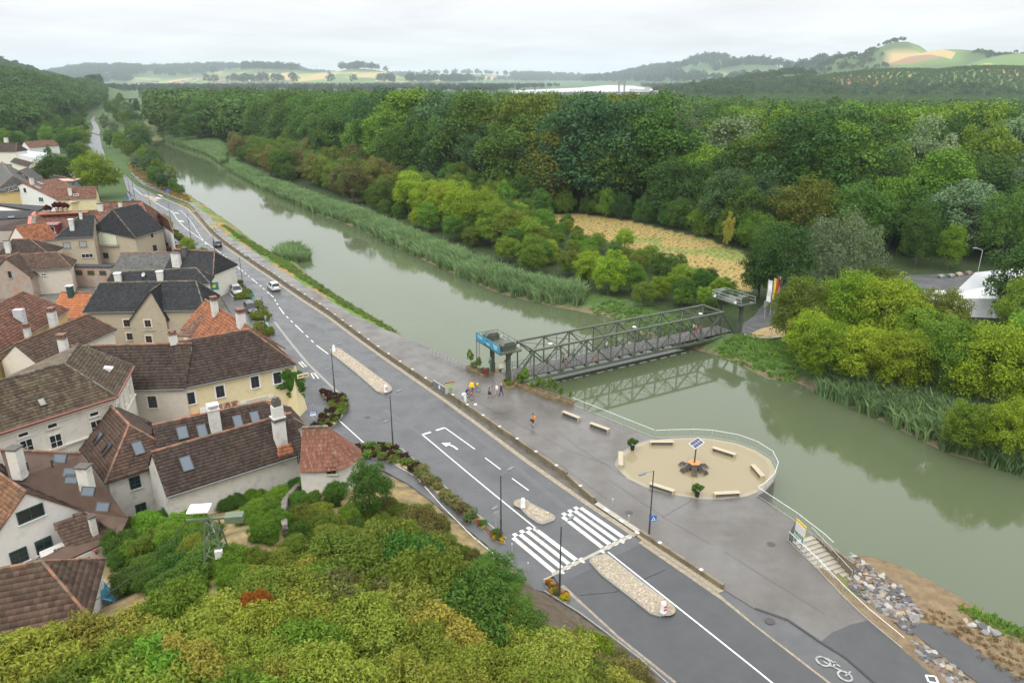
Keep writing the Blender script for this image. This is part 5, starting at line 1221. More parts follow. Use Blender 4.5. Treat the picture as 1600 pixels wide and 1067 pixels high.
# ---- slate house with stepped gable dormer
h = House('slate_house', 'tan house with black slate roof and pointed wall dormer', T_SLATE, W_TAN, MIDT)
NA, NB, FA, FB = h.eaved((129,488), (320,484), 6.0, (143,446), (308,436), 42, hip=(1.5, 2.2), ridge_mt=RIDGEM)
dn = h.pl['wnear'][1]; al = (NB-NA).normalized()
apx, lf, rf = hit(*zB(840,195), h.pl['wnear'][0]+dn*.5, dn), hit(*zB(720,355), h.pl['wnear'][0]+dn*.5, dn), hit(*zB(920,345), h.pl['wnear'][0]+dn*.5, dn)
bkv = -dn*6.5
m = MB(); m.poly([(lf.x, lf.y, -.4), (rf.x, rf.y, -.4), (rf.x, rf.y, rf.z), (apx.x, apx.y, apx.z), (lf.x, lf.y, lf.z)]); 
for p in (lf, rf): m.poly([(p.x, p.y, -.4), (p.x, p.y, p.z), (p.x-dn.x*1.2, p.y-dn.y*1.2, p.z), (p.x-dn.x*1.2, p.y-dn.y*1.2, -.4)])
m.build('dormer_wall', W_TAN, h.root)
for p, sg in ((lf, -1), (rf, 1)):
    o_ = al*sg*.35-ZV*.42; h.roof([p+o_+dn*.25, apx+dn*.25+ZV*.08, apx+bkv+ZV*.08, p+o_+bkv*.35], 'dorm%d' % sg)
h.ridge(apx+dn*.25+ZV*.1, apx+bkv*.8+ZV*.1, RIDGEM, .1); h.pl['wd'] = (lf, dn)
for key, x, y in (('wd', 822, 375), ('wd', 828, 462), ('wnear', 705, 373), ('wnear', 722, 447)): h.window(key, *zB(x, y), .95, 1.15, FR_B, (1, 1), W_CRM)
m = MB(); a, b = hit(*zB(792,415), lf+dn*.05, dn), hit(*zB(865,412), lf+dn*.05, dn); m.beam(a, b, .15, .15); m.build('string_course', W_TAN, h.root)
# ---- second slate house, two white chimneys
h = House('slate_house', 'long black slate roof with two white chimneys and dish', T_SLATE, W_CRM, MIDT)
h.eaved((158,452), (328,443), 5.6, (167,427), (312,418), 42, hip=(1.5, 2.5), ridge_mt=RIDGEM)
h.chimney('near', *zB(660, 145), 1.6, 1.05, .9, CHIM_W, 'slab', capm=WHITEP); h.chimney('near', *zB(892, 125), 1.3, 1.05, .9, CHIM_W, 'slab', capm=WHITEP)
q_, n_, x_, y_ = h.frame_at('near', *zB(803, 125)); m = MB(); m.lathe((0, 0, 0), prof or [(.01, 0), (.2, .03), (.38, .11), (.42, .14)], 14) if prof else m.lathe((0, 0, 0), [(.01, 0), (.2, .03), (.38, .11), (.42, .14)], 14); X_ = Vector((-.3, -.8, .5)).normalized().to_track_quat('Z', 'Y').to_matrix(); m.v = [tuple(q_+ZV*.7+X_@Vector(p)) for p in m.v]; m.beam(q_, q_+ZV*.7, .05, .05); m.build('satellite_dish', MATS['dish_grey'], h.root)
# shop sign on its street end
c_ = G(*zE(478,168), 4.5); m = MB(); m.box(c_, (1.6, .12, 1.5), .3); o = m.build('shop_sign', mat('teal_sign', (.02, .20, .18), .5)); o['label'] = 'square green shop sign with a yellow flower on the slate house'; o['category'] = 'sign'
m = MB(); m.lathe((0, 0, 0), [(.01, .02), (.38, .02), (.38, 0)], 6); R_ = Matrix.Rotation(.3, 3, 'Z')@Matrix.Rotation(math.pi/2, 3, 'X'); m.v = [tuple(c_+R_@Vector(p)+R_@Vector((0, 0, .07))) for p in m.v]; m.build('emblem', mat('sign_yellow', (.75, .55, .08), .5), o)
# ---- grey tile + dark roof with broad chimney
h = House('grey_roofed_house', 'low grey tiled roof beside the parking place', T_GREY, W_CRM, MIDT)
h.eaved((176,424), (275,424), 5.0, z5(235,755), z5(540,850), 32, hip=(0, 0))
h2 = House('slate_house', 'black slate roofed house at the street with broad white chimney', T_SLATE, W_CRM, MIDT)
h2.eaved((255,424), (333,429), 5.0, z5(430,775), z5(860,755), 40, hip=(0, 2.0))
h2.chimney('near', *z5(585, 955), 2.6, 1.7, .8, CHIM_W, 'slab'); h2.chimney('near', *z5(680, 830), 1.5, .9, .8, CAPD, 'slab')
# ---- clay roofed house by the parking place
h = House('clay_roofed_house', 'house with salmon clay roof and bulky brick capped chimneys', T_ORANGE, W_CRM, (.34, .42))
h.eaved((281,515), (330,552), 5.0, (324,466), (388,515), 42, hip=(0, 0), ext=(0, 5))
h.chimney('near', *zE(487, 325), 2.2, .85, .85, CHIM_W, 'hat', capm=CHIM_B); h.chimney('near', *zE(632, 385), 1.9, 1.25, 1.0, CHIM_W, 'hat', capm=CHIM_B)
a, b, c, d = G(*zE(262,445), 5.2), G(*zE(430,360), 6.4), G(*zE(492,395), 6.3), G(*zE(470,450), 5.2); h.roof([a, d, c, b], 'annexe', tilemat('faded_red_tile', (.20, .115, .085), (.13, .09, .07), .55))
m = MB(); m.beam(c+ZV*.1, d+ZV*.1, .25, .06); m.build('valley_sheet', GUT, h.root)
# ---- bright orange annexe with green chimney
h = House('orange_roofed_annexe', 'small annexe with bright orange tile roof and green metal flue', T_CLAY, W_CRM, (.45, .5))
h.eaved((73,496), (130,498), 4.2, (80,462), (118,452), 34, hip=(0, 0)); h.chimney('near', *zB(397, 225), 1.8, .8, .8, mat('green_metal', (.02, .07, .055), .4), 'slab', capm=WHITEP)
# ---- red edged long roofs farther up
def simple(name, label, rm, wm, ea, eb, ze, ra, rb, pitch=40, side=1, hip=(0, 0), ext=(0, 0), tile=FART, cat='house', ch=(), win=(), **kw):
    h = House(name, label, rm, wm, tile, cat); h.eaved(ea, eb, ze, ra, rb, pitch, side, hip, ext, **kw)
    for (u, v, hh, w) in ch: h.chimney('near', u, v, hh, w, w*.85)
    for (key, u, v, w, hh) in win: h.window(key, u, v, w, hh, FR_W, (1, 0))
    return h
simple('long_brown_house', 'brown roofed house with plain beige wall above the brick ruin', T_BROWN2, W_BEI, z4(330,785), z4(850,745), 5, z4(90,595), z4(660,580), 38, hip=(0, 2.6), ext=(5, 0), tile=MIDT, win=[('wnear', *z4(390, 835), .9, .5), ('wnear', *z4(520, 832), .9, .5)])
h = House('beige_villa', 'beige villa with dark hipped roof and green grey shutters', T_SLATE, W_TAN, MIDT)
NA, NB, FA, FB = h.eaved(z4(650,400), z4(1110,377), 7, z4(950,125), z4(1200,115), 44, hip=(5.0, 0), ridge_mt=RIDGEM)
SHU = mat('grey_shutter', (.32, .34, .33), .6); 
for x, y in ((795,483),(988,468)): h.window('wnear', *z4(x, y), 1.5, 1.35, FR_D, (0, 0), blind=SHU)
h.window('wnear', *z4(1040, 606), 2.4, 1.0, FR_W, (2, 0)); h.chimney('near', *z4(862, 290), 2.2, .9, .8, CHIM_W, 'slab', capm=WHITEP); h.chimney('near', *z4(968, 160), 1.6, .6, .6, CHIM_W, 'slab')
# villa's gable wing with the big blinded arch window
h = House('villa_wing', 'gabled villa wing with big blinded arch window and ivy', T_SLATE, W_TAN, MIDT)
wl, wr = G(*z4(1085,300), 8.2), G(*z4(1545,455), 5.5); wd = (wr-wl); wd.z = 0; wd.normalize()
ax = G(*z4(1340,60), 12.2); nrm_ = Vector((wd.y, -wd.x, 0)); nrm_ = nrm_ if nrm_.y < 0 else -nrm_
e0 = ax+nrm_*0.0
h.block(ax-nrm_*9, ax, Vector((wd.x, wd.y, 0)), 6.4, 6.2, 4.6, 7.9, hipB=2.2, hipA=0, over=.4, ridge_mt=RIDGEM)
wp, wn_ = h.pl['wB']
arch = []; c_ = hit(*z4(1282,400), wp+wn_*.12, wn_); xx = ZV.cross(wn_).normalized()
for k in range(13): a = math.pi*k/12; arch.append(c_+xx*math.cos(a)*2.2+ZV*(math.sin(a)*1.5+.3))
arch += [c_-xx*2.2-ZV*1.4, c_+xx*2.2-ZV*1.4]
m = MB(); m.poly(arch); m.build('arch_blind', mat('pale_green_blind', (.55, .60, .44), .6, .12, 1.5), h.root); m = MB()
for i in range(len(arch)): m.beam(arch[i], arch[(i+1) % len(arch)], .14, .14, up=wn_)
m.build('arch_frame', FR_W, h.root); m = MB(); m.beam(c_-xx*2.6-ZV*1.55+wn_*.3, c_+xx*2.6-ZV*1.55+wn_*.3, .5, .2, up=wn_); m.build('balcony_slab', CONCL, h.root)
h.window('wB', *z4(1262, 605), 1.4, 1.3, FR_D, (0, 0))
# ---- brick ruin / courtyard wall with small panes
h = House('courtyard_wall', 'crumbling brick courtyard wall with small window openings', T_SLATE, W_RUB, None, 'wall')
a, b, c = G(*z4(355,1010), 0), G(*z4(860,1000), 0), G(*z4(1290,1000), 0)
for (p, q, zt) in ((a+Vector((0, 3, 0)), G(*z4(870,960), 0), 3.6), (G(*z4(880,960), 0), c+Vector((0, 2, 0)), 4.0)):
    d = (q-p).normalized(); n = Vector((d.y, -d.x, 0)); n = n if n.y < 0 else -n
    h.walls([p.xy, q.xy, (q-n*1.8).xy, (p-n*1.8).xy], -.3, [zt]*4); m = MB(); mid = p.lerp(q, .5)-n*.9; m.box((mid.x, mid.y, zt+.1), ((q-p).length+.4, 2.3, .18), math.atan2(d.y, d.x)); m.build('cover_slab', T_SLATE, h.root)
    key = 'k%d' % len(h.pl); h.pl[key] = (p, n)
    for s in (.2, .5, .8): w = p.lerp(q, s); uu, vv = pix(w.x, w.y, zt-1.2); h.window(key, uu, vv, 1.5, 1.0, FR_B, (0, 0), sill=False, glass=mat('mossy_glass', (.05, .06, .03), .3))
h = House('old_gable_house', 'grey rubble gable house at the left edge with patched wall', T_BROWN2, W_RUB, MIDT)
ap = G(*z4(60,640), 8.0); rr0 = G(*z4(380,870), 4.0); hv = rr0-ap; hv.z = 0; W2 = hv.length; hv.normalize(); bk = Vector((-hv.y, hv.x, 0)); bk = bk if bk.y > 0 else -bk
h.block(ap+bk*5, ap, hv, W2, 4.0, z0=-.3); h.window('wB', *z4(118, 830), .6, 1.3, FR_D, (0, 0))
# roofs further left/back
simple('pyramid_roof_house', 'dark brown pyramid-like roof with cream chimney', T_BROWN, W_CRM, z4(-60,610), z4(590,590), 5, z4(120,480), z4(330,345), 38, hip=(2.5, 5.0), tile=MIDT, ch=[(*z4(105, 560), 2.4, 1.0)])
h = House('clay_gable_house', 'small clay roofed gable with cream wall behind the pyramid roof', T_ORANGE, W_CRM, MIDT)
ap = G(*z4(175,265), 9.0); bk = (G(*z4(340,330), 7.0)-ap); h.block(ap, ap+Vector((3.5, 6, 0)), Vector((.86, -.5, 0)), 4.2, 5.6)
h = House('balcony_house', 'brown roofed house with red edged dormer and white balcony', T_RED, W_WHI, FART)
h.eaved(z4(400,345), z4(720,330), 6.0, z4(440,95), z4(960,80), 40, hip=(0, 0), ext=(0, 8))
m = MB(); rmt = mat('salmon_sheet', (.50, .16, .12), .5)
a, b, c_, d_ = (h.frame_at('near', *z4(x, y))[0] for x, y in ((420,95), (385,135), (365,145), (345,290)))
m.beam(a+ZV*.2, b+ZV*.2, .9, .12); m.beam(c_+ZV*.2, d_+ZV*.2, .8, .12); m.build('verge_sheet', rmt, h.root)
q_, n_, x_, y_ = h.frame_at('near', *z4(575, 300)); rz_ = math.atan2(x_.y, x_.x); nf = Vector((n_.x, n_.y, 0)).normalized()
m = MB(); m.box(q_+nf*.3+ZV*.2, (5.2, 3.0, 2.4), rz_); dw = m.build('dormer', mat('dark_red_wood', (.16, .02, .03), .5), h.root)
m = MB(); m.box(q_+nf*.6+ZV*1.55, (5.6, 3.6, .25), rz_); m.build('dormer_roof', mat('lilac_sheet', (.38, .22, .22), .4), dw)
for k in (-1.2, 1.2): m = MB(); m.box(q_+nf*1.83+x_*k+ZV*.2, (1.5, .08, 1.8), rz_); m.build('balcony_door', FR_W, dw); m = MB(); m.box(q_+nf*1.88+x_*k+ZV*.2, (1.2, .06, 1.5), rz_); m.build('pane', GLASS, dw)
m = MB(); 
for k in range(14): m.beam(q_+nf*3.0+x_*(-2.4+k*.37)-ZV*1.1, q_+nf*3.0+x_*(-2.4+k*.37)-ZV*.1, .05, .05)
m.beam(q_+nf*3.0-x_*2.5-ZV*.1, q_+nf*3.0+x_*2.5-ZV*.1, .08, .08); m.beam(q_+nf*2.4-x_*2.5-ZV*1.15, q_+nf*2.4+x_*2.5-ZV*1.15, 1.4, .12); m.build('balcony', WHITEP, h.root)
# roof terrace with pots on the balcony house ridge
q_ = h.frame_at('near', *z4(770, 120))[0]; m = MB(); m.box(q_+ZV*.5, (11, 2.5, .3), rz_); m.build('terrace_deck', mat('rust_rail', (.35, .12, .06), .6), h.root)
for k, (x, y) in enumerate(((590,110),(690,75),(745,75),(800,80))):
    q = h.frame_at('near', *z4(x, y+30))[0]; r = thing('terrace_plant', 'dark red leaved plant in a tub on the roof terrace, '+['leftmost in a pale tub', 'second from the left', 'third from the left', 'rightmost'][k], 'plant', q+ZV*.65); m = MB(); m.lathe(q+ZV*.6, [(.35, 0), (.45, .7), (.4, .7)], 10); m.build('tub', CONCL, r); o = obj('foliage', PROTO_POT[0], r); o.location = q+ZV*.9; o.scale = (.2, .2, .2); o.color = (.12, .015, .02, 1)
simple('red_roofed_hall', 'large reddish brown hipped roof with salmon seams', T_RED, W_WHI, z4(1000,330), z5(320,525), 6, z3(1000,1010), z5(-140,165), 36, hip=(3, 4), tile=FART, ch=[(*z4(1200, 60), 1.5, 1.2), (*z4(1440, 40), 1.5, .8), (*z4(1480, 95), 1.2, 1.3)])
h = House('street_corner_house', 'white street house with red hip roof at the parking place', T_RED, W_WHI, FART)
sh_ = Vector((2.5, 8, -.8)); h.block(G(*z5(40,330), 9.0)+sh_, G(*z5(170,430), 9.0)+sh_, Vector((.5, -.86, 0)), 3.4, 5.6, hipA=2, hipB=2.6)
for x, y in ((275,585),(320,745)): h.window('wB', *z5(x, y), .9, 1.5, FR_D, (0, 0))
h = House('flat_roofed_house', 'low dark flat roofed house with skylight at the left edge', T_SLATE, W_BEI, None)
p_ = [G(*z4(x, y), z) for x, y, z in ((-150,180,6.0),(345,150,6.0),(450,70,7.2),(560,15,7.2),(0,-20,7.2),(-150,-20,7.2))]
h.roof([p_[0], p_[1], p_[2], Vector((p_[5].x, p_[2].y, 7.2))], 'near', T_SLATE, tile=0); h.skylight('near', *z4(135, 152), 1.6, 1.0)
h.roof([p_[2], p_[3], p_[4], p_[5]], 'top', tile=0)
h.roof([G(*z4(-100,310), 5.0), G(*z4(330,300), 5.0), G(*z4(345,165), 6.3), G(*z4(-100,190), 6.3)], 'low', T_BROWN, FART)
h.walls([p_[0].xy, p_[1].xy, p_[3].xy, p_[4].xy], -.3, [5.0, 5.0, 6.9, 6.9])
h = House('white_gable_house', 'white gable front with brown roof and roof lights, far row', T_RED, W_WHI, FART)
ap = G(*z3(265,735), 9.5); rr0 = G(*z3(700,945), 5.0); hv = rr0-ap; hv.z = 0; W2 = hv.length; hv.normalize(); bk = Vector((-hv.y, hv.x, 0)); bk = bk if bk.y > 0 else -bk
h.block(ap+bk*12, ap, hv, W2, 5.0); h.window('wB', *z3(298, 820), 1.5, 1.6, FR_W, (0, 0)); h.window('wB', *z3(490, 930), 2.4, 1.5, FR_W, (2, 0))
for x, y in ((480,740),(450,790)): h.skylight('near', *z3(x, y), 1.2, 3.0)
h.chimney('near', *z3(385, 750), 2.2, 1.0, .9)
h = House('gold_house', 'ochre yellow town house with grey mansard roof at the left edge', T_GREY, W_GLD, FART)
h.block(G(*z3(20,480), 11.5), G(*z3(150,650), 11.5), Vector((-.75, -.66, 0)), 6, 7.0, 6, 7.0, hipA=0, hipB=2)
for k in range(4): h.window('wB', *z3(30+k*52, 830-k*15), .9, 1.4, FR_W, (1, 0))
h = House('ochre_gable_house', 'ochre gable with two arched windows and grey roof', T_GREY, W_GLD, FART)
ap = G(*z3(235,585), 10.5); h.block(ap+Vector((-3, 10, 0)), ap, Vector((.85, -.2, 0)).normalized(), 5.5, 7.0, hipB=1.2)
for x in (215, 270): h.window('wB', *z3(x, 660), .9, 1.3, FR_W, (1, 0))
h = House('grey_dormer_house', 'dark house with grey dormer under a salmon sheet roof', T_SLATE, W_GRY, FART)
h.block(G(*z3(640,640), 8.5), G(*z3(900,690), 8.5), Vector((.1, -1, 0)).normalized(), 4.5, 5.5, hipA=2)
q_ = h.frame_at('near', *z3(780, 770))[0]; m = MB(); m.box(q_+Vector((0, .5, .6)), (7.0, 4.5, 2.6), .1); dw = m.build('dormer', W_GRY, h.root); m = MB(); m.box(q_+Vector((0, .5, 2.0)), (8.0, 5.5, .3), .1); m.build('dormer_roof', mat('salmon_roof_sheet', (.55, .36, .27), .5), dw)
q2 = q_+Vector((1.0, -1.8, .7)); m = MB(); m.box(q2, (1.6, .1, 1.7), .1); m.build('window', FR_W, h.root); m = MB(); m.box(q2-Vector((0, .06, 0)), (1.1, .06, 1.2), .1); m.build('pane', GLASS, h.root)
simple('long_red_house', 'long red brown roof left of the big maple with cream dormer', T_RED, W_YEL, z3(660,930), z3(1150,905), 5.5, z3(650,800), z3(1120,780), 38, tile=FART, ch=[(*z3(840, 870), 2.2, 1.0)], win=[('near', *z3(905, 875), 1.4, 1.0)])
simple('cream_court_house', 'cream walled court wing with pale sheet roof', mat('pale_copper_sheet', (.55, .42, .32), .5, .1, 3), W_YEL, z3(840,965), z3(1150,925), 4.5, z3(850,925), z3(1150,905), 20, tile=None)
simple('brown_far_house', 'brown roof with small dormers beside the dark round tree', T_RED, W_CRM, z3(330,600), z3(480,620), 5.5, z3(290,365), z3(480,460), 38, hip=(3, 2), tile=FART)
simple('dark_far_house', 'dark reddish roof in front of the sheet metal hall', T_BROWN, W_CRM, z3(120,480), z3(330,540), 5.5, z3(50,405), z3(260,450), 38, tile=FART)
simple('left_far_house', 'brown roofed houses end with red chimney at the left edge', T_BROWN, W_CRM, z3(-60,360), z3(190,360), 6, z3(-40,260), z3(110,255), 38, hip=(0, 2), tile=FART, ch=[(*z3(75, 240), 2.0, 1.6)])
simple('far_hall', 'white walled hall with brown roof and gable dormer below the hillside', T_RED, W_WHI, z3(345,310), z3(705,285), 4.5, z3(370,220), z3(705,235), 32, hip=(0, 0), tile=FART)
h = House('sheet_metal_hall', 'low pale sheet metal roofed hall below the hillside', mat('pale_sheet', (.50, .53, .55), .4, .1, 2), W_WHI, None, 'hall')
p_ = [G(*z3(x, y), 4.5) for x, y in ((180,390),(480,450),(640,380),(250,345))]; h.roof(p_, 'top', tile=0); h.walls([p.xy for p in p_], -.3, [4.4]*4)
# ================================================================== street furniture
LAMPM = mat('lamp_post_paint', (.055, .06, .065), .45, .1, 4)
def lamp(base, top, arm, low, label):
    b = G(*base, 0); hgt = 7.0; r = thing('street_lamp', label, 'street lamp', (b.x, b.y, 0), 0, 'street lamps along the road')
    m = MB(); m.tube([(b.x, b.y, -.2), (b.x, b.y, 2.4), (b.x, b.y, 2.42), (b.x, b.y, hgt)], [.095, .09, .07, .05], 10); m.build('post', LAMPM, r)
    rd = Vector((arm[0], arm[1], 0)).normalized()
    def head(z, d, L, nm='lamp_head'):
        m = MB(); a = Vector((b.x, b.y, z)); e = a+d*L+ZV*(.12 if L > .8 else .02); m.tube([a, e], [.03, .03], 6)
        s = Vector((-d.y, d.x, 0)); 
        c = [e-s*.06, e+s*.06, e+d*.3+s*.15, e+d*.75+s*.13, e+d*.85, e+d*.75-s*.13, e+d*.3-s*.15]
        m.poly([p+ZV*.06 for p in c]); m.poly([p-ZV*.05 for p in reversed(c)])
        for i in range(len(c)): j = (i+1) % len(c); m.poly([c[i]+ZV*.06, c[i]-ZV*.05, c[j]-ZV*.05, c[j]+ZV*.06])
        m.build(nm, mat('lamp_head_grey', (.16, .18, .20), .4), r)
    head(hgt-.05, rd, 1.0)
    if low: head(4.0, -rd, .45)
# directions across the road at each place
ACR = Vector((.62, .78, 0)); ACR2 = Vector((.85, .5, 0))
LAMPS = [((523.5,617), ACR, 1, 'lamp post at the planted corner opposite the inn'),((614.5,703), ACR, 1, 'lamp post behind the flower bed of the side path'),((783,845), ACR, 1, 'lamp post at the flower bed above the zebra crossing'),((874,934), ACR, 0, 'lamp post in the flower bed below the zebra crossing'),
         ((1014,836), Vector((-.78, -.5, 0)), 0, 'lamp post with crossing sign on the promenade side'),((416,526), ACR, 0, 'lamp post at the first parking bed'),((380.5,454), ACR, 1, 'lamp post between the parked cars and the road'),((339,415), ACR2, 1, 'lamp post before the black slate roof end'),
         ((298.5,374), ACR2, 1, 'lamp post beside the dark driving car'),((268,352), ACR2, 1, 'lamp post between the small parking trees and road'),((236,328), ACR2, 1, 'lamp post at the far traffic island'),((204,308), ACR2, 0, 'farther of two lamp posts by the big maple'),((210,306), ACR2, 0, 'nearer of two lamp posts by the big maple')]
for base, arm, low, lb in LAMPS: lamp(base, None, arm, low, lb)
# crossing sign on the promenade lamp
def sign_panel(parent, c, w, h, ang, mt, name='sign_plate', thick=.03):
    m = MB(); m.box(c, (w, thick, h), ang); return m.build(name, mt, parent)
BLUE = mat('sign_blue', (.02, .16, .55), .4, .03); YEL = mat('sign_yellow', (.75, .52, .04), .45, .04); SGREY = mat('sign_back', (.33, .33, .33), .4, .06)
def crossing_sign(u, v, z, ang, label, flip=1):
    c = G(u, v, z); r = thing('crossing_sign', label, 'road sign', c); sign_panel(r, c, .65, .65, ang, BLUE)
    n = Vector((math.sin(ang), -math.cos(ang), 0)); x = Vector((math.cos(ang), math.sin(ang), 0)); o = c+n*.02
    m = MB(); m.poly([o-x*.24-ZV*.22, o+x*.24-ZV*.22, o+ZV*.24]); m.build('triangle', WHITEP, r)
    o = c+n*.026; m = MB(); m.beam(o-x*.05-ZV*.16, o+ZV*.02, .04, .004, up=n); m.beam(o+x*.07-ZV*.16, o+ZV*.0, .04, .004, up=n); m.box(o+ZV*.06, (.05, .004, .06), ang); m.build('walker_mark', STEELD, r)
    return r
crossing_sign(1021, 810, 2.1, .35, 'blue crossing sign on the promenade lamp post')
# sign back above the zebra, one-way sign and others
def post_sign(u, v, h, w, hh, mt, label, ang=.6, cat='road sign', txt=None, name='road_sign', z0=0.0):
    b = G(u, v, z0); r = thing(name, label, cat, (b.x, b.y, z0)); m = MB(); m.tube([(b.x, b.y, z0-.1), (b.x, b.y, z0+h)], .035, 8); m.build('post', GALV, r)
    n = Vector((math.sin(ang), -math.cos(ang), 0)); c = Vector((b.x, b.y, z0+h-hh/2))+n*.05; sign_panel(r, c, w, hh, ang, mt); return r, c, n
r, c, n = post_sign(775, 836, 2.6, .7, .55, SGREY, 'grey sign back beside the flower bed above the crossing', .6)
r, c, n = post_sign(491, 668, 2.3, 1.0, .32, BLUE, 'blue one-way arrow sign in the corner flower bed', .35); x = Vector((math.cos(.35), math.sin(.35), 0))
m = MB(); o = c+n*.025; m.poly([o-x*.42, o-x*.2-ZV*.12, o-x*.2-ZV*.05, o+x*.4-ZV*.05, o+x*.4+ZV*.05, o-x*.2+ZV*.05, o-x*.2+ZV*.12]); m.build('arrow', WHITEP, r); sign_panel(r, c-ZV*.34, .7, .28, .35, WHITEP, 'text_plate'); sign_panel(r, Vector((c.x, c.y, 2.75))-n*.05, .45, .8, 1.3, SGREY, 'side_plate')
r, c, n = post_sign(*zE(847, 512), 2.4, .5, .5, SGREY, 'grey road sign by the parking bed at the inn', .9)
post_sign(*z5(480, 130), 2.6, 1.0, 1.0, BLUE, 'small blue sign at the far crossing', .4); post_sign(*z5(5, 215), 2.4, .9, .9, BLUE, 'small blue sign at the far street corner', .4)
post_sign(*zE(693, 245), 1.3, .7, .6, mat('teal_sign'), 'teal parking sign by the second parking bed', .3); post_sign(*zE(767, 375), 1.5, .4, .6, SGREY, 'white ticket sign by the first parking bed', .3)
post_sign(*z5(815, 265), 1.8, 2.0, 1.0, mat('pale_green_board', (.35, .45, .36), .5), 'pale green board at the flood wall gap', .3); post_sign(*z5(1017, 525), 1.9, 1.6, 1.9, mat('map_board', (.42, .47, .35), .5), 'map board with yellow stripe at the bend of the promenade', .2)
c = G(*z5(1017, 492), 1.2); m = MB(); m.box(c, (1.6, .12, .35), .2); o = m.build('board_stripe', YEL, bpy.data.objects['road_sign'])
o.parent = [q for q in bpy.data.objects if q.get('label', '').startswith('map board with')][0]; o.matrix_parent_inverse = o.parent.matrix_basis.inverted()
# info board at the wall, white stele, white bollard
r, c, n = post_sign(703, 617, 2.0, 1.35, 1.8, mat('info_board', (.42, .44, .36), .5, .15, 3), 'weathered info board with map behind the flood wall', .35, 'board', name='info_board', z0=PZ)
sign_panel(r, c+n*.03+ZV*.55, 1.25, .22, .35, mat('board_green', (.42, .50, .10), .5)); sign_panel(r, c+n*.03+ZV*.8, 1.35, .16, .35, mat('board_red', (.22, .08, .06), .5)); sign_panel(r, c+n*.03-ZV*.2+Vector((.1, 0, 0)), .5, .5, .35, mat('map_green', (.26, .32, .2), .5))
b = G(727, 630.5, PZ); r = thing('info_stele', 'slim white stele beside the cyclists', 'sign', (b.x, b.y, PZ)); m = MB(); m.box((b.x, b.y, PZ+.8), (.42, .1, 1.55), -.7); m.build('panel', WHITEP, r); m = MB(); m.box((b.x, b.y, PZ+.02), (.5, .3, .06), -.7); m.build('foot', GALV, r)
b = G(743, 642, PZ); r = thing('litter_bin', 'white topped slim litter bin on the promenade', 'bin', (b.x, b.y, PZ)); m = MB(); m.lathe((b.x, b.y, PZ), [(.09, 0), (.09, .8)], 10); m.build('stand', GALV, r); m = MB(); m.lathe((b.x, b.y, PZ+.8), [(.12, 0), (.2, .06), (.2, .2), (.02, .26)], 12); m.build('top', WHITEP, r)
for u, v, k in ((957,792,0),(982,818,1),(800,863,2),(825,893,3)):
    b = G(u, v, 0); r = thing('thin_bollard', ['thin steel bollard at the promenade end of the crossing, upper', 'thin steel bollard at the promenade end of the crossing, lower', 'thin steel bollard at the pavement end of the crossing, upper', 'thin steel bollard at the pavement end of the crossing, lower'][k], 'bollard', (b.x, b.y, 0)); m = MB(); m.tube([(b.x, b.y, 0), (b.x, b.y, 1.0)], .04, 8); m.build('tube', GALV, r); m = MB(); m.lathe((b.x, b.y, 1.0), [(.055, -.12), (.06, -.02), (.02, .03)], 10); m.build('cap', WHITEP, r)
# gate panel in the wall gap
r = thing('flood_gate', 'grey metal gate panel closing a gap in the flood wall', 'gate', G(678, 604, 0)); a, b = G(677, 604, 0), G(696, 616, 0)
m = MB(); m.beam((a.x, a.y, .5), (b.x, b.y, .5), .08, 1.0); m.build('panel', mat('grey_panel', (.16, .17, .18), .5), r); m = MB(); m.beam((a.x, a.y, 1.02), (b.x, b.y, 1.02), .1, .06); m.build('top_rail', GALV, r)
q = a.lerp(b, .55); d = (b-a).normalized(); n = Vector((d.y, -d.x, 0)); n = n if n.y < 0 else -n; m = MB(); m.box((q.x+n.x*.06, q.y+n.y*.06, .55), (.4, .03, .5), math.atan2(d.y, d.x)); m.build('notice', WHITEP, r)
# signs at the bridge head
r, c, n = post_sign(785.5, 597, 3.1, 1.15, .95, YEL, 'yellow framed tour sign at the bridge head', .45, 'sign', name='tour_sign', z0=PZ); sign_panel(r, c+n*.02-ZV*.06, 1.0, .62, .45, WHITEP); 
r_ = random.Random(2); m = MB(); x = Vector((math.cos(.45), math.sin(.45), 0))
for k in range(3):
    for j in range(5): o = c+n*.04-ZV*(-.12+k*.16)+x*(-.36+j*.17); m.box(o, (.1*r_.uniform(.5, 1), .004, .05), .45)
m.build('print', STEELD, r); sign_panel(r, Vector((c.x, c.y, PZ+1.7)), .4, .3, .45, mat('pale_blue', (.25, .42, .68), .5), 'small_plate')
r, c, n = post_sign(765.5, 588, 3.0, .42, .42, mat('sign_violet'), 'violet and green plate sign by the bridge head planter', .5, 'sign', name='plate_sign', z0=PZ); sign_panel(r, c-ZV*.5, .45, .45, .5, mat('sign_green', (.02, .30, .12), .5))
r = thing('tour_sign', 'yellow and white tour board on teal posts at the stairs', 'sign', G(1247, 845, PZ))
A_, B_ = G(1243, 846, PZ), G(1252, 855, PZ); d = (B_-A_).normalized(); ang = math.atan2(d.y, d.x); n = Vector((d.y, -d.x, 0)); n = n if n.y < 0 else -n
for q in (A_, B_): m = MB(); m.box((q.x, q.y, PZ+.55), (.12, .08, 1.1), ang); m.build('post', mat('teal_post', (.02, .32, .36), .5), r)
c = A_.lerp(B_, .5)+ZV*1.75; m = MB(); m.box(c, (1.5, .05, 1.25), ang); m.build('board', YEL, r); m = MB(); m.box(c+n*.03-ZV*.12, (1.38, .03, .85), ang); m.build('sheet', WHITEP, r)
m = MB()
for k in range(3):
    for j in range(5): m.box(c+n*.05+ZV*(.12-k*.2)+d*(-.5+j*.24), (.13*r_.uniform(.4, 1), .006, .06), ang)
m.build('print', BLUE, r)
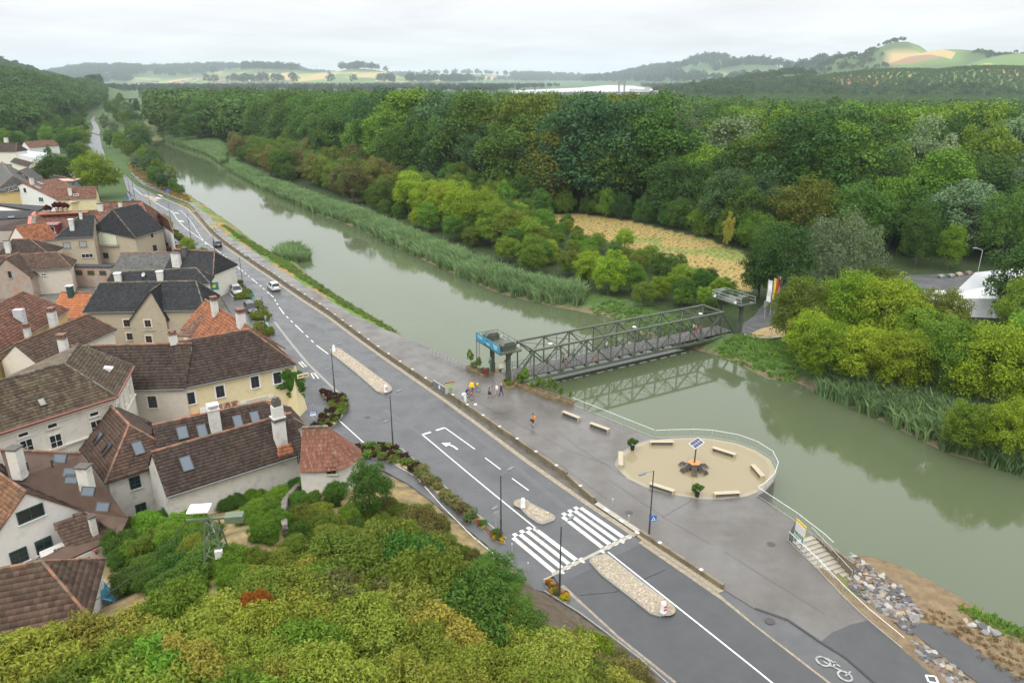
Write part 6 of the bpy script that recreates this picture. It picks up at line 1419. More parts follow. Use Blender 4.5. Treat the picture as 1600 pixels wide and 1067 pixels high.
# ================================================================== traffic islands with gravel
GM = {}
for i in range(3):
    me = rockmesh(90+i); me.materials.append(STONEG); GM[i] = me
def island(px, label, cobble=None, seed=0):
    P = [G(u, v, 0) for u, v in px]; c = sum(P, Vector())/len(P); r = thing('traffic_island', label, 'traffic island', (c.x, c.y, 0))
    m = MB(); m.prism([p.xy for p in P], -.1, .13); m.build('kerb', KERB, r, bevel=.0)
    inner = [c+(p-c)*(1-.28/max((p-c).length, .5)) for p in P]
    m = MB(); m.prism([p.xy for p in inner], .0, .16); m.build('gravel_bed', GRAV, r)
    rg = np.random.default_rng(seed); pl = np.array([[p.x, p.y] for p in inner]); lo, hi = pl.min(0), pl.max(0); n = int((hi-lo).prod()*34); pt = lo+(hi-lo)*rg.random((n, 2)); pt = pt[inpoly(pt, pl)]
    if cobble is not None:
        cq = G(*cobble, 0); pt = pt[np.hypot(pt[:, 0]-cq.x, pt[:, 1]-cq.y) > .9]
        m = MB(); m.lathe((cq.x, cq.y, .165), [(.85, 0), (.83, .02), (.01, .025)], 24); m.build('cobbled_end', COBB, r)
    # pebbles: tetra-like stones in one part
    k = len(pt); ang = rg.random(k)*6.28; s = .07+.08*rg.random(k); base = np.c_[pt, np.full(k, .16)]
    tri = []
    for j in range(4):
        a = ang+j*math.pi/2; tri.append(base+np.c_[np.cos(a)*s, np.sin(a)*s*.8, np.zeros(k)])
    tri.append(base+np.c_[rg.normal(size=(k, 2))*.02, s*.75]); V_ = np.stack(tri, 1).reshape(-1, 3); i = np.arange(k)*5
    Q_ = np.concatenate([np.stack([i+j, i+(j+1) % 4, i+4], 1) for j in range(4)]); o = obj('gravel', npmesh('gravel', V_, Q_, [STONEG]), r); o['kind'] = 'stuff'
    return r
island([(515,546),(521,543.5),(530,545),(560,566),(590,588),(611,604),(613,609),(608,614),(598,616),(588,612),(555,583),(516,552)], 'long gravel traffic island near the inn', (603,611), 1)
island([(807,790),(809,785),(815,783),(822,783.5),(845,795),(864,805),(868,809.5),(866,814),(848,820),(840,818),(825,808)], 'short gravel island above the zebra crossing', (815,788), 2)
island([(920.5,879),(922,874),(928,870),(946,866),(953,870),(1000,907),(1047,943),(1050.5,950),(1049,957),(1041,962),(1031,964),(1016,960),(985,935),(940,900)], 'long gravel traffic island below the zebra crossing', (1039,953), 3)
island([(223,306.5),(229,305),(245,310),(248,313.5),(243,316),(236,313)], 'small far traffic island at the distant crossing', None, 4)
for u, v, k in ((522,549,0),(603,612,1),(817,792,2),(1036,956,3)):
    b = G(u, v, .15); r = thing('keep_right_post', ['white guide post at the upper tip of the long island near the inn', 'white guide post with red mark at the lower tip of the island near the inn', 'white guide post on the short island above the crossing', 'white guide post with red stripes at the lower end of the big island'][k], 'guide post', (b.x, b.y, .15))
    m = MB(); m.lathe((b.x, b.y, .15), [(.26, 0), (.27, .06), (.24, .1), (.23, .85), (.18, 1.0), (.05, 1.06), (.01, 1.06)], 14); m.build('body', WHITEP, r, smooth=True); m = MB(); m.box((b.x, b.y, .17), (.7, .7, .06), .6); m.build('foot', KERB, r)
    if k in (1, 3):
        for j in range(2): m = MB(); m.box((b.x+.12, b.y-.22, .55+j*.28), (.26, .04, .12), .5); m.build('red_mark', mat('red_mark', (.6, .03, .03), .4), r)
for k, (u, v) in enumerate(((236,313),(247,310),(250,306))): dashes([(u-3, v-1.5), (u+4, v+.8)], [(99, 0)], .6)
# ================================================================== planted beds
SOIL = mat('bark_mulch', (.10, .06, .04), .9, .35, 5, .5, 14); STRAW = mat('straw_mulch', (.40, .28, .14), .9, .25, 4, .4, 14)
def bed(px, label, soil, plants, seed, z=.1):
    P = [G(u, v, z) for u, v in px]; c = sum(P, Vector())/len(P); r = thing('flower_bed', label, 'flower bed', (c.x, c.y, 0))
    m = MB(); m.prism([p.xy for p in P], -.2, z); m.build('kerb', KERB, r); inner = [c+(p-c)*(1-.16/max((p-c).length, .4)) for p in P]
    m = MB(); m.prism([p.xy for p in inner], 0, z+.05); m.build('soil', soil, r)
    rg = random.Random(seed); pl = np.array([[p.x, p.y] for p in inner]); lo, hi = pl.min(0), pl.max(0)
    for (n, col, s, hgt, nm) in plants:
        cnt = 0; tries = 0
        while cnt < n and tries < 4000:
            tries += 1; x, y = rg.uniform(lo[0], hi[0]), rg.uniform(lo[1], hi[1])
            if not inpoly(np.array([[x, y]]), pl)[0]: continue
            cnt += 1; o = obj(nm, PROTO_BED[rg.randrange(3)], r); o.matrix_parent_inverse = r.matrix_basis.inverted(); f = rg.uniform(.7, 1.25); o.location = (x, y, z+.02); o.scale = (s*f*.1, s*f*.1, hgt*f*.1); o.rotation_euler = (0, 0, rg.random()*6); o.color = (*[c_*rg.uniform(.8, 1.2) for c_ in col], 1)
PROTO_BED = [crown('bed_leaves', 6.0, 4.5, 3.6, 26, 46, .75, 300+i, lump=.34) for i in range(3)]
GREENB, DARKB, YELB, WHB, REDB, HEDGE = (.13, .19, .03), (.055, .022, .02), (.55, .36, .02), (.6, .6, .55), (.35, .08, .02), (.14, .17, .025)
bed([(501,613),(512,613),(524,616),(537,620),(541,628),(541,640),(533,653),(520,666),(505,671),(489,672),(490,664),(505,650),(514,637),(513,626)], 'curved planted bed at the corner opposite the inn', STRAW, [(34, GREENB, .8, .7, 'green_plant'), (26, DARKB, .75, .8, 'dark_plant'), (8, WHB, .3, .5, 'white_flower')], 1)
bed([(556,697),(575,695.5),(600,695.5),(620,702),(645,722),(655,732),(650,740),(625,728),(600,718),(575,715),(557,714)], 'long bed with dark red and green plants behind the round tower', STRAW, [(46, GREENB, .8, .7, 'green_plant'), (34, DARKB, .8, .8, 'dark_plant'), (10, WHB, .3, .5, 'white_flower')], 2)
bed([(655,732),(690,762),(718,787),(744,810),(738,816),(710,795),(680,768),(651,740)], 'narrow bed of low round shrubs along the side path', STRAW, [(26, (.15, .16, .05), .95, .8, 'low_shrub')], 3)
bed([(746,812),(765,826),(788,843),(790,848),(784,849),(770,842),(752,825),(742,815)], 'small bed with marigolds at the lamp above the crossing', SOIL, [(4, (.09, .17, .03), .9, .9, 'green_plant'), (7, YELB, .4, .5, 'yellow_flower'), (5, REDB, .35, .4, 'orange_flower')], 4)
bed([(849,908),(857,908),(875,920),(889,932),(890,939),(882,941),(866,932),(852,915)], 'small bed with yellow flowers at the lamp below the crossing', SOIL, [(9, YELB, .42, .5, 'yellow_flower'), (5, (.12, .18, .04), .5, .5, 'green_plant'), (4, REDB, .35, .4, 'orange_flower')], 5)
for px, lb in (([zE(x, y) for x, y in ((600,150),(625,152),(682,220),(690,240),(600,245),(595,230),(640,215))], 'low hedge bed around the silver parked car'), ([zE(x, y) for x, y in ((712,265),(730,268),(795,340),(795,362),(690,362),(682,345),(735,320))], 'low hedge bed beside the black parked car'), ([zE(x, y) for x, y in ((712,395),(760,390),(803,420),(800,445),(720,438))], 'small round hedge bed at the inn gable'),
               ([zE(x, y) for x, y in ((468,55),(485,55),(560,110),(545,125),(510,105))], 'hedge bed beside the blue parked car'), ([z5(x, y) for x, y in ((515,530),(540,530),(665,640),(650,660),(600,640))], 'hedge strip between far parking and road')):
    bed(px, lb, SOIL, [(46, HEDGE, 1.0, .9, 'hedge_plant')], len(lb))
# ================================================================== planters at the bridge head
PLANT = mat('trough_concrete', (.33, .25, .12), .75, .2, 1.5, .2, 20, c2=(.20, .15, .075), c2s=1.5, c2t=.5)
def trough(px, label, w, hh, plants, seed):
    r = None; P = [G(u, v, PZ) for u, v in px]; r = thing('planter', label, 'planter', P[0]); rg = random.Random(seed)
    for i in range(len(P)-1):
        a, b = P[i], P[i+1]; L = (b-a).length; k = max(1, round(L/2.4)); d = (b-a).normalized(); nrm = Vector((-d.y, d.x, 0)); nrm = nrm if nrm.y > 0 else -nrm
        for j in range(k):
            q0, q1 = a.lerp(b, j/k)+nrm*w/2, a.lerp(b, (j+1)/k)+nrm*w/2-d*.03; m = MB()
            m.hexa([Vector((*(q0-nrm*w*.42).xy, PZ+.02)), Vector((*(q1-nrm*w*.42).xy, PZ+.02)), Vector((*(q1+nrm*w*.42).xy, PZ+.02)), Vector((*(q0+nrm*w*.42).xy, PZ+.02)), Vector((*(q0-nrm*w*.5).xy, PZ+hh)), Vector((*(q1-nrm*w*.5).xy, PZ+hh)), Vector((*(q1+nrm*w*.5).xy, PZ+hh)), Vector((*(q0+nrm*w*.5).xy, PZ+hh))]); t_ = m.build('trough', PLANT, r)
            m = MB(); m.prism([p.xy for p in (q0-nrm*w*.4+d*.1, q1-nrm*w*.4-d*.1, q1+nrm*w*.4-d*.1, q0+nrm*w*.4+d*.1)], PZ+hh-.05, PZ+hh+.012); m.build('soil', SOIL, t_)
    for (s, kind, col, sc, hgt) in plants:
        tot = len(P)-1; f = s*tot; i = min(int(f), tot-1); q = P[i].lerp(P[i+1], f-i); d = (P[i+1]-P[i]).normalized(); nrm = Vector((-d.y, d.x, 0)); nrm = nrm if nrm.y > 0 else -nrm; q = q+nrm*w/2
        if kind == 'stem':
            m = MB(); top_ = q+Vector((rg.gauss(0, .15), rg.gauss(0, .15), hgt)); m.tube([q+ZV*(hh-.1), q.lerp(top_, .5)+ZV*hh*.5, top_+ZV*hh*.5], [.025, .018, .01], 5); m.build('stem', BARK, r)
        o = obj('plant', PROTO_BED[rg.randrange(3)], r); o.location = q+ZV*(hh-.1+(hgt*.35 if kind == 'stem' else 0)); o.scale = (sc*.1, sc*.1, hgt*.1*(.75 if kind == 'stem' else 1)); o.color = (*col, 1); o.rotation_euler = (0, 0, rg.random()*6)
PG = (.15, .24, .03)
trough([(728,577),(755,590)], 'trough planter with tall shrub left of the lift tower', .9, .6, [(.12, 'stem', PG, .75, 2.6), (.35, 'bush', PG, .8, 1.2), (.6, 'stem', (.17, .22, .06), .75, 2.0), (.8, 'bush', (.12, .2, .04), .7, .8), (.98, 'bush', (.35, .10, .12), .7, .9)], 1)
trough([(755,590),(770,586)], 'short trough with pink flowers before the lift tower', .9, .6, [(.2, 'bush', (.30, .10, .12), .7, .8), (.5, 'bush', (.10, .13, .06), .7, .6), (.8, 'bush', (.13, .2, .04), .7, .7)], 2)
trough([(784,600),(795,609),(806,606)], 'corner trough with low greenery at the right bridge post', .9, .6, [(.15, 'bush', (.09, .16, .03), .7, .6), (.4, 'bush', PG, .7, .7), (.6, 'bush', PG, .7, .6), (.85, 'bush', (.3, .1, .03), .6, .5)], 3)
trough([(806,604),(850,621),(892,635)], 'long trough planter with thin saplings beside the water', .85, .62, [(.04, 'bush', PG, .9, 1.6), (.12, 'stem', PG, 1.1, 2.4), (.25, 'bush', PG, .7, 1.2), (.36, 'stem', (.17, .25, .05), .6, 2.0), (.45, 'stem', (.17, .25, .05), .5, 2.2), (.56, 'stem', (.17, .25, .05), .6, 2.5), (.66, 'stem', PG, .5, 2.3), (.78, 'stem', PG, .5, 1.5), (.95, 'stem', PG, .35, 1.4)], 4)
# bicycle stands
for k in range(10):
    f = k/9; b = G(674+f*51, 554+f*23.5, PZ); r = thing('bicycle_stand', 'steel hoop bicycle stand in the row along the river edge', 'bicycle stand', (b.x, b.y, PZ), 0, 'bicycle stands in a row at the river edge')
    m = MB(); d = Vector((.5, .85, 0)); pts = [b-d*.3, b-d*.3+ZV*.75, b-d*.2+ZV*.85, b+d*.2+ZV*.85, b+d*.3+ZV*.75, b+d*.3]; m.tube(pts, .03, 6); m.build('hoop', GALV, r); m = MB(); m.beam(b-d*.3+ZV*.4, b+d*.3+ZV*.4, .03, .03); m.build('cross_bar', GALV, r)
# ================================================================== cars
RUB_ = mat('tyre_rubber', (.015, .015, .015), .7); RIM = mat('alloy_rim', (.45, .46, .47), .3, metal=.7); HL = mat('headlight_glass', (.6, .62, .65), .15); TLM = mat('tail_light', (.35, .01, .01), .25); CGL = bpy.data.materials.new('car_glass'); CGL.use_nodes = True
_b = CGL.node_tree.nodes['Principled BSDF']; _b.inputs['Base Color'].default_value = (.012, .014, .016, 1); _b.inputs['Roughness'].default_value = .05
def carpaint(name, c):
    m = bpy.data.materials.new(name); m.use_nodes = True; b = m.node_tree.nodes['Principled BSDF']; b.inputs['Base Color'].default_value = (*c, 1); b.inputs['Roughness'].default_value = .35; b.inputs['Coat Weight'].default_value = .8; b.inputs['Coat Roughness'].default_value = .05; return m
def car(u, v, ang, paint, label, suv=True):
    """x forward; sections across the length, each with sill, belt and roof points"""
    b = G(u, v, 0); r = thing('car', label, 'car', (b.x, b.y, .0), ang, 'cars on the road and parking place')
    Lh, Wd, bel, rf = 2.2, .9, .95 if suv else .85, 1.62 if suv else 1.45
    S = [(-2.2, .45, .78, .70), (-2.1, .30, .95, .84), (-1.7, .24, bel+.05, .9), (-.9, .22, bel+.02, .92), (.5, .22, bel, .92), (1.1, .23, bel-.02, .91), (1.7, .26, .84, .88), (2.1, .32, .72, .80), (2.24, .42, .60, .62)]
    m = MB(); n = len(S); bb = len(m.v)
    for x, z0, z1, w in S: m.v += [(x, -w, z0), (x, -w*1.0, (z0+z1)*.5+.05), (x, -w*.93, z1), (x, w*.93, z1), (x, w, (z0+z1)*.5+.05), (x, w, z0)]
    for i in range(n-1):
        for k in range(5): m.f.append((bb+i*6+k, bb+i*6+k+1, bb+(i+1)*6+k+1, bb+(i+1)*6+k)); m.m.append(0)
        m.f.append((bb+i*6+5, bb+i*6, bb+(i+1)*6, bb+(i+1)*6+5)); m.m.append(0)
    m.f.append(tuple(bb+k for k in range(6))); m.m.append(0); m.f.append(tuple(bb+(n-1)*6+k for k in reversed(range(6)))); m.m.append(0)
    o = obj('body', m.mesh('body', [paint], True)); o.parent = r; o.data.polygons.foreach_set('use_smooth', [True]*len(o.data.polygons))
    m = MB(); G_ = [(-1.95, bel, .80), (-1.55, rf-.06, .66), (-.9, rf, .70), (.1, rf, .70), (.45, rf-.08, .68), (1.15, bel-.04, .80)]
    bb = 0; belt = [(-2.0, bel-.02, .84), (-1.5, bel, .87), (-.9, bel, .88), (.1, bel-.02, .88), (.55, bel-.02, .88), (1.2, bel-.06, .84)]
    for (x, z, w), (x2, z2, w2) in zip(G_, belt): m.v += [(x2, -w2, z2), (x, -w, z), (x, w, z), (x2, w2, z2)]
    for i in range(len(G_)-1):
        a = i*4; b2 = (i+1)*4
        m.f.append((a, a+1, b2+1, b2)); m.m.append(0); m.f.append((a+3, b2+3, b2+2, a+2)); m.m.append(0)
        m.f.append((a+1, a+2, b2+2, b2+1)); m.m.append(0)
    o = obj('windows', m.mesh('windows', [CGL])); o.parent = r
    m = MB(); m.v = []; bb = 0
    RS = [(-1.62, rf-.05, .64), (-.9, rf+.02, .69), (.1, rf+.02, .69), (.48, rf-.06, .66)]
    for x, z, w in RS: m.v += [(x, -w, z), (x, 0, z+.04), (x, w, z)]
    for i in range(3):
        for k in range(2): m.f.append((i*3+k, i*3+k+1, (i+1)*3+k+1, (i+1)*3+k)); m.m.append(0)
    o = obj('roof', m.mesh('roof', [paint], True)); o.parent = r
    for s in (-1, 1):
        for p, q in (((.5, rf-.06), (1.18, bel-.03)), ((-.4, rf), (-.42, bel)), ((-1.58, rf-.05), (-1.95, bel))):
            m = MB(); m.beam((p[0], s*.69, p[1]), (q[0], s*.87, q[1]), .06, .07); o = obj('pillar', m.mesh('pillar', [paint])); o.parent = r
        m = MB(); m.box((1.0, s*1.02, bel+.05), (.16, .2, .13)); o = obj('mirror', m.mesh('mirror', [paint])); o.parent = r
        m = MB(); m.box((2.08, s*.6, .68), (.22, .36, .13)); o = obj('headlight', m.mesh('headlight', [HL])); o.parent = r
        m = MB(); m.box((-2.14, s*.66, .86), (.16, .28, .18)); o = obj('tail_light', m.mesh('tail_light', [TLM])); o.parent = r
        for x in (-1.35, 1.38):
            m = MB(); m.lathe((0, 0, 0), [(.2, -.11), (.33, -.11), (.345, 0), (.33, .11), (.2, .11)], 18); w = obj('wheel', m.mesh('wheel', [RUB_])); w.parent = r; w.location = (x, s*.80, .34); w.rotation_euler = (math.pi/2, 0, 0)
            m = MB(); m.lathe((0, 0, -.118*s), [(.2, 0), (.05, -.01*s), (.01, -.01*s)], 12); rm_ = obj('rim', m.mesh('rim', [RIM])); rm_.parent = w
    for x, sg in ((2.25, 1), (-2.23, -1)): m = MB(); m.box((x, 0, .5 if sg > 0 else .75), (.02, .5, .11)); o = obj('number_plate', m.mesh('number_plate', [WHITEP])); o.parent = r
    m = MB(); m.box((2.2, 0, .5), (.1, .95, .22)); o = obj('grille', m.mesh('grille', [STEELD])); o.parent = r
    return r
def rdir(a, b): p, q = G(*a), G(*b); return math.atan2(q.y-p.y, q.x-p.x)
up_dir = rdir((440,470), (400,437)); CW = carpaint('white_car_paint', (.72, .73, .74)); CB = carpaint('black_car_paint', (.018, .019, .021)); CG = carpaint('dark_grey_car_paint', (.06, .065, .07)); CS = carpaint('silver_car_paint', (.42, .43, .44)); CBL = carpaint('blue_car_paint', (.035, .10, .28)); CR = carpaint('red_car_paint', (.35, .02, .02)); CN = carpaint('navy_car_paint', (.03, .05, .09))
car(428, 452, up_dir, CW, 'white hatchback driving up the wet road away from the viewer'); car(340, 385, rdir((345,392), (322,365)), CB, 'dark car driving up the bend of the road')
dn = rdir((360,445), (375,462)); car(361, 449, dn, CG, 'dark grey car parked behind the silver one'); car(370, 458, dn, CS, 'silver car parked nose to the hedge bed'); car(392, 486, dn, CB, 'black car parked alone near the clay roof'); car(334, 430, dn, CBL, 'blue car half hidden by the black slate roof')
pk = rdir((255,382), (285,380))
for u, v, p, lb in ((250,374,CB,'black car first in the far parking row'),(258,377,CW,'white van-like car second in the far parking row'),(262,380,CBL,'blue car in the far parking row under the tree'),(264,383,CW,'white car in the middle of the far parking row'),(268,385,CB,'black car in the far parking row beside the white one'),(272,388,CN,'navy car nearest in the far parking row'),(280,391,CR,'red car behind the yellow green bush tree')): car(u, v, pk, p, lb)
car(243, 364, pk, CW, 'white car under the nearer small parking tree'); car(233, 356, pk, CR, 'small red car under the farther small parking tree')
# parking lines, green marks
for px in (((350,446),(366,466)),((362,468),(384,469))): dashes(list(px), [(99, 0)], .12)
GRP = mat('green_paint', (.16, .42, .26), .6)
for a in ((zE(545,125), zE(565,140)), (zE(670,245), zE(690,262)), (zE(765,370), zE(775,410))): line_on(road, 'green_marking', a, .7, GRP, 0, .01)
for a in (((521,603-36),(527,575)), ((527,566),(535,577)), ((540,589),(549,597)), ((546,586),(555,594))): 
    pass
for a in ((zE(950,590), zE(978,620)), (zE(962,585), zE(992,615)), (zE(1018,652), zE(1035,682)), (zE(1018,652), zE(1035,650)), (zE(1035,650), zE(1060,682))): line_on(road, 'worn_marking', a, .22, PAINTW, 0, .012)
# ================================================================== people
SKIN = mat('skin', (.50, .32, .23), .6, .05)
def cloth(name, c): return mat('cloth_'+name, c, .8, .1, 8)
def person(u, v, face, label, top, legs, hair=(.05, .03, .02), pose='walk', skirt=False, hgt=1.70, z=PZ, bare_legs=False, bare_arms=True, helmet=None, at=None):
    b = Vector(at) if at is not None else G(u, v, z); r = thing('person', label, 'person', (b.x, b.y, b.z), face)
    s = hgt/1.7; V_, E_, R_, T_ = [], [], [], []
    def j(p, rad, par=None, t=0):
        V_.append(tuple(Vector(p)*s)); R_.append(rad*s); T_.append(t)
        if par is not None: E_.append((par, len(V_)-1))
        return len(V_)-1
    st = .22 if pose == 'walk' else .04
    hipz, kz = .90, .48
    if pose == 'ride': hipz = 1.02
    pel = j((0, 0, hipz), .135, None, 1); wst = j((.01, 0, hipz+.18), .125, pel); lean = .30 if pose == 'ride' else .03
    chs = j((.03+lean*.55, 0, hipz+.40), .15, wst); nk0 = j((.03+lean*.85, 0, hipz+.55), .075, chs); nk = j((.05+lean, 0, hipz+.62), .055, nk0, 2); hd = j((.07+lean*1.05, 0, hipz+.70), .095, nk, 2); hd2 = j((.07+lean*1.05, 0, hipz+.77), .085, hd, 2)
    for sg in (-1, 1):
        sh = j((.02+lean*.7, sg*.19, hipz+.50), .062, chs); 
        if pose == 'ride': el = j((.32+lean*.6, sg*.26, hipz+.24), .045, sh, 3); wr = j((.55+lean*.5, sg*.27, hipz+.10), .034, el, 3); hnd = j((.63+lean*.5, sg*.26, hipz+.09), .04, wr, 2)
        else: el = j((-.03+sg*st*.3, sg*.25, hipz+.22), .045, sh, 3); wr = j((.06+sg*st*.7, sg*.26, hipz+.0), .034, el, 3); hnd = j((.09+sg*st*.8, sg*.26, hipz-.09), .042, wr, 2)
        hp = j((0, sg*.095, hipz-.06), .105, pel, 1)
        if pose == 'ride' and sg > 0: kn = j((.34, sg*.11, hipz-.32), .07, hp, 1); an = j((.20, sg*.11, .34), .045, kn, 4); ft = j((.36, sg*.11, .28), .045, an, 5)
        elif pose == 'ride': kn = j((.10, sg*.13, kz), .07, hp, 1); an = j((.02, sg*.2, .09), .045, kn, 4); ft = j((.17, sg*.2, .045), .045, an, 5)
        else: kn = j((sg*-st*.55+.04, sg*.10, kz), .068, hp, 1); an = j((sg*-st*1.15, sg*.10, .09+(.04 if sg > 0 and pose == 'walk' else 0)), .042, kn, 4); ft = j((sg*-st*1.15+.15, sg*.10, .045), .045, an, 5)
    me = bpy.data.meshes.new('body'); me.from_pydata(V_, E_, []); o = bpy.data.objects.new('body', me); COL.objects.link(o)
    md = o.modifiers.new('skin', 'SKIN'); 
    for i, sv in enumerate(me.skin_vertices[0].data): sv.radius = (R_[i], R_[i]); sv.use_root = (i == 0)
    ss = o.modifiers.new('sub', 'SUBSURF'); ss.levels = 1; ss.render_levels = 1
    bpy.context.view_layer.update(); bm_e = bpy.data.meshes.new_from_object(o.evaluated_get(bpy.context.evaluated_depsgraph_get())); bpy.data.objects.remove(o)
    sk = SKIN; shoe = cloth('shoe', (.03, .03, .03)); mats_ = [top, legs, sk, sk if bare_arms else top, sk if bare_legs else legs, shoe]
    bm_e.materials.clear(); [bm_e.materials.append(q) for q in mats_]
    VV = np.array(V_); ed = np.array(E_)
    for p in bm_e.polygons:
        c = np.array(p.center); a = VV[ed[:, 0]]; d = VV[ed[:, 1]]-a; t = np.clip(((c-a)*d).sum(1)/(d*d).sum(1), 0, 1); k = int(np.argmin(((c-a-t[:, None]*d)**2).sum(1)))
        p.material_index = T_[E_[k][1]] if t[k] > .3 else max(T_[E_[k][0]], 0) if T_[E_[k][1]] not in (4, 5, 3) else T_[E_[k][1]]; p.use_smooth = True
    bo = obj('body', bm_e); bo.parent = r
    hp_ = Vector(V_[hd2]); m = MB(); hm = cloth('hair%d' % int(hair[0]*1000), hair) if helmet is None else helmet
    m.lathe(hp_+Vector((-.012, 0, 0))*s, [(.112*s, -.03*s), (.118*s, .02*s), (.10*s, .07*s), (.06*s, .105*s), (.004, .115*s)], 12); ho = obj('helmet' if helmet else 'hair', m.mesh('hair', [hm], True)); ho.parent = r
    m = MB(); m.box(hp_+Vector((.105, 0, -.055))*s, (.035*s, .03*s, .05*s)); no = obj('nose', m.mesh('nose', [SKIN])); no.parent = r
    if skirt: m = MB(); m.lathe((0, 0, 0), [(.15*s, (hipz+.05)*s), (.20*s, (hipz-.15)*s), (.24*s, (hipz-.34)*s), (.20*s, (hipz-.34)*s)], 14); so = obj('skirt', m.mesh('skirt', [legs], True)); so.parent = r
    return r
def att(r, name, m, mt, **kw): o = obj(name, m.mesh(name, mt if isinstance(mt, list) else [mt], **kw)); o.parent = r; return o
def backpack(u, v, face, z, mt, label, hgt=1.7, dx=-.22, zz=1.22, at=None):
    b = Vector(at) if at is not None else G(u, v, z); r = thing('backpack', label, 'backpack', (b.x, b.y, b.z), face); m = MB(); m.box((dx, 0, zz), (.2, .32, .46)); att(r, 'sack', m, mt, bevel=.05)
    for s in (-1, 1): m = MB(); m.tube([(dx+.08, s*.1, zz+.2), (.06, s*.13, zz+.22), (.12, s*.14, zz+.02), (dx+.08, s*.13, zz-.18)], .018, 5); att(r, 'strap', m, mt)
    return r
BK, NAVY, WHT, PINK, GRYC, JEAN, YCL, RDC, ORC = cloth('black', (.02, .02, .022)), cloth('navy', (.02, .03, .08)), cloth('white', (.72, .72, .72)), cloth('pink', (.62, .30, .38)), cloth('grey', (.12, .13, .14)), cloth('jeans', (.07, .13, .26)), cloth('yellow', (.78, .50, .01)), cloth('red', (.60, .03, .05)), cloth('orange', (.80, .25, .02))
HRED = mat('red_helmet', (.62, .04, .04), .35)
person(833, 666, 2.2, 'person in black shorts with orange backpack walking alone on the promenade', GRYC, BK, bare_legs=True); backpack(833, 666, 2.2, PZ, ORC, 'bright orange backpack on the lone walker'); 
b = G(833, 666, PZ); r = thing('shoulder_bag', 'black shoulder bag at the lone walker hip', 'bag', (b.x, b.y, PZ), 2.2); m = MB(); m.box((.12, .24, .88), (.34, .16, .26)); att(r, 'bag_body', m, BK, bevel=.04); m = MB(); m.tube([(.1, .22, 1.0), (.08, .1, 1.44), (-.1, -.1, 1.46)], .015, 5); att(r, 'strap', m, BK)
person(765, 621, .6, 'person in short black dress walking towards the bridge', BK, BK, (.38, .24, .14), skirt=True, bare_legs=True); person(776, 618, .75, 'person in white top and pink trousers walking towards the bridge', WHT, PINK, (.30, .22, .15), bare_arms=False); person(783, 618, .75, 'person in dark clothes walking next to the one in pink', NAVY, NAVY, (.45, .32, .18), bare_arms=False)
bx = person(887.5, 569, 0, 'person in white shirt and blue jeans standing on the bridge', WHT, JEAN, at=bp_((G(888, 569, .1)-BS).dot(bd), 2.3, .07)); person(882, 570, 2.6, 'person in dark clothes beside the white shirt on the bridge', GRYC, BK, at=bp_((G(888, 569, .1)-BS).dot(bd)-.7, 2.0, .07))
person(954, 553, .5, 'person in white at the middle of the bridge railing', WHT, JEAN, at=bp_((G(954, 551, .1)-BS).dot(bd), 3.6, .07)); person(1083, 521, .5, 'person in pale top near the far end of the bridge', cloth('pale', (.45, .5, .48)), NAVY, at=bp_((G(1083, 520, .1)-BS).dot(bd), 3.2, .07))
tq = bp_((G(1098, 523, .1)-BS).dot(bd), 2.2, .07); person(1098, 523, .5, 'person with red backpack walking off the far end of the bridge', GRYC, JEAN, at=tq); backpack(0, 0, .5, 0, RDC, 'red backpack carried across the bridge', at=tq); person(0, 0, .5, 'person in red shorts beside the red backpack on the bridge', cloth('lilac', (.4, .3, .4)), RDC, at=tq+bn*.8-bd*.5)
def bicycle(u, v, face, label, frame, z=PZ):
    b = G(u, v, z); r = thing('bicycle', label, 'bicycle', (b.x, b.y, z), face)
    for nm, x in (('front_wheel', .55), ('rear_wheel', -.52)):
        m = MB(); pts = [(x+math.cos(2*math.pi*k/20)*.335, 0, .35+math.sin(2*math.pi*k/20)*.335) for k in range(21)]; m.tube(pts, .024, 5, cap=False); w = att(r, nm, m, RUB_)
        m = MB()
        for k in range(8): a = math.pi*k/8; m.beam((x+math.cos(a)*.32, 0, .35+math.sin(a)*.32), (x-math.cos(a)*.32, 0, .35-math.sin(a)*.32), .006, .006, up=(0, 1, 0))
        o = obj('spokes', m.mesh('spokes', [GALV])); o.parent = w
    m = MB()
    for a, c in (((-.52, 0, .35), (-.1, 0, .33)), ((-.1, 0, .33), (-.22, 0, .85)), ((-.52, 0, .35), (-.2, 0, .78)), ((-.1, 0, .33), (.38, 0, .75)), ((-.21, 0, .8), (.36, 0, .86)), ((.55, 0, .35), (.36, 0, .95))): m.tube([a, c], .022, 6)
    att(r, 'frame', m, frame); m = MB(); m.box((-.23, 0, .94), (.26, .15, .06)); att(r, 'saddle', m, BK, bevel=.02); m = MB(); m.tube([(.30, -.28, 1.02), (.38, -.1, 1.0), (.38, .1, 1.0), (.30, .28, 1.02)], .015, 6); att(r, 'handlebar', m, STEELD); m = MB(); m.lathe((0, 0, 0), [(.09, -.02), (.09, .02)], 10); o = att(r, 'chainring', m, STEELD); o.location = (-.1, -.05, .33); o.rotation_euler = (math.pi/2, 0, 0)
    return r
fa = -.35; bicycle(731, 624.5, fa, 'bicycle ridden by the person in navy with red helmet', STEELD); b = G(731, 624.5, PZ); person(0, 0, fa, 'cyclist in navy jacket and red helmet leaning on the handlebar', NAVY, BK, pose='ride', helmet=HRED, bare_legs=True, bare_arms=False, at=(b.x-.24*math.cos(fa), b.y-.24*math.sin(fa), PZ))
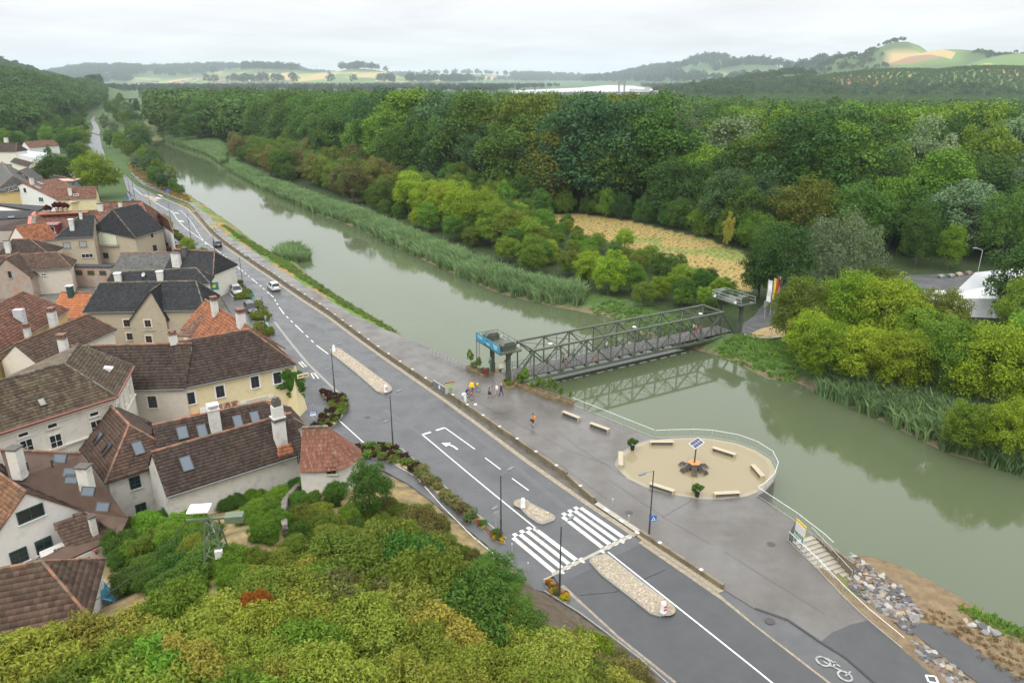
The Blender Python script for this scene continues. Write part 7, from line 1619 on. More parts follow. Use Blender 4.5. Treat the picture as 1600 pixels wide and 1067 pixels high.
q = b+Vector((math.cos(fa), math.sin(fa), 0))*.62; r = thing('bike_bag', 'red handlebar bag of the navy cyclist', 'bag', (q.x, q.y, PZ), fa); m = MB(); m.box((0, 0, .92), (.26, .32, .26)); att(r, 'bag_body', m, RDC, bevel=.04); q = b-Vector((math.cos(fa), math.sin(fa), 0))*.6; r = thing('bike_bag', 'white pannier bag behind the navy cyclist', 'bag', (q.x, q.y, PZ), fa); m = MB(); m.box((0, -.1, .7), (.45, .4, .36)); att(r, 'bag_body', m, WHT, bevel=.05)
fb = -.2; bicycle(741, 612, fb, 'bicycle with blue and yellow luggage beside the yellow cape', STEELD); b = G(737.5, 612.5, PZ); person(0, 0, fb, 'cyclist in wide yellow rain cape and red helmet standing by a bicycle', YCL, JEAN, pose='stand', helmet=HRED, bare_arms=False, at=b)
r = thing('rain_cape', 'wide yellow rain cape worn by the standing cyclist', 'cape', (b.x, b.y, PZ), fb); m = MB(); m.lathe((0, 0, 0), [(.10, 1.5), (.24, 1.42), (.34, 1.15), (.40, .86), (.36, .86)], 14); att(r, 'cloth', m, YCL)
q = G(742.5, 610, PZ); r = thing('bike_bag', 'blue and yellow roll of luggage on the second bicycle', 'bag', (q.x, q.y, PZ), fb); m = MB(); m.box((0, 0, .98), (.36, .42, .3)); att(r, 'bag_body', m, JEAN, bevel=.06); m = MB(); m.box((.3, 0, .92), (.3, .4, .34)); att(r, 'side_bag', m, YCL, bevel=.06)
# ================================================================== garden, pylon, tent, flags, dam
b = ground_hit(343, 893); zt = b.z; r = thing('lattice_mast', 'green lattice power mast with white plate in the garden', 'mast', b)
GRN = mat('mast_green', (.13, .17, .11), .6, .2, 4); hm = 4.3; top = Vector((b.x, b.y, zt+hm)); w0, w1 = .75, .32
cs = [(-1, -1), (1, -1), (1, 1), (-1, 1)]
def mp(c, f): w = w0+(w1-w0)*f; return Vector((b.x+c[0]*w, b.y+c[1]*w, zt+hm*f))
for c in cs: m = MB(); m.beam(mp(c, -.05), mp(c, 1), .09, .09); m.build('leg', GRN, r)
for i in range(4):
    for k in range(7): f0, f1 = k/7, (k+1)/7; c0, c1 = (cs[i], cs[(i+1) % 4]) if k % 2 else (cs[(i+1) % 4], cs[i]); m = MB(); m.beam(mp(c0, f0), mp(c1, f1), .05, .05); m.build('lattice_bar', GRN, r)
m = MB(); m.beam(top+Vector((-1.6, -.2, 0)), top+Vector((1.9, .3, 0)), .14, .14); m.beam(top+Vector((-.5, .9, -.5)), top+Vector((.5, -.9, -.5)), .1, .1); m.build('cross_arm', GRN, r)
m = MB(); m.box(top+Vector((-.75, .1, .75)), (1.4, 1.1, .1), .12); m.build('white_plate', WHITEP, r); m = MB(); m.beam(top, top+Vector((-.6, .1, .7)), .1, .1); m.build('plate_strut', GRN, r); m = MB(); m.box(top+Vector((1.5, .25, -.05)), (1.2, .7, .5), .15); m.build('switch_box', GRN, r)
m = MB(); m.box(mp((1, -1), .45)+Vector((-.1, -.1, 0)), (.5, .3, .6), .3); m.build('meter_box', CHIM_W, r)
m = MB(); pts = []; a, c = top+Vector((-1.5, -.2, 0)), G(100, 960, 6); 
for k in range(13): f = k/12; p = a.lerp(c, f); p.z -= 1.6*math.sin(math.pi*f)*.6; pts.append(p)
m.tube(pts, .035, 5); m.build('power_cable', STEELD, r)
# blue garden chairs on the little terrace
TEAL = mat('blue_wood', (.06, .27, .38), .5, .08, 4); gb = ground_hit(172, 935); m = MB(); m.prism([(gb.x-2.6, gb.y-1.6), (gb.x+2.4, gb.y-1.6), (gb.x+2.4, gb.y+2), (gb.x-2.6, gb.y+2)], gb.z-2, gb.z+.25); m.build('garden_terrace', STRAW, kind='structure')
for k, (du, dv) in enumerate(((-3, -8), (2, 6))):
    q = G(172+du, 935+dv, gb.z+.25); r = thing('garden_chair', ['blue slatted garden chair, the farther of the pair', 'blue slatted garden chair, the nearer of the pair'][k], 'chair', q, -.25)
    for s in range(4): m = MB(); m.box((-.1+s*.16, 0, .36-.02*s), (.14, .6, .03)); att(r, 'seat_slat', m, TEAL)
    for s in range(5): m = MB(); m.beam((-.22, -.26+s*.13, .34), (-.62, -.26+s*.13, 1.02-.04*abs(s-2)), .12, .03); att(r, 'back_slat', m, TEAL)
    for s in (-1, 1):
        m = MB(); m.box((.1, s*.38, .58), (.85, .14, .03)); att(r, 'armrest', m, TEAL); m = MB(); m.beam((.42, s*.36, 0), (.42, s*.36, .57), .09, .05); att(r, 'leg', m, TEAL); m = MB(); m.beam((-.5, s*.32, 0), (.4, s*.32, .36), .1, .04); att(r, 'leg', m, TEAL)
# stone garden wall
r = thing('garden_wall', 'ivy grown stone wall edging the dry garden', 'wall', ground_hit(446, 815)); P_ = [ground_hit(u, v) for u, v in ((447,838),(444,815),(447,795),(462,775),(490,752),(525,738))]
for i in range(len(P_)-1):
    a, c = P_[i], P_[i+1]; L = (c-a).length; k = max(1, int(L/.55))
    for j in range(k):
        for rr0 in range(3): q0, q1 = a.lerp(c, (j+.02)/k), a.lerp(c, (j+.96)/k); z = rr0*.42; m = MB(); m.beam((q0.x, q0.y, q0.z+z), (q1.x, q1.y, q1.z+z), .42+.06*((j+rr0) % 2), .40); m.build('stone', STW, r)
# tent beyond the river
r = thing('event_tent', 'big white event tent half hidden by trees at the right edge', 'tent', G(1560, 470, 0)); TENT = mat('white_tent', (.82, .83, .85), .5, .02)
a, b2, c, d = G(*(1440+415/9.7, 390+725/9.7), 3.6), G(*(1440+815/9.7, 390+345/9.7), 7.5), G(1640, 415, 7.5), G(1640, 470, 3.6)
m = MB(); m.poly([a, d, c, b2]); far_a = a+(b2-a)*2; far_a.z = 3.6; far_d = d+(c-d)*2; far_d.z = 3.6; m.poly([b2, c, far_d, far_a]); m.build('roof_sheet', TENT, r)
m = MB(); m.poly([(a.x, a.y, 0), (d.x, d.y, 0), d, a]); m.poly([(a.x, a.y, 0), a, b2, far_a, (far_a.x, far_a.y, 0)]); m.build('side_sheet', TENT, r)
m = MB(); p0 = G(1474, 453, 4.2); m.poly([p0+Vector((-3, 0, -1.8)), p0+Vector((3.5, -1, -1.8)), p0]); m.poly([p0+Vector((3.5, -1, -1.8)), p0+Vector((3.5, 5, -1.8)), p0]); m.poly([p0+Vector((-3, 0, -1.8)), p0+Vector((-3, 5, -1.8)), p0]); m.build('peak_canopy', TENT, r)
sheet('car_park', [(1415,430),(1475,428),(1520,426),(1600,420),(1640,440),(1500,462),(1440,458),(1410,445)], ASPHF, .02, kind='structure', thick=.2)
for k, (u, v) in enumerate(((1486,433),(1498,431),(1513,429),(1470,434))):
    p = G(u, v, 0); o = obj('boulder', RM[[1, 4, 3, 1][k], k % 3]); o.location = (p.x, p.y, .4); o.scale = (1.1, .9, 1.1); o['label'] = ['grey boulder at the car park edge, second from the left', 'pale brown boulder at the car park edge, third from the left', 'brown boulder at the car park edge, nearest the tent', 'grey boulder at the car park edge, leftmost'][k]; o['category'] = 'boulder'
b = G(1528, 425, 0); r = thing('street_lamp', 'pale lamp post behind the tent at the car park', 'street lamp', b); m = MB(); m.tube([b, b+ZV*5], .08, 6); m.tube([b+ZV*5, b+ZV*5.5+Vector((-1.5, 0, 0))], .06, 6); m.build('post', GALV, r); m = MB(); m.box(b+ZV*5.5+Vector((-1.8, 0, 0)), (.9, .3, .15)); m.build('lamp_head', GALV, r)
for k, (u, v, cols) in enumerate(((1194,496,((.75, .75, .76),)),(1203,493,((.75, .60, .03), (.65, .04, .03))),(1209,489,((.6, .05, .06), (.75, .74, .74), (.6, .05, .06))),(1217,486,((.03, .06, .30),)))):
    b = G(u, v, 0); r = thing('flag_pole', ['white flag hanging from a tall pole at the far landing', 'yellow and red flag at the far landing', 'red and white flag at the far landing', 'dark blue flag at the far landing'][k], 'flag', b); m = MB(); m.tube([b, b+ZV*7.2], [.06, .04], 8); m.build('pole', GALV, r)
    nst = len(cols)
    for j, c in enumerate(cols):
        m = MB(); x0, x1 = .06+j*.75/nst, .06+(j+1)*.75/nst
        pts = 8
        for q in range(pts): z0, z1 = 7.1-q*.5, 7.1-(q+1)*.5; y0, y1 = .08*math.sin(q*1.3+j), .08*math.sin((q+1)*1.3+j); m.poly([b+Vector((x0, y0, z0-x0*.3)), b+Vector((x1, y0+.03, z0-x1*.3)), b+Vector((x1, y1+.03, z1-x1*.3)), b+Vector((x0, y1, z1-x0*.3))])
        m.build('flag_cloth', cloth('flag%d%d' % (k, j), c), r)
r = thing('fence_panel', 'pale glass-like fence panels by the flags', 'fence', G(1195, 482, 0))
for k in range(4): a, c = G(1193+k*4.5, 482-k*2.4, 0), G(1197+k*4.5, 480-k*2.4, 0); m = MB(); m.beam((a.x, a.y, .75), (c.x, c.y, .75), .06, 1.4); m.build('panel', mat('pale_panel', (.45, .52, .45), .4), r)
# dam across the big river
r = thing('river_dam', 'long pale power dam with gantry crane far up the river', 'dam', G(920, 150, 0)); DAMM = mat('dam_concrete', (.52, .52, .50), .8, .1, .05)
def dm(u, v, z): return G(u, v, z)
a, c = G(845, 146, 12), G(1025, 145.5, 12); d = (c-a).normalized()
m = MB(); m.beam((a.x, a.y, 4), (c.x, c.y, 4), 14, 16); m.build('weir_body', DAMM, r)
for k in range(7): q = a.lerp(c, k/6.); m = MB(); m.beam((q.x, q.y-4, 0), (q.x, q.y-4, 17 if k in (0, 6) else 14), 9, 12); m.build('pier', DAMM, r)
m = MB(); m.beam((a.x, a.y-9, 13), (c.x, c.y-9, 13), 3, 1.5); m.build('walkway', STEELD, r)
q = a.lerp(c, .695); m = MB()
for sx in (-6, 6): m.beam((q.x+sx, q.y, 8), (q.x+sx, q.y, 36), 3.5, 5)
m.beam((q.x-9, q.y, 34), (q.x+9, q.y, 34), 6, 6); m.build('gantry_crane', mat('crane_grey', (.28, .28, .28), .6), r)
for f, w, hh in ((.80, 14, 9), (.86, 22, 8), (.92, 10, 12)): q = a.lerp(c, f); m = MB(); m.box((q.x, q.y, 12+hh/2), (w, 10, hh)); m.build('machine_house', DAMM, r)
# road bridge far up the river and valley houses
r = thing('far_road_bridge', 'dark flat bridge over the river far up the valley', 'bridge', G(200, 157, 0)); a, c = G(182, 156, 6), G(212, 155, 6); m = MB(); m.beam(a, c, 8, 2.2); m.build('deck', STEELD, r)
for f in (.3, .7): q = a.lerp(c, f); m = MB(); m.beam((q.x, q.y, -2), (q.x, q.y, 5), 5, 2); m.build('pier', CONC, r)
rv = random.Random(8)
for k in range(34):
    u = rv.choice([rv.uniform(215, 300), rv.uniform(300, 420), rv.uniform(205, 260)]); D = rv.uniform(4200, 5600); rr1 = ray(u, HORIZON); x, y = rr1.x/rr1.y*D, D; z = tz(x, y); s = rv.uniform(9, 16)
    r = thing('valley_house', 'tiny pale house of the distant village across the valley', 'house', (x, y, z), rv.random()*3, 'houses of the distant village'); m = MB(); m.box((0, 0, s*.35), (s*1.5, s, s*.8)); att(r, 'wall', m, W_WHI); m = MB()
    hw, hl, z0, z1 = s*.55, s*.8, s*.75, s*1.25; m.poly([(-hl, -hw, z0), (hl, -hw, z0), (hl, 0, z1), (-hl, 0, z1)]); m.poly([(hl, hw, z0), (-hl, hw, z0), (-hl, 0, z1), (hl, 0, z1)]); att(r, 'roof', m, T_RED)
for k, (u, v, D) in enumerate(((1575,132,2100),(1560,133,2100),(1592,131,2050),(1228,152,1900),(1203,148,2000))):
    rr1 = ray(u, v); x, y = rr1.x/rr1.y*D, D; z = H+rr1.z/rr1.y*D-9; s = rv.uniform(12, 18); r = thing('valley_house', ['white farmhouse at the right edge below the fields, middle', 'dark roofed farmhouse at the right edge, left of the pair', 'white farmhouse cut by the right edge', 'pale house among the trees below the cliff', 'white house under the castle cliff'][k], 'house', (x, y, z), rv.random()); m = MB(); m.box((0, 0, s*.35), (s*1.6, s, s*.8)); att(r, 'wall', m, W_WHI); m = MB(); hw, hl, z0, z1 = s*.55, s*.85, s*.75, s*1.25; m.poly([(-hl, -hw, z0), (hl, -hw, z0), (hl, 0, z1), (-hl, 0, z1)]); m.poly([(hl, hw, z0), (-hl, hw, z0), (-hl, 0, z1), (hl, 0, z1)]); att(r, 'roof', m, T_BROWN)
# castle ruin on the right slope
D = 2300; rr1 = ray(1236, 128); x, y = rr1.x/rr1.y*D, D; z = H+rr1.z/rr1.y*D-14; r = thing('castle', 'small pale castle on the wooded slope across the valley', 'castle', (x, y, z)); m = MB(); m.box((0, 0, 8), (34, 16, 18)); att(r, 'hall', m, W_TAN); m = MB(); m.box((-14, 0, 15), (9, 9, 32)); att(r, 'keep', m, W_TAN); m = MB(); m.lathe((-14, 0, 31), [(7.5, 0), (.1, 7)], 4); att(r, 'keep_roof', m, T_BROWN)
m = MB(); m.poly([(-17, -9, 17), (17, -9, 17), (17, 0, 23), (-17, 0, 23)]); m.poly([(17, 9, 17), (-17, 9, 17), (-17, 0, 23), (17, 0, 23)]); att(r, 'roof', m, T_BROWN)
PROTO = {}
def proto(kind, n, h, rx, rz, zc, nl, npl, leaf, r, **kw):
    PROTO[kind] = [(crown('crown_'+kind, rx, rz, zc, nl, npl, leaf, 100+37*i+sum(map(ord, kind)), **kw), trunk('trunk_'+kind, h, r, rx, zc, rz, i+5)) for i in range(n)]
# heights normalised to 10 m
proto('broad', 4, 10, 3.6, 4.9, 5.2, 70, 190, .15, .20, lump=.30, fluff=.3)
proto('oak', 3, 10, 4.6, 4.6, 5.3, 95, 170, .15, .24, lump=.25, fluff=.3)
proto('poplar', 3, 10, 2.0, 4.7, 5.2, 66, 170, .14, .16, lump=.40, top=.55, fluff=.3)
proto('willow', 3, 10, 5.0, 4.6, 5.0, 95, 170, .14, .28, lump=.24, droop=1.0, fluff=.4)
proto('fine', 3, 10, 4.4, 4.4, 5.4, 130, 190, .13, .22, lump=.22, fluff=.5)
proto('shrub', 3, 10, 7.0, 5.0, 4.6, 90, 150, .22, .22, lump=.26, fluff=.3)
proto('near', 4, 10, 7.5, 5.4, 4.2, 120, 260, .38, .16, lump=.22, shell=(.35, 1.0), fluff=.75, aspect=.38)
proto('far', 3, 10, 4.4, 4.3, 5.6, 34, 40, .5, .2, lump=.34)
GREENS = {'dark': (.056, .118, .024), 'mid': (.085, .165, .026), 'light': (.145, .25, .026), 'yellow': (.215, .30, .02), 'olive': (.15, .195, .026), 'silver': (.18, .25, .12), 'brownish': (.165, .155, .045), 'blue': (.068, .135, .048), 'autumn': (.27, .275, .045)}
NT = [0]
def tree(kind, x, y, h, w=1.0, tint='mid', label='', group=None, z=None, name='tree', cat='tree', rng=random, var=.15):
    cr_, tr_ = PROTO[kind][NT[0] % len(PROTO[kind])]; NT[0] += 1
    if z is None: z = tz(x, y)
    rz = rng.random()*6.283
    root = thing(name, label, cat, (x, y, z), rz, group)
    s = h/10.0; root.scale = (s*w, s*w*(.9+.2*rng.random()), s)
    a = bpy.data.objects.new('trunk', tr_); COL.objects.link(a); a.parent = root
    b = bpy.data.objects.new('crown', cr_); COL.objects.link(b); b.parent = root
    c = GREENS[tint] if isinstance(tint, str) else tint
    f = 1+(rng.random()-.5)*2*var
    b.color = (c[0]*f*(1+(rng.random()-.5)*.2), c[1]*f, c[2]*f, 1)
    return root
def zone_points(px, spacing, z=0, seed=1, jitter=.42):
    poly = np.array([[*G(u, v, z).xy] for u, v in px]); rng = np.random.default_rng(seed)
    lo = poly.min(0); hi = poly.max(0); out = []
    ys = np.arange(lo[1], hi[1], spacing*.87)
    for j, y in enumerate(ys):
        xs = np.arange(lo[0]+(j % 2)*spacing*.5, hi[0], spacing)
        if len(xs): out.append(np.stack([xs, np.full(len(xs), y)], 1))
    if not out: return np.zeros((0, 2))
    P = np.concatenate(out); P += rng.normal(size=P.shape)*spacing*jitter*.5
    return P[inpoly(P, poly)]
def pix(x, y, z):
    dz = z-H; d = y*cp-dz*sp; return CX+F_PX*x/d, CY-F_PX*(y*sp+dz*cp)/d
def occupied_filter(P, clear): 
    return P[polydist(P, RIVER) > clear] if len(P) else P
# ---- the wood on the island: everything between the far bank and the hills
rng = np.random.default_rng(21); prng = random.Random(5)
fieldp2 = np.array([[*G(u, v).xy] for u, v in ((850,350),(905,332),(960,333),(1030,350),(1100,366),(1165,384),(1215,420),(1240,500),(1172,500),(1125,450),(1060,418),(980,390),(900,366))])
CAMP = np.array([[*G(u, v).xy] for u, v in ((1240,520),(1215,500),(1150,480),(1165,440),(1240,440),(1300,470),(1420,450),(1420,420),(1480,408),(1620,400),(1700,470),(1500,500),(1350,500))])
RBX = np.array([[*G(u, v, WATER_Z).xy] for u, v in R_RIGHT])
def wood_points(spacing, y0, y1, seed):
    r_ = np.random.default_rng(seed); ys = np.arange(y0, y1, spacing*.87); out = []
    for j, y in enumerate(ys):
        x0, x1 = -.75*y-20, .75*y+25
        xs = np.arange(x0+(j % 2)*spacing*.5, x1, spacing); out.append(np.stack([xs, np.full(len(xs), y)], 1))
    P = np.concatenate(out); P += r_.normal(size=P.shape)*spacing*.2
    d = polydist(P, RIVER); P = P[(d > 4) & ~inpoly(P, RIVER)]
    right = polydist(P, RBX, False) < polydist(P, LEFTBANK, False)
    P = P[right]; P = P[~inpoly(P, fieldp2) & ~inpoly(P, CAMP)]
    return P
# forest front: base line of the tall trees
FRONT = np.array([[*G(u, v).xy] for u, v in ((232,172),(300,188),(345,203),(400,224),(470,246),(540,268),(600,286),(700,302),(800,325),(850,335),(905,332),(1030,350),(1165,384),(1215,400),(1300,395),(1400,400),(1500,400),(1700,395),(2400,390))])
def behind_front(P):
    pl = np.concatenate([FRONT, np.array([[4000., 900.], [4000., 9000.], [-4000., 9000.], [-1500., 2000.]])]); return inpoly(P, pl)
P = wood_points(11.5, 100, 520, 31); P = P[behind_front(P)]
P = P[np.argsort(np.hypot(P[:, 0], P[:, 1]))]
u_, v_ = np.array([pix(a, b, 20) for a, b in P]).T
P = P[(u_ > -40) & (u_ < 1640)]
dfront = polydist(P, FRONT, False)
NIND = 290; wood_h = []
tints = ['dark', 'mid', 'light', 'mid', 'olive', 'blue', 'mid', 'light']
def capz(u, D):
    v = np.interp(u, [0, 250, 600, 800, 1000, 1200, 1400, 1600], [140, 140, 144, 151, 152, 157, 160, 160]); return np.maximum(H-(v-HORIZON)/F_PX*D, 9)
rest = []
def where(u): return ['at the far river bend', 'above the brownish bank bushes', 'behind the yellow green bank bushes', 'behind the dry meadow', 'behind the silvery willow', 'behind the white tent'][int(np.searchsorted([420, 640, 850, 1185, 1420], u))]
n_i = 0
for i, (x, y) in enumerate(P):
    patch = vnoise(np.array([x/55.]), np.array([y/55.]), 4)[0]
    tn = tints[int((patch*7.99+prng.random()*2.2)) % 8]
    u0, v0 = pix(x, y, 0)
    hh = 24+patch*8+prng.random()*9
    if u0 > 1050: hh = 17+patch*7+prng.random()*9
    if dfront[i] < 9: hh *= .8
    if u0 > 1050 and dfront[i] < 26: hh *= .74
    hh = min(hh, capz(u0, y))
    if tn == 'dark' and u0 < 800 and patch > .35: k = 'poplar' if prng.random() < .45 else 'broad'
    else: k = prng.choice(['broad', 'broad', 'oak', 'poplar'] if u0 < 900 else ['broad', 'oak', 'oak'])
    if prng.random() < .025: tn = 'silver'
    if n_i < NIND and -20 < u0 < 1620:
        tree(k, x, y, hh, {'broad': .85, 'oak': .88, 'poplar': .95}[k]*(.8+.5*prng.random()), tn, {'dark': 'dark green', 'mid': 'mid green', 'light': 'light green', 'olive': 'olive green', 'blue': 'bluish green', 'silver': 'silvery'}[tn]+(' upright' if k == 'poplar' else ' rounded')+' wood tree '+where(u0)+(', front row' if dfront[i] < 9 else ', second row' if dfront[i] < 20 else ', deeper in the wood'), 'tall trees of the riverside wood', name='forest_tree', rng=prng); n_i += 1
    else: rest.append((x, y, hh))
UG = {'mid': 'mid green undergrowth bush along the foot of the wood', 'light': 'light green undergrowth bush along the foot of the wood', 'dark': 'dark green undergrowth bush along the foot of the wood'}
for i in range(len(FRONT)-2):
    a, b = FRONT[i], FRONT[i+1]; L = np.hypot(*(b-a)); n = max(2, int(L/7.5))
    for k in range(n):
        q = a+(b-a)*(k+prng.random()*.6)/n; u0, v0 = pix(q[0], q[1], 0)
        if -20 < u0 < 1620 and not inpoly(q[None], CAMP)[0]: tn = prng.choice(['mid', 'light', 'dark', 'mid']); tree('shrub', q[0], q[1], prng.uniform(5, 9), .62, tn, UG[tn]+' '+where(u0), 'undergrowth along the foot of the wood', name='undergrowth_bush', cat='bush', rng=prng)
# ---- far wood: one mass
def scatter_gn(name, pts, scales, kinds, color, label, cat, hs=None):
    me = bpy.data.meshes.new(name); n = len(pts); me.vertices.add(n); me.vertices.foreach_set('co', np.asarray(pts, np.float32).ravel())
    a = me.attributes.new('scl', 'FLOAT', 'POINT'); a.data.foreach_set('value', np.asarray(scales, np.float32))
    r_ = np.random.default_rng(n); a = me.attributes.new('rot', 'FLOAT', 'POINT'); a.data.foreach_set('value', (r_.random(n)*6.283).astype(np.float32))
    o = obj(name, me, label=label, cat=cat, kind='stuff'); o.color = (*color, 1)
    ng = bpy.data.node_groups.new(name, 'GeometryNodeTree')
    ng.interface.new_socket('Geometry', in_out='INPUT', socket_type='NodeSocketGeometry'); ng.interface.new_socket('Geometry', in_out='OUTPUT', socket_type='NodeSocketGeometry')
    gi = ng.nodes.new('NodeGroupInput'); go = ng.nodes.new('NodeGroupOutput')
    inst = ng.nodes.new('GeometryNodeInstanceOnPoints'); g2i = ng.nodes.new('GeometryNodeGeometryToInstance')
    for src in kinds:
        oi = ng.nodes.new('GeometryNodeObjectInfo'); oi.inputs['Object'].default_value = src; oi.transform_space = 'ORIGINAL'; oi.inputs['As Instance'].default_value = True
        ng.links.new(oi.outputs['Geometry'], g2i.inputs[0])
    m2p = ng.nodes.new('GeometryNodeMeshToPoints')
    ng.links.new(gi.outputs[0], m2p.inputs[0]); ng.links.new(m2p.outputs[0], inst.inputs['Points']); ng.links.new(g2i.outputs[0], inst.inputs['Instance'])
    inst.inputs['Pick Instance'].default_value = True
    sa = ng.nodes.new('GeometryNodeInputNamedAttribute'); sa.data_type = 'FLOAT'; sa.inputs[0].default_value = 'scl'
    ra = ng.nodes.new('GeometryNodeInputNamedAttribute'); ra.data_type = 'FLOAT'; ra.inputs[0].default_value = 'rot'
    cx3 = ng.nodes.new('ShaderNodeCombineXYZ'); ng.links.new(ra.outputs[0], cx3.inputs[2])
    ng.links.new(cx3.outputs[0], inst.inputs['Rotation'])
    ng.links.new(sa.outputs[0], inst.inputs['Scale'])
    ng.links.new(inst.outputs[0], go.inputs[0])
    md = o.modifiers.new('scatter', 'NODES'); md.node_group = ng
    return o
FARSRC = []
for cr_, tr_ in PROTO['far']+PROTO['broad'][:2]:
    pass
def hidden_source(kind, i):
    """a small real shrub at the wood's edge whose crown mesh the far wood repeats"""
    x, y = FRONTPTS[i]
    r_ = tree(kind, x, y, 6, .9, 'mid', 'low bush at the wood foot, '+['behind the brownish bushes', 'above the first yellow bushes', 'at the right end of the dry meadow', 'behind the silvery willow', 'left of the pointed tree', 'left end of the dry meadow'][i], None, name='edge_bush', cat='bush', rng=prng)
    return [c for c in r_.children if c.name.startswith('crown')][0]
FRONTPTS = [tuple(G(u, v).xy) for u, v in ((520,282),(640,296),(1150,382),(1260,398),(1340,396),(760,318))]
SRC_FAR = [hidden_source('far', i) for i in range(3)]+[hidden_source('broad', 3)]
SRC_MID = [hidden_source('broad', 4), hidden_source('oak', 5)]
Pm = np.array([(a, b) for a, b, c in rest]) if rest else np.zeros((0, 2))
hm = np.array([c for a, b, c in rest])
zm = terr(Pm[:, 0], Pm[:, 1])
scatter_gn('woodland', np.c_[Pm, zm], hm/10*.95, SRC_MID, (.088, .168, .028), 'dense green wood filling the island behind the front trees', 'wood')
P = wood_points(15, 520, 2150, 33); u_, v_ = np.array([pix(a, b, 20) for a, b in P]).T; P = P[(u_ > -60) & (u_ < 1660)]
scatter_gn('woodland', np.c_[P, terr(P[:, 0], P[:, 1])], np.minimum(1.7+1.3*np.random.default_rng(3).random(len(P)), capz(np.array([pix(a, b, 10)[0] for a, b in P]), P[:, 1])/10), SRC_FAR, (.082, .155, .03), 'far canopy of the riverside wood below the hills', 'wood')
# wooded slopes
def slope_points(n, y0, y1, u0, u1, seed):
    r_ = np.random.default_rng(seed); y = y0+(y1-y0)*r_.random(n)**.8; u = u0+(u1-u0)*r_.random(n)
    x = (u-CX)/F_PX*y/cp; return np.stack([x, y], 1)
def on_slopes(P, zmin):
    z = terr(P[:, 0], P[:, 1]); k = z > zmin; P = P[k]; z = z[k]
    # leave the farmed patches open
    fi = np.clip(np.searchsorted(gx, P[:, 0])-1, 0, nx-2); fj = np.clip(np.searchsorted(gy, P[:, 1])-1, 0, ny-2)
    k = np.maximum(np.maximum(fm[fj, fi], fm[fj+1, fi]), np.maximum(fm[fj, fi+1], fm[fj-1, fi])) < .5; return np.c_[P, z][k]
A = on_slopes(slope_points(6000, 1500, 4300, 1000, 1700, 41), 3)
scatter_gn('hillside_wood', A, 1.1+.9*np.random.default_rng(4).random(len(A)), SRC_FAR[:3], (.065, .118, .034), 'dark wooded slopes of the hills on the right horizon', 'wood')
A = on_slopes(slope_points(6500, 300, 2100, -60, 230, 42), .6)
A = A[(polydist(A[:, :2], LEFTBANK, False) > 62) & (A[:, 1]+1.1*A[:, 0] > 30)]
scatter_gn('hillside_wood', A, 1.5+.8*np.random.default_rng(5).random(len(A)), SRC_FAR, (.07, .135, .03), 'dark wooded hillside above the road on the left', 'wood')
A = on_slopes(slope_points(7000, 4000, 9500, 100, 1300, 43), 14)
scatter_gn('hillside_wood', A, 4.0+2.0*np.random.default_rng(6).random(len(A)), SRC_FAR[:3], (.05, .09, .034), 'distant hazy wooded hills on the horizon', 'wood')
A = slope_points(1600, 2300, 4200, 60, 1050, 44); A = A[~inpoly(A, np.array([[*G(u, v, 9).xy] for u, v in ((780,149),(1050,149),(1040,140),(985,131),(940,130),(790,139))]))]
scatter_gn('valley_trees', np.c_[A, terr(A[:, 0], A[:, 1])], 1.6+.7*np.random.default_rng(7).random(len(A)), SRC_FAR[:3], (.04, .075, .028), 'far tree belts of the valley floor below the horizon', 'wood')
# ---- bank willows and bushes behind the reeds (yellow-green row)
BUSH = [(400,258,9,'light'),(425,268,8,'olive'),(450,272,10,'light'),(478,278,9,'brownish'),(505,290,9,'brownish'),(528,300,7,'olive'),(555,285,14,'brownish'),(585,306,7,'light'),(615,322,8,'olive'),
        (640,338,12,'yellow'),(668,344,11,'yellow'),(695,352,11,'yellow'),(720,362,12,'yellow'),(748,372,12,'yellow'),(772,380,10,'light'),(800,388,9,'olive'),(830,398,8,'light'),(700,330,9,'light'),
        (640,318,9,'olive'),(760,345,8,'light'),(820,352,7,'mid'),(850,372,7,'light'),(870,385,6,'mid'),(905,395,7,'light'),(860,412,7,'yellow'),(890,428,7,'olive'),(920,445,9,'yellow'),(950,460,11,'yellow'),(985,458,8,'light'),
        (960,412,7,'mid'),(1000,425,7,'light'),(1035,440,8,'mid'),(1065,455,7,'light'),(1095,462,7,'mid'),(1030,468,6,'yellow'),(1065,478,5,'light'),(1005,478,6,'olive'),(1100,478,5,'light'),(930,398,6,'light'),(1130,470,6,'mid'),(885,360,6,'mid'),(800,362,7,'mid'),(845,340,8,'mid'),(790,335,9,'light')]
wh = {'yellow': 'yellow green rounded bush on the far bank behind the reeds', 'light': 'fresh green bush on the far bank behind the reeds', 'olive': 'olive green bush on the far bank behind the reeds', 'brownish': 'brownish thin bush on the far bank upstream', 'mid': 'mid green scrub bush beside the dry meadow'}
for u, v, h, tn in BUSH:
    p = G(u, v, 0); tree(prng.choice(['fine', 'fine', 'broad']) if v > 330 else 'broad', p.x, p.y, h*(.8 if u > 850 else 1.12), 1.0, tn, wh[tn].replace(' on the far bank', '')+' '+where(u).replace('behind', 'near').replace('above', 'near'), 'bushes along the far bank', name='bank_bush', cat='bush', rng=prng)
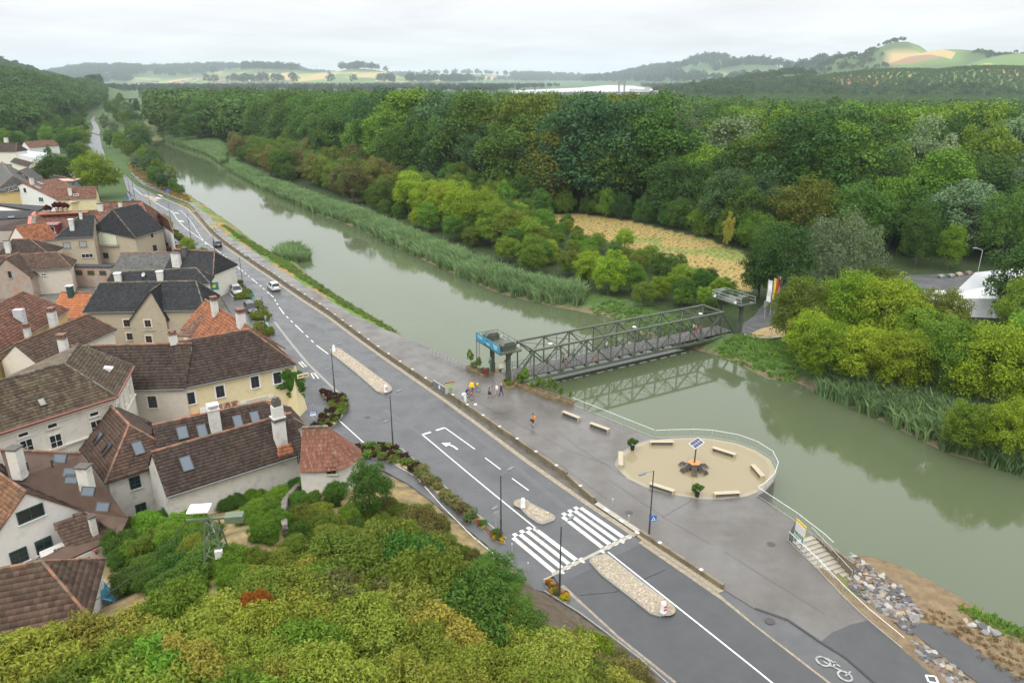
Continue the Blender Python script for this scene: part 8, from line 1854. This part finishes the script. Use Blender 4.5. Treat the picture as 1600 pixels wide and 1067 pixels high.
# the rest of the scrub between the reeds and the wood
scrub_poly = np.concatenate([np.array([[*G(u, v).xy] for u, v in ((350,232),(400,268),(470,293),(560,325),(640,352),(720,385),(800,420),(870,440),(930,458),(1000,485),(1060,500),(1120,505),(1150,480))]), FRONT[2:12][::-1]])
SP = np.concatenate([np.array([(x, y) for x in np.arange(-200+(j % 2)*4, 80, 8.0)]) for j, y in enumerate(np.arange(110, 470, 7.0))]); SP = SP+np.random.default_rng(77).normal(size=SP.shape)*1.8
fp3 = np.array([[*G(u, v).xy] for u, v in FIELD]); SP = SP[inpoly(SP, scrub_poly) & ~inpoly(SP, fp3) & (polydist(SP, fp3) > 2) & (polydist(SP, RIVER) > 8)]
for x, y in SP:
    far = y > 240; tn = prng.choice(['light', 'mid', 'yellow', 'olive', 'light', 'mid'] if not far else ['light', 'mid', 'olive', 'mid', 'brownish'])
    h = (prng.uniform(3.0, 5.4) if pix(x, y, 0)[0] > 850 else prng.uniform(4.5, 8.5)) if not far else prng.uniform(7, 13)
    tree('fine' if y < 200 else 'broad', x, y, h, 1.05, tn, {'light': 'fresh green', 'mid': 'mid green', 'yellow': 'yellow green', 'olive': 'olive green', 'brownish': 'brownish'}[tn]+' scrub bush '+where(pix(x, y, 3)[0]).replace('behind', 'in front of').replace('above', 'among')+(', nearer the water' if polydist(np.array([[x, y]]), RIVER)[0] < 18 else ', nearer the wood'), 'scrub between reeds and wood', name='scrub_bush', cat='bush', rng=prng)
# trees round the far end of the town
for k in range(90):
    u, v = prng.uniform(-20, 150), prng.uniform(176, 238); p = G(u, v, 0)
    if polydist(np.array([[p.x, p.y]]), LEFTBANK, False)[0] < 34 or u > 131: continue
    tn = prng.choice(['dark', 'mid', 'mid', 'light']); tree('broad', p.x, p.y, prng.uniform(9, 15), 1.1, tn, {'dark': 'dark', 'mid': 'mid', 'light': 'light'}[tn]+' green tree in the belt between the far houses and the hillside', 'tree belt below the hillside', name='hillfoot_tree', rng=prng)
for k in range(95):
    v = prng.uniform(165, 298); t = (v-165)/133; u = 172+t*92+prng.uniform(-14, 14)+(8 if v < 230 else 0); p = G(u, v, 0)
    if inpoly(np.array([[p.x, p.y]]), RIVER)[0] or polydist(np.array([[p.x, p.y]]), RIVER)[0] < 2.5: continue
    tn = prng.choice(['silver', 'mid', 'light', 'olive', 'blue', 'mid']); tree('broad', p.x, p.y, prng.uniform(5, 8) if v > 240 else prng.uniform(8, 15), 1.1, tn, {'silver': 'silvery', 'mid': 'green', 'light': 'light green', 'olive': 'olive', 'blue': 'bluish green'}[tn]+' tree of the thicket lining the river side of the valley road', 'thicket lining the valley road', name='thicket_tree', rng=prng)
# named trees of the right bank
NAMED = [('oak',1218,480,15,.8,'dark','dark green tree beside the flag poles, alone on the meadow edge'),('willow',1305,470,19,.62,'silver','big silvery willow behind the yellow green trees'),
         ('fine',1245,545,12,.75,'olive','olive tree leaning over the bank next to the far bridge tower'),('fine',1262,580,9,.9,'yellow','yellow green bush low on the bank by the round wall'),('fine',1320,560,14,.8,'yellow','tall yellow green tree on the bank, left of the row'),
         ('fine',1290,600,10,.9,'yellow','yellow green bush overhanging the brown water'),('fine',1375,575,14,.85,'yellow','yellow green tree in the middle of the right bank row'),('fine',1340,610,9,1.0,'yellow','yellow green bush at the water edge'),('fine',1430,600,11,.95,'light','fresh green tree before the white tent'),
         ('fine',1400,630,10,.9,'yellow','low yellow green bush above the reeds on the right bank'),('fine',1480,640,12,.9,'light','fresh green tree above the reeds on the right bank'),('fine',1455,560,11,1,'olive','olive tree in front of the tent ridge'),
         ('fine',1540,660,13,.9,'yellow','bright yellow green tree near the right picture edge'),('fine',1595,650,14,.9,'light','green tree cut by the right picture edge, above the bend'),('fine',1525,590,7,1,'yellow','yellow green tree in front of the tent'),
         ('fine',1590,570,14,.8,'light','green tree right of the tent at the picture edge'),('oak',1590,512,15,.9,'dark','dark tree standing against the white tent'),('fine',1510,700,7,.9,'light','small bush behind the reeds at the right edge'),('fine',1575,715,8,.9,'yellow','yellow green bush lowest at the right edge'),
         ('fine',1415,500,7,.9,'light','light tree between willow and tent'),('fine',1370,490,9,.9,'olive','olive bush between willow and car park'),('broad',1430,415,14,.7,'mid','upright pointed tree before the dark wood edge'),('broad',1480,420,10,.7,'yellow','small yellow tree at the car park edge'),('oak',1560,415,17,.7,'mid','tall tree at the car park behind the tent'),
         ('broad',1135,388,9,.4,'autumn','ivy hung yellowish dead trunk at the meadow end'),('willow',1005,268,30,.5,'silver','silvery tree standing out in the middle of the wood'),('broad',640,330,10,.8,'olive','olive bush at the bend of the bank row'),
         ('fine',1185,465,10,.9,'dark','dark tree left of the flag poles')]
for k, u, v, h, w, tn, lb in NAMED:
    p = G(u, v-(14 if v > 555 else 0), 0); tree(k, p.x, p.y, h*(.92 if v > 555 else 1), w*1.05, tn, lb, name='bank_tree', rng=prng)
# left bank trees and road-side trees
for i, (u, v, h, w, tn) in enumerate([(165,205,14,.8,'silver'),(180,215,13,.8,'silver'),(172,232,11,.9,'mid'),(190,238,12,.9,'light'),(205,250,10,.9,'olive'),(220,248,12,.8,'mid'),(215,268,8,1,'silver'),(232,272,9,1,'blue'),(245,280,8,1,'mid'),(258,290,7,1,'blue'),(272,300,5,1.1,'mid'),(283,304,4,1.2,'mid'),
            (185,195,16,.8,'mid'),(205,205,15,.8,'mid'),(218,225,13,.8,'light'),(200,185,18,.8,'mid'),(170,180,18,.8,'mid'),(228,250,8,.9,'light'),(190,172,22,.7,'mid'),(215,178,18,.7,'dark')]):
    p = G(u, v, 0); tree('broad', p.x, p.y, h, w*.95, tn, ['green', 'grey green', 'dull green'][i % 3]+' tree of the thicket between the valley road and the river', 'thicket between road and river', name='thicket_tree', rng=prng)
for u, v, h, w, tn, k, lb in [(154,309,16,1.1,'yellow','fine','large yellow green maple at the road among the far houses'),(92,298,14,1.15,'dark','fine','dark round tree behind the grey dormer house'),(120,262,11,.8,'mid','broad','middle green tree left of the big maple'),(130,250,10,.8,'olive','broad','olive tree in front of the valley road'),(78,252,8,.7,'blue','broad','bluish conifer by the far brown roofed hall'),
        (232,355,6.5,.85,'yellow','fine','small yellow green tree at the parking place, farther one'),(258,369,6,.85,'light','fine','small green tree at the parking place, nearer one'),(212,342,6,.6,'mid','fine','slim dark tree at the corner by the far crossing'),(218,345,5,.7,'light','fine','small tree beside the slim dark tree'),(296,402,5,.9,'yellow','fine','yellow green bush tree above the black slate roof'),(320,412,4,.7,'light','fine','thin light green sapling beside the kerb'),
        (30,240,12,.8,'dark','broad','dark tree behind the far left roofs'),(100,225,13,.9,'mid','broad','green tree above the far hall'),(60,212,12,.9,'mid','broad','green tree left of the far hall'),(20,215,12,.9,'light','broad','light green tree at the foot of the hillside')]:
    p = G(u, v, 0); tree(k, p.x, p.y, h, w, tn, lb, name='town_tree', rng=prng)
# ---- reeds: blade clumps, uncountable
REED = leafmat('reed_leaf', .6)
def reed_clump(name, seed, n=130, R=1.1, h=2.3):
    r_ = np.random.default_rng(seed); a = r_.random(n)*6.283; rr = R*np.sqrt(r_.random(n)); b = np.stack([np.cos(a)*rr, np.sin(a)*rr, np.full(n, -.3)], 1)
    hh = h*(.65+.5*r_.random(n)); ln = r_.normal(size=(n, 2))*.32*hh[:, None]; w = .04+.05*r_.random(n); t = r_.random(n)*6.283
    wx = np.stack([np.cos(t)*w, np.sin(t)*w, np.zeros(n)], 1); mid = b+np.c_[ln*.3, hh*.62]; tip = b+np.c_[ln, hh]
    V = np.stack([b-wx, b+wx, mid+wx*1.3, mid-wx*1.3, tip+wx*.2, tip-wx*.2], 1).reshape(-1, 3); i = np.arange(n)*6
    Q = np.concatenate([np.stack([i, i+1, i+2, i+3], 1), np.stack([i+3, i+2, i+4, i+5], 1)]); return npmesh(name, V, Q, [REED])
def bandpoints(px_lo, px_hi, spacing, seed, z=WATER_Z):
    return zone_points(list(px_lo)+list(reversed(px_hi)), spacing, z, seed)
REEDZ = [([(358,266),(415,297),(500,336),(560,355),(620,386),(700,422),(780,457),(860,476),(910,482)], [(366,262),(424,291),(506,325),(570,345),(630,374),(706,408),(786,442),(856,462),(912,470)]),
         ([(262,222),(330,244),(350,258)], [(262,206),(330,212),(352,240)]),
         ([(440,408),(460,410),(480,408)], [(432,398),(455,388),(478,398)]),
         ([(1285,616),(1400,664),(1480,704),(1562,728)], [(1290,600),(1420,628),(1500,655),(1570,690)]),
         ([(1560,728),(1650,755)], [(1560,690),(1650,700)])]
rc = [reed_clump('reed_blades', s) for s in range(3)]
rsrc = []
for i, (u, v) in enumerate(((620,380),(700,415),(780,450))):
    p = G(u, v, WATER_Z); o = obj('reed_tuft', rc[i], label='tuft of blue green reed at the water edge, '+['upstream', 'middle', 'nearest the bridge'][i], cat='reeds', group='reed tufts at the water edge'); o.location = (p.x, p.y, WATER_Z); o.color = (.20, .30, .125, 1); rsrc.append(o)
for i, (lo, hi) in enumerate(REEDZ):
    P = bandpoints(lo, hi, 1.1 if i in (2, 3, 4) else 1.3, 50+i); z = np.maximum(terr(P[:, 0], P[:, 1]), WATER_Z-.2)
    scatter_gn('reed_bed', np.c_[P, z], .8+.5*np.random.default_rng(i).random(len(P)), rsrc, (.20, .30, .125), ['long belt of blue green reeds along the far bank', 'reed flat at the far river bend', 'small round reed island by the near bank', 'reeds along the right bank under the yellow trees', 'reeds cut by the right picture edge'][i], 'reeds')
# ---- bank grass tufts
gsrc = []
def grass_tuft(name, seed): return reed_clump(name, seed, 45, .55, .55)
for i in range(2):
    p = G(500+40*i, 455+25*i, -.5); o = obj('grass_tuft', grass_tuft('grass_blades', 70+i), label='green grass tuft on the bank below the promenade', cat='grass', group='grass tufts below the promenade'); o.location = (p.x, p.y, tz(p.x, p.y)); o.color = (.12, .20, .04, 1); gsrc.append(o)
def grass(px, sp_, col, lb, seed, sc=1.0, z=-1):
    P = zone_points(px, sp_, z, seed); P = P[~inpoly(P, RIVER)]
    scatter_gn('grass', np.c_[P, terr(P[:, 0], P[:, 1])], sc*(.6+.7*np.random.default_rng(seed).random(len(P))), gsrc, col, lb, 'grass')
grass([(345,352),(400,380),(484,430),(600,503),(625,515),(600,513),(549,489),(498,458),(470,441),(422,410),(372,377)], .8, (.16, .235, .055), 'green and straw coloured grass strip between promenade and river', 61)
grass([(1110,545),(1160,560),(1245,598),(1250,560),(1200,535),(1160,528)], .9, (.16, .28, .05), 'green bank grass below the far bridge tower', 62)
grass([(905,482),(960,495),(1010,515),(1060,530),(1100,530),(1060,500),(990,485),(950,475)], .9, (.16, .27, .07), 'low green cover between the reeds and the bridge', 63)
grass([(1560,975),(1640,1005),(1640,985),(1560,955),(1500,935),(1500,945)], .7, (.17, .28, .05), 'green grass fringe at the lower right waterline', 64)
grass([(858,346),(905,337),(960,340),(1030,356),(1100,372),(1165,392),(1172,455),(1125,445),(1060,415),(980,385),(900,362)], 1.7, (.33, .265, .095), 'dry straw coloured grass of the meadow beyond the river', 65, .55, z=0)
grass([(1425,945),(1470,945),(1540,970),(1640,1025),(1640,1070),(1590,1058),(1480,983)], .75, (.27, .20, .10), 'dry brown grass on the low bank beside the lower path', 68, .55)
grass([(240,215),(330,244),(360,262),(350,215),(300,200),(250,203)], 2.2, (.12, .20, .06), 'green marsh growth at the far river bend', 66, 2.2)
grass([(197,255),(215,276),(255,297),(300,317),(290,303),(250,282),(215,262)], 1.2, (.30, .22, .07), 'dry grass verge beside the valley road', 67, 1.3, z=0)
# ---- foreground slope: shrubs seen from above
DEF = {'ivy_hedge': 'bright green ivy clump on the garden wall', 'hill_shrub': 'fresh leafed shrub of the bottom thicket'}
fr = random.Random(11)
def fg_region(n, poly, tints_, hs, seed, kind='near', name='hill_shrub', labels=None, group='shrubs on the slope below the viewpoint', sp_=28, w=1.0):
    r_ = random.Random(seed); us = [p[0] for p in poly]; vs = [p[1] for p in poly]; got = []; tries = 0; pp = np.array(poly, float)
    while len(got) < n and tries < n*60:
        tries += 1; u, v = r_.uniform(min(us), max(us)), r_.uniform(min(vs), max(vs))
        if not inpoly(np.array([[u, v]]), pp)[0] or any((u-a)**2+(v-b)**2 < sp_**2 for a, b in got): continue
        h = r_.uniform(*hs); q = ground_hit(u, v, h*.55)
        if q is None: continue
        got.append((u, v)); tn = r_.choice(tints_)
        sfx = '' if name not in ('hill_shrub', 'slope_tree') else ', '+['below the corner roof', 'left of the red shrub', 'below the mast', 'in mid slope', 'left of the lamps', 'near the pavement'][int(np.searchsorted([170, 330, 480, 640, 760], u))]+(' lowest' if v > 1015 else '')
        tree(kind, q.x, q.y, h, w*r_.uniform(.85, 1.15), tn, (labels or {}).get(tn, DEF.get(name, 'leafy shrub on the slope below the viewpoint'))+sfx, group, z=tz(q.x, q.y)-.1, name=name, cat='shrub', rng=r_)
FL = {'light': 'light green shrub of the bottom thicket', 'autumn': 'yellowing shrub of the bottom thicket', 'olive': 'olive shrub of the bottom thicket', 'mid': 'deep green shrub of the bottom thicket', 'yellow': 'yellow green shrub of the bottom thicket', 'brownish': 'brownish shrub of the bottom thicket'}
fg_region(80, [(-60,1040),(60,1025),(150,1010),(250,960),(330,945),(420,940),(500,930),(600,930),(700,940),(790,985),(850,1020),(930,1055),(960,1110),(-60,1150)], [(.25, .29, .04), (.27, .285, .045), 'olive', (.21, .26, .035), 'light', 'autumn', (.22, .27, .035)], (1.8, 3.6), 1, labels=FL, sp_=44)
fg_region(26, [(400,930),(470,900),(560,875),(630,858),(670,878),(715,915),(760,970),(700,970),(560,950),(420,950)], ['olive', 'brownish', 'autumn', 'olive'], (2.2, 3.8), 2, labels={'olive': 'olive brown tree of the mid slope above the road', 'brownish': 'brownish tree of the mid slope above the road', 'autumn': 'yellowing tree of the mid slope above the road'}, group='trees of the mid slope', name='slope_tree', sp_=40)
fg_region(9, [(735,890),(775,900),(805,945),(822,985),(790,1000),(750,950)], ['blue', 'mid', 'mid'], (2.8, 4.0), 3, kind='fine', labels={'mid': 'fresh green small tree beside the pavement edge', 'blue': 'bluish green small tree beside the pavement edge'}, group='small trees beside the pavement', name='slope_tree', sp_=26)
fg_region(10, [(850,1000),(900,1000),(960,1040),(1000,1075),(930,1075)], ['autumn', 'brownish', 'yellow'], (1.6, 2.6), 4, labels={'autumn': 'yellowing low shrub beside the mulch bank', 'brownish': 'rust coloured low shrub beside the mulch bank', 'yellow': 'yellow green low shrub beside the mulch bank'}, group='low shrubs beside the mulch bank', sp_=26)
fg_region(22, [(190,820),(240,800),(300,790),(330,830),(330,880),(270,915),(200,920),(185,870)], ['mid', 'light', 'mid', 'olive'], (1.3, 2.2), 5, labels={'mid': 'deep green garden shrub between the white house and the pylon', 'light': 'fresh green garden shrub between the white house and the pylon', 'olive': 'olive garden shrub between the white house and the pylon'}, group='garden shrubs by the pylon', name='garden_shrub', sp_=24)
fg_region(18, [(330,770),(380,740),(440,725),(500,730),(500,760),(440,770),(350,790)], ['mid', 'light'], (1.2, 1.8), 6, labels={'mid': 'deep green garden bush under the long brown roof', 'light': 'fresh green garden bush under the long brown roof'}, group='garden bushes under the long roof', name='garden_shrub', sp_=20)
fg_region(20, [(465,800),(540,792),(620,785),(660,798),(705,832),(640,852),(520,852)], ['olive', 'light', 'mid', 'olive'], (1.2, 1.8), 12, labels={'olive': 'olive shrub around the foot of the round tower', 'light': 'light shrub around the foot of the round tower', 'mid': 'deep green shrub around the foot of the round tower'}, group='shrubs around the tower foot', name='garden_shrub', sp_=22)
fg_region(8, [(590,858),(660,860),(715,905),(735,950),(640,930)], ['olive', 'brownish', 'autumn', 'mid'], (3.6, 4.8), 14, labels={'olive': 'taller olive tree of the upper slope', 'brownish': 'taller brownish tree of the upper slope', 'autumn': 'taller yellowing tree of the upper slope', 'mid': 'taller deep green tree of the upper slope'}, group='taller trees of the upper slope', name='slope_tree', sp_=36, w=.8)
fg_region(16, [(590,785),(680,812),(740,856),(795,905),(765,915),(690,875),(620,830)], ['olive', 'light', 'brownish'], (.9, 1.5), 13, labels={'olive': 'low olive shrub beside the side path', 'light': 'low light green shrub beside the side path', 'brownish': 'low brownish shrub beside the side path'}, group='low shrubs beside the side path', name='garden_shrub', sp_=17)
fg_region(6, [(378,800),(420,785),(448,800),(445,830),(400,835)], ['light'], (1.1, 1.5), 7, labels={'light': 'round clipped bush on the dry garden ground'}, group='round bushes on the dry garden', name='garden_shrub', sp_=18)
fg_region(16, [(350,870),(440,850),(520,810),(560,830),(480,870),(380,905),(300,920)], ['light', 'olive', 'autumn'], (1.0, 1.7), 8, labels={'light': 'fresh green shrub along the garden path', 'olive': 'olive shrub along the garden path', 'autumn': 'yellowing shrub along the garden path'}, group='shrubs along the garden path', name='garden_shrub', sp_=26)
fg_region(10, [(455,800),(480,760),(520,740),(527,775),(490,815),(465,835)], [(.075, .15, .02)], (1.0, 1.5), 9, labels={}, group='ivy hedge on the garden wall', name='ivy_hedge', sp_=13)
q = ground_hit(578, 768, 2.5); tree('fine', q.x, q.y, 5.4, .85, 'mid', 'fresh green tree in front of the round tower', z=tz(q.x, q.y), name='garden_tree')
q = ground_hit(655, 815, 2); tree('near', q.x, q.y, 3.0, .85, 'brownish', 'brown tinged tree hanging over the path', z=tz(q.x, q.y), name='slope_tree', cat='tree')
q = ground_hit(398, 948, 2.2); tree('near', q.x, q.y, 2.1, .6, (.50, .15, .025), 'orange red shrub glowing in the foreground thicket', z=tz(q.x, q.y)+.9, name='hill_shrub', cat='shrub')

iv = thing('ivy', 'green ivy climbing the street corner of the yellow inn', 'ivy', INN.frame_at('wnear', 455, 600)[0])
for i, (u, v, sc) in enumerate(((446,588,1.0),(456,592,1.2),(462,600,1.3),(466,610,1.2),(460,616,1.0),(452,602,1.0),(440,606,.8),(468,622,.9),(458,606,1.2),(464,590,1.0))):
    q, n, x, y = INN.frame_at('wnear', u, v); o = obj('leaf_clump', PROTO_BED[i % 3], iv); o.location = q+n*.2-ZV*.25*sc; o.scale = (.13*sc, .06*sc, .13*sc); o.rotation_euler = (0, 0, math.atan2(x.y, x.x)); o.color = (.07, .17, .02, 1)
# ================================================================== haze
m = MB(); m.prism([(-9000, -200), (9000, -200), (9000, 14800), (-9000, 14800)], -6, 330, bottom=True)
hz_ = bpy.data.materials.new('haze_air'); hz_.use_nodes = True; t = hz_.node_tree; t.nodes.clear()
pv = nn(t, 'ShaderNodeVolumePrincipled'); pv.inputs['Color'].default_value = (.80, .90, 1, 1); pv.inputs['Density'].default_value = 7.0e-5; pv.inputs['Anisotropy'].default_value = 0.0
om = nn(t, 'ShaderNodeOutputMaterial'); lk(t, pv.outputs[0], om.inputs['Volume'])
hz = m.build('haze', hz_, kind='stuff'); hz['label'] = 'thin grey rain haze lying over the valley'; hz['category'] = 'haze'
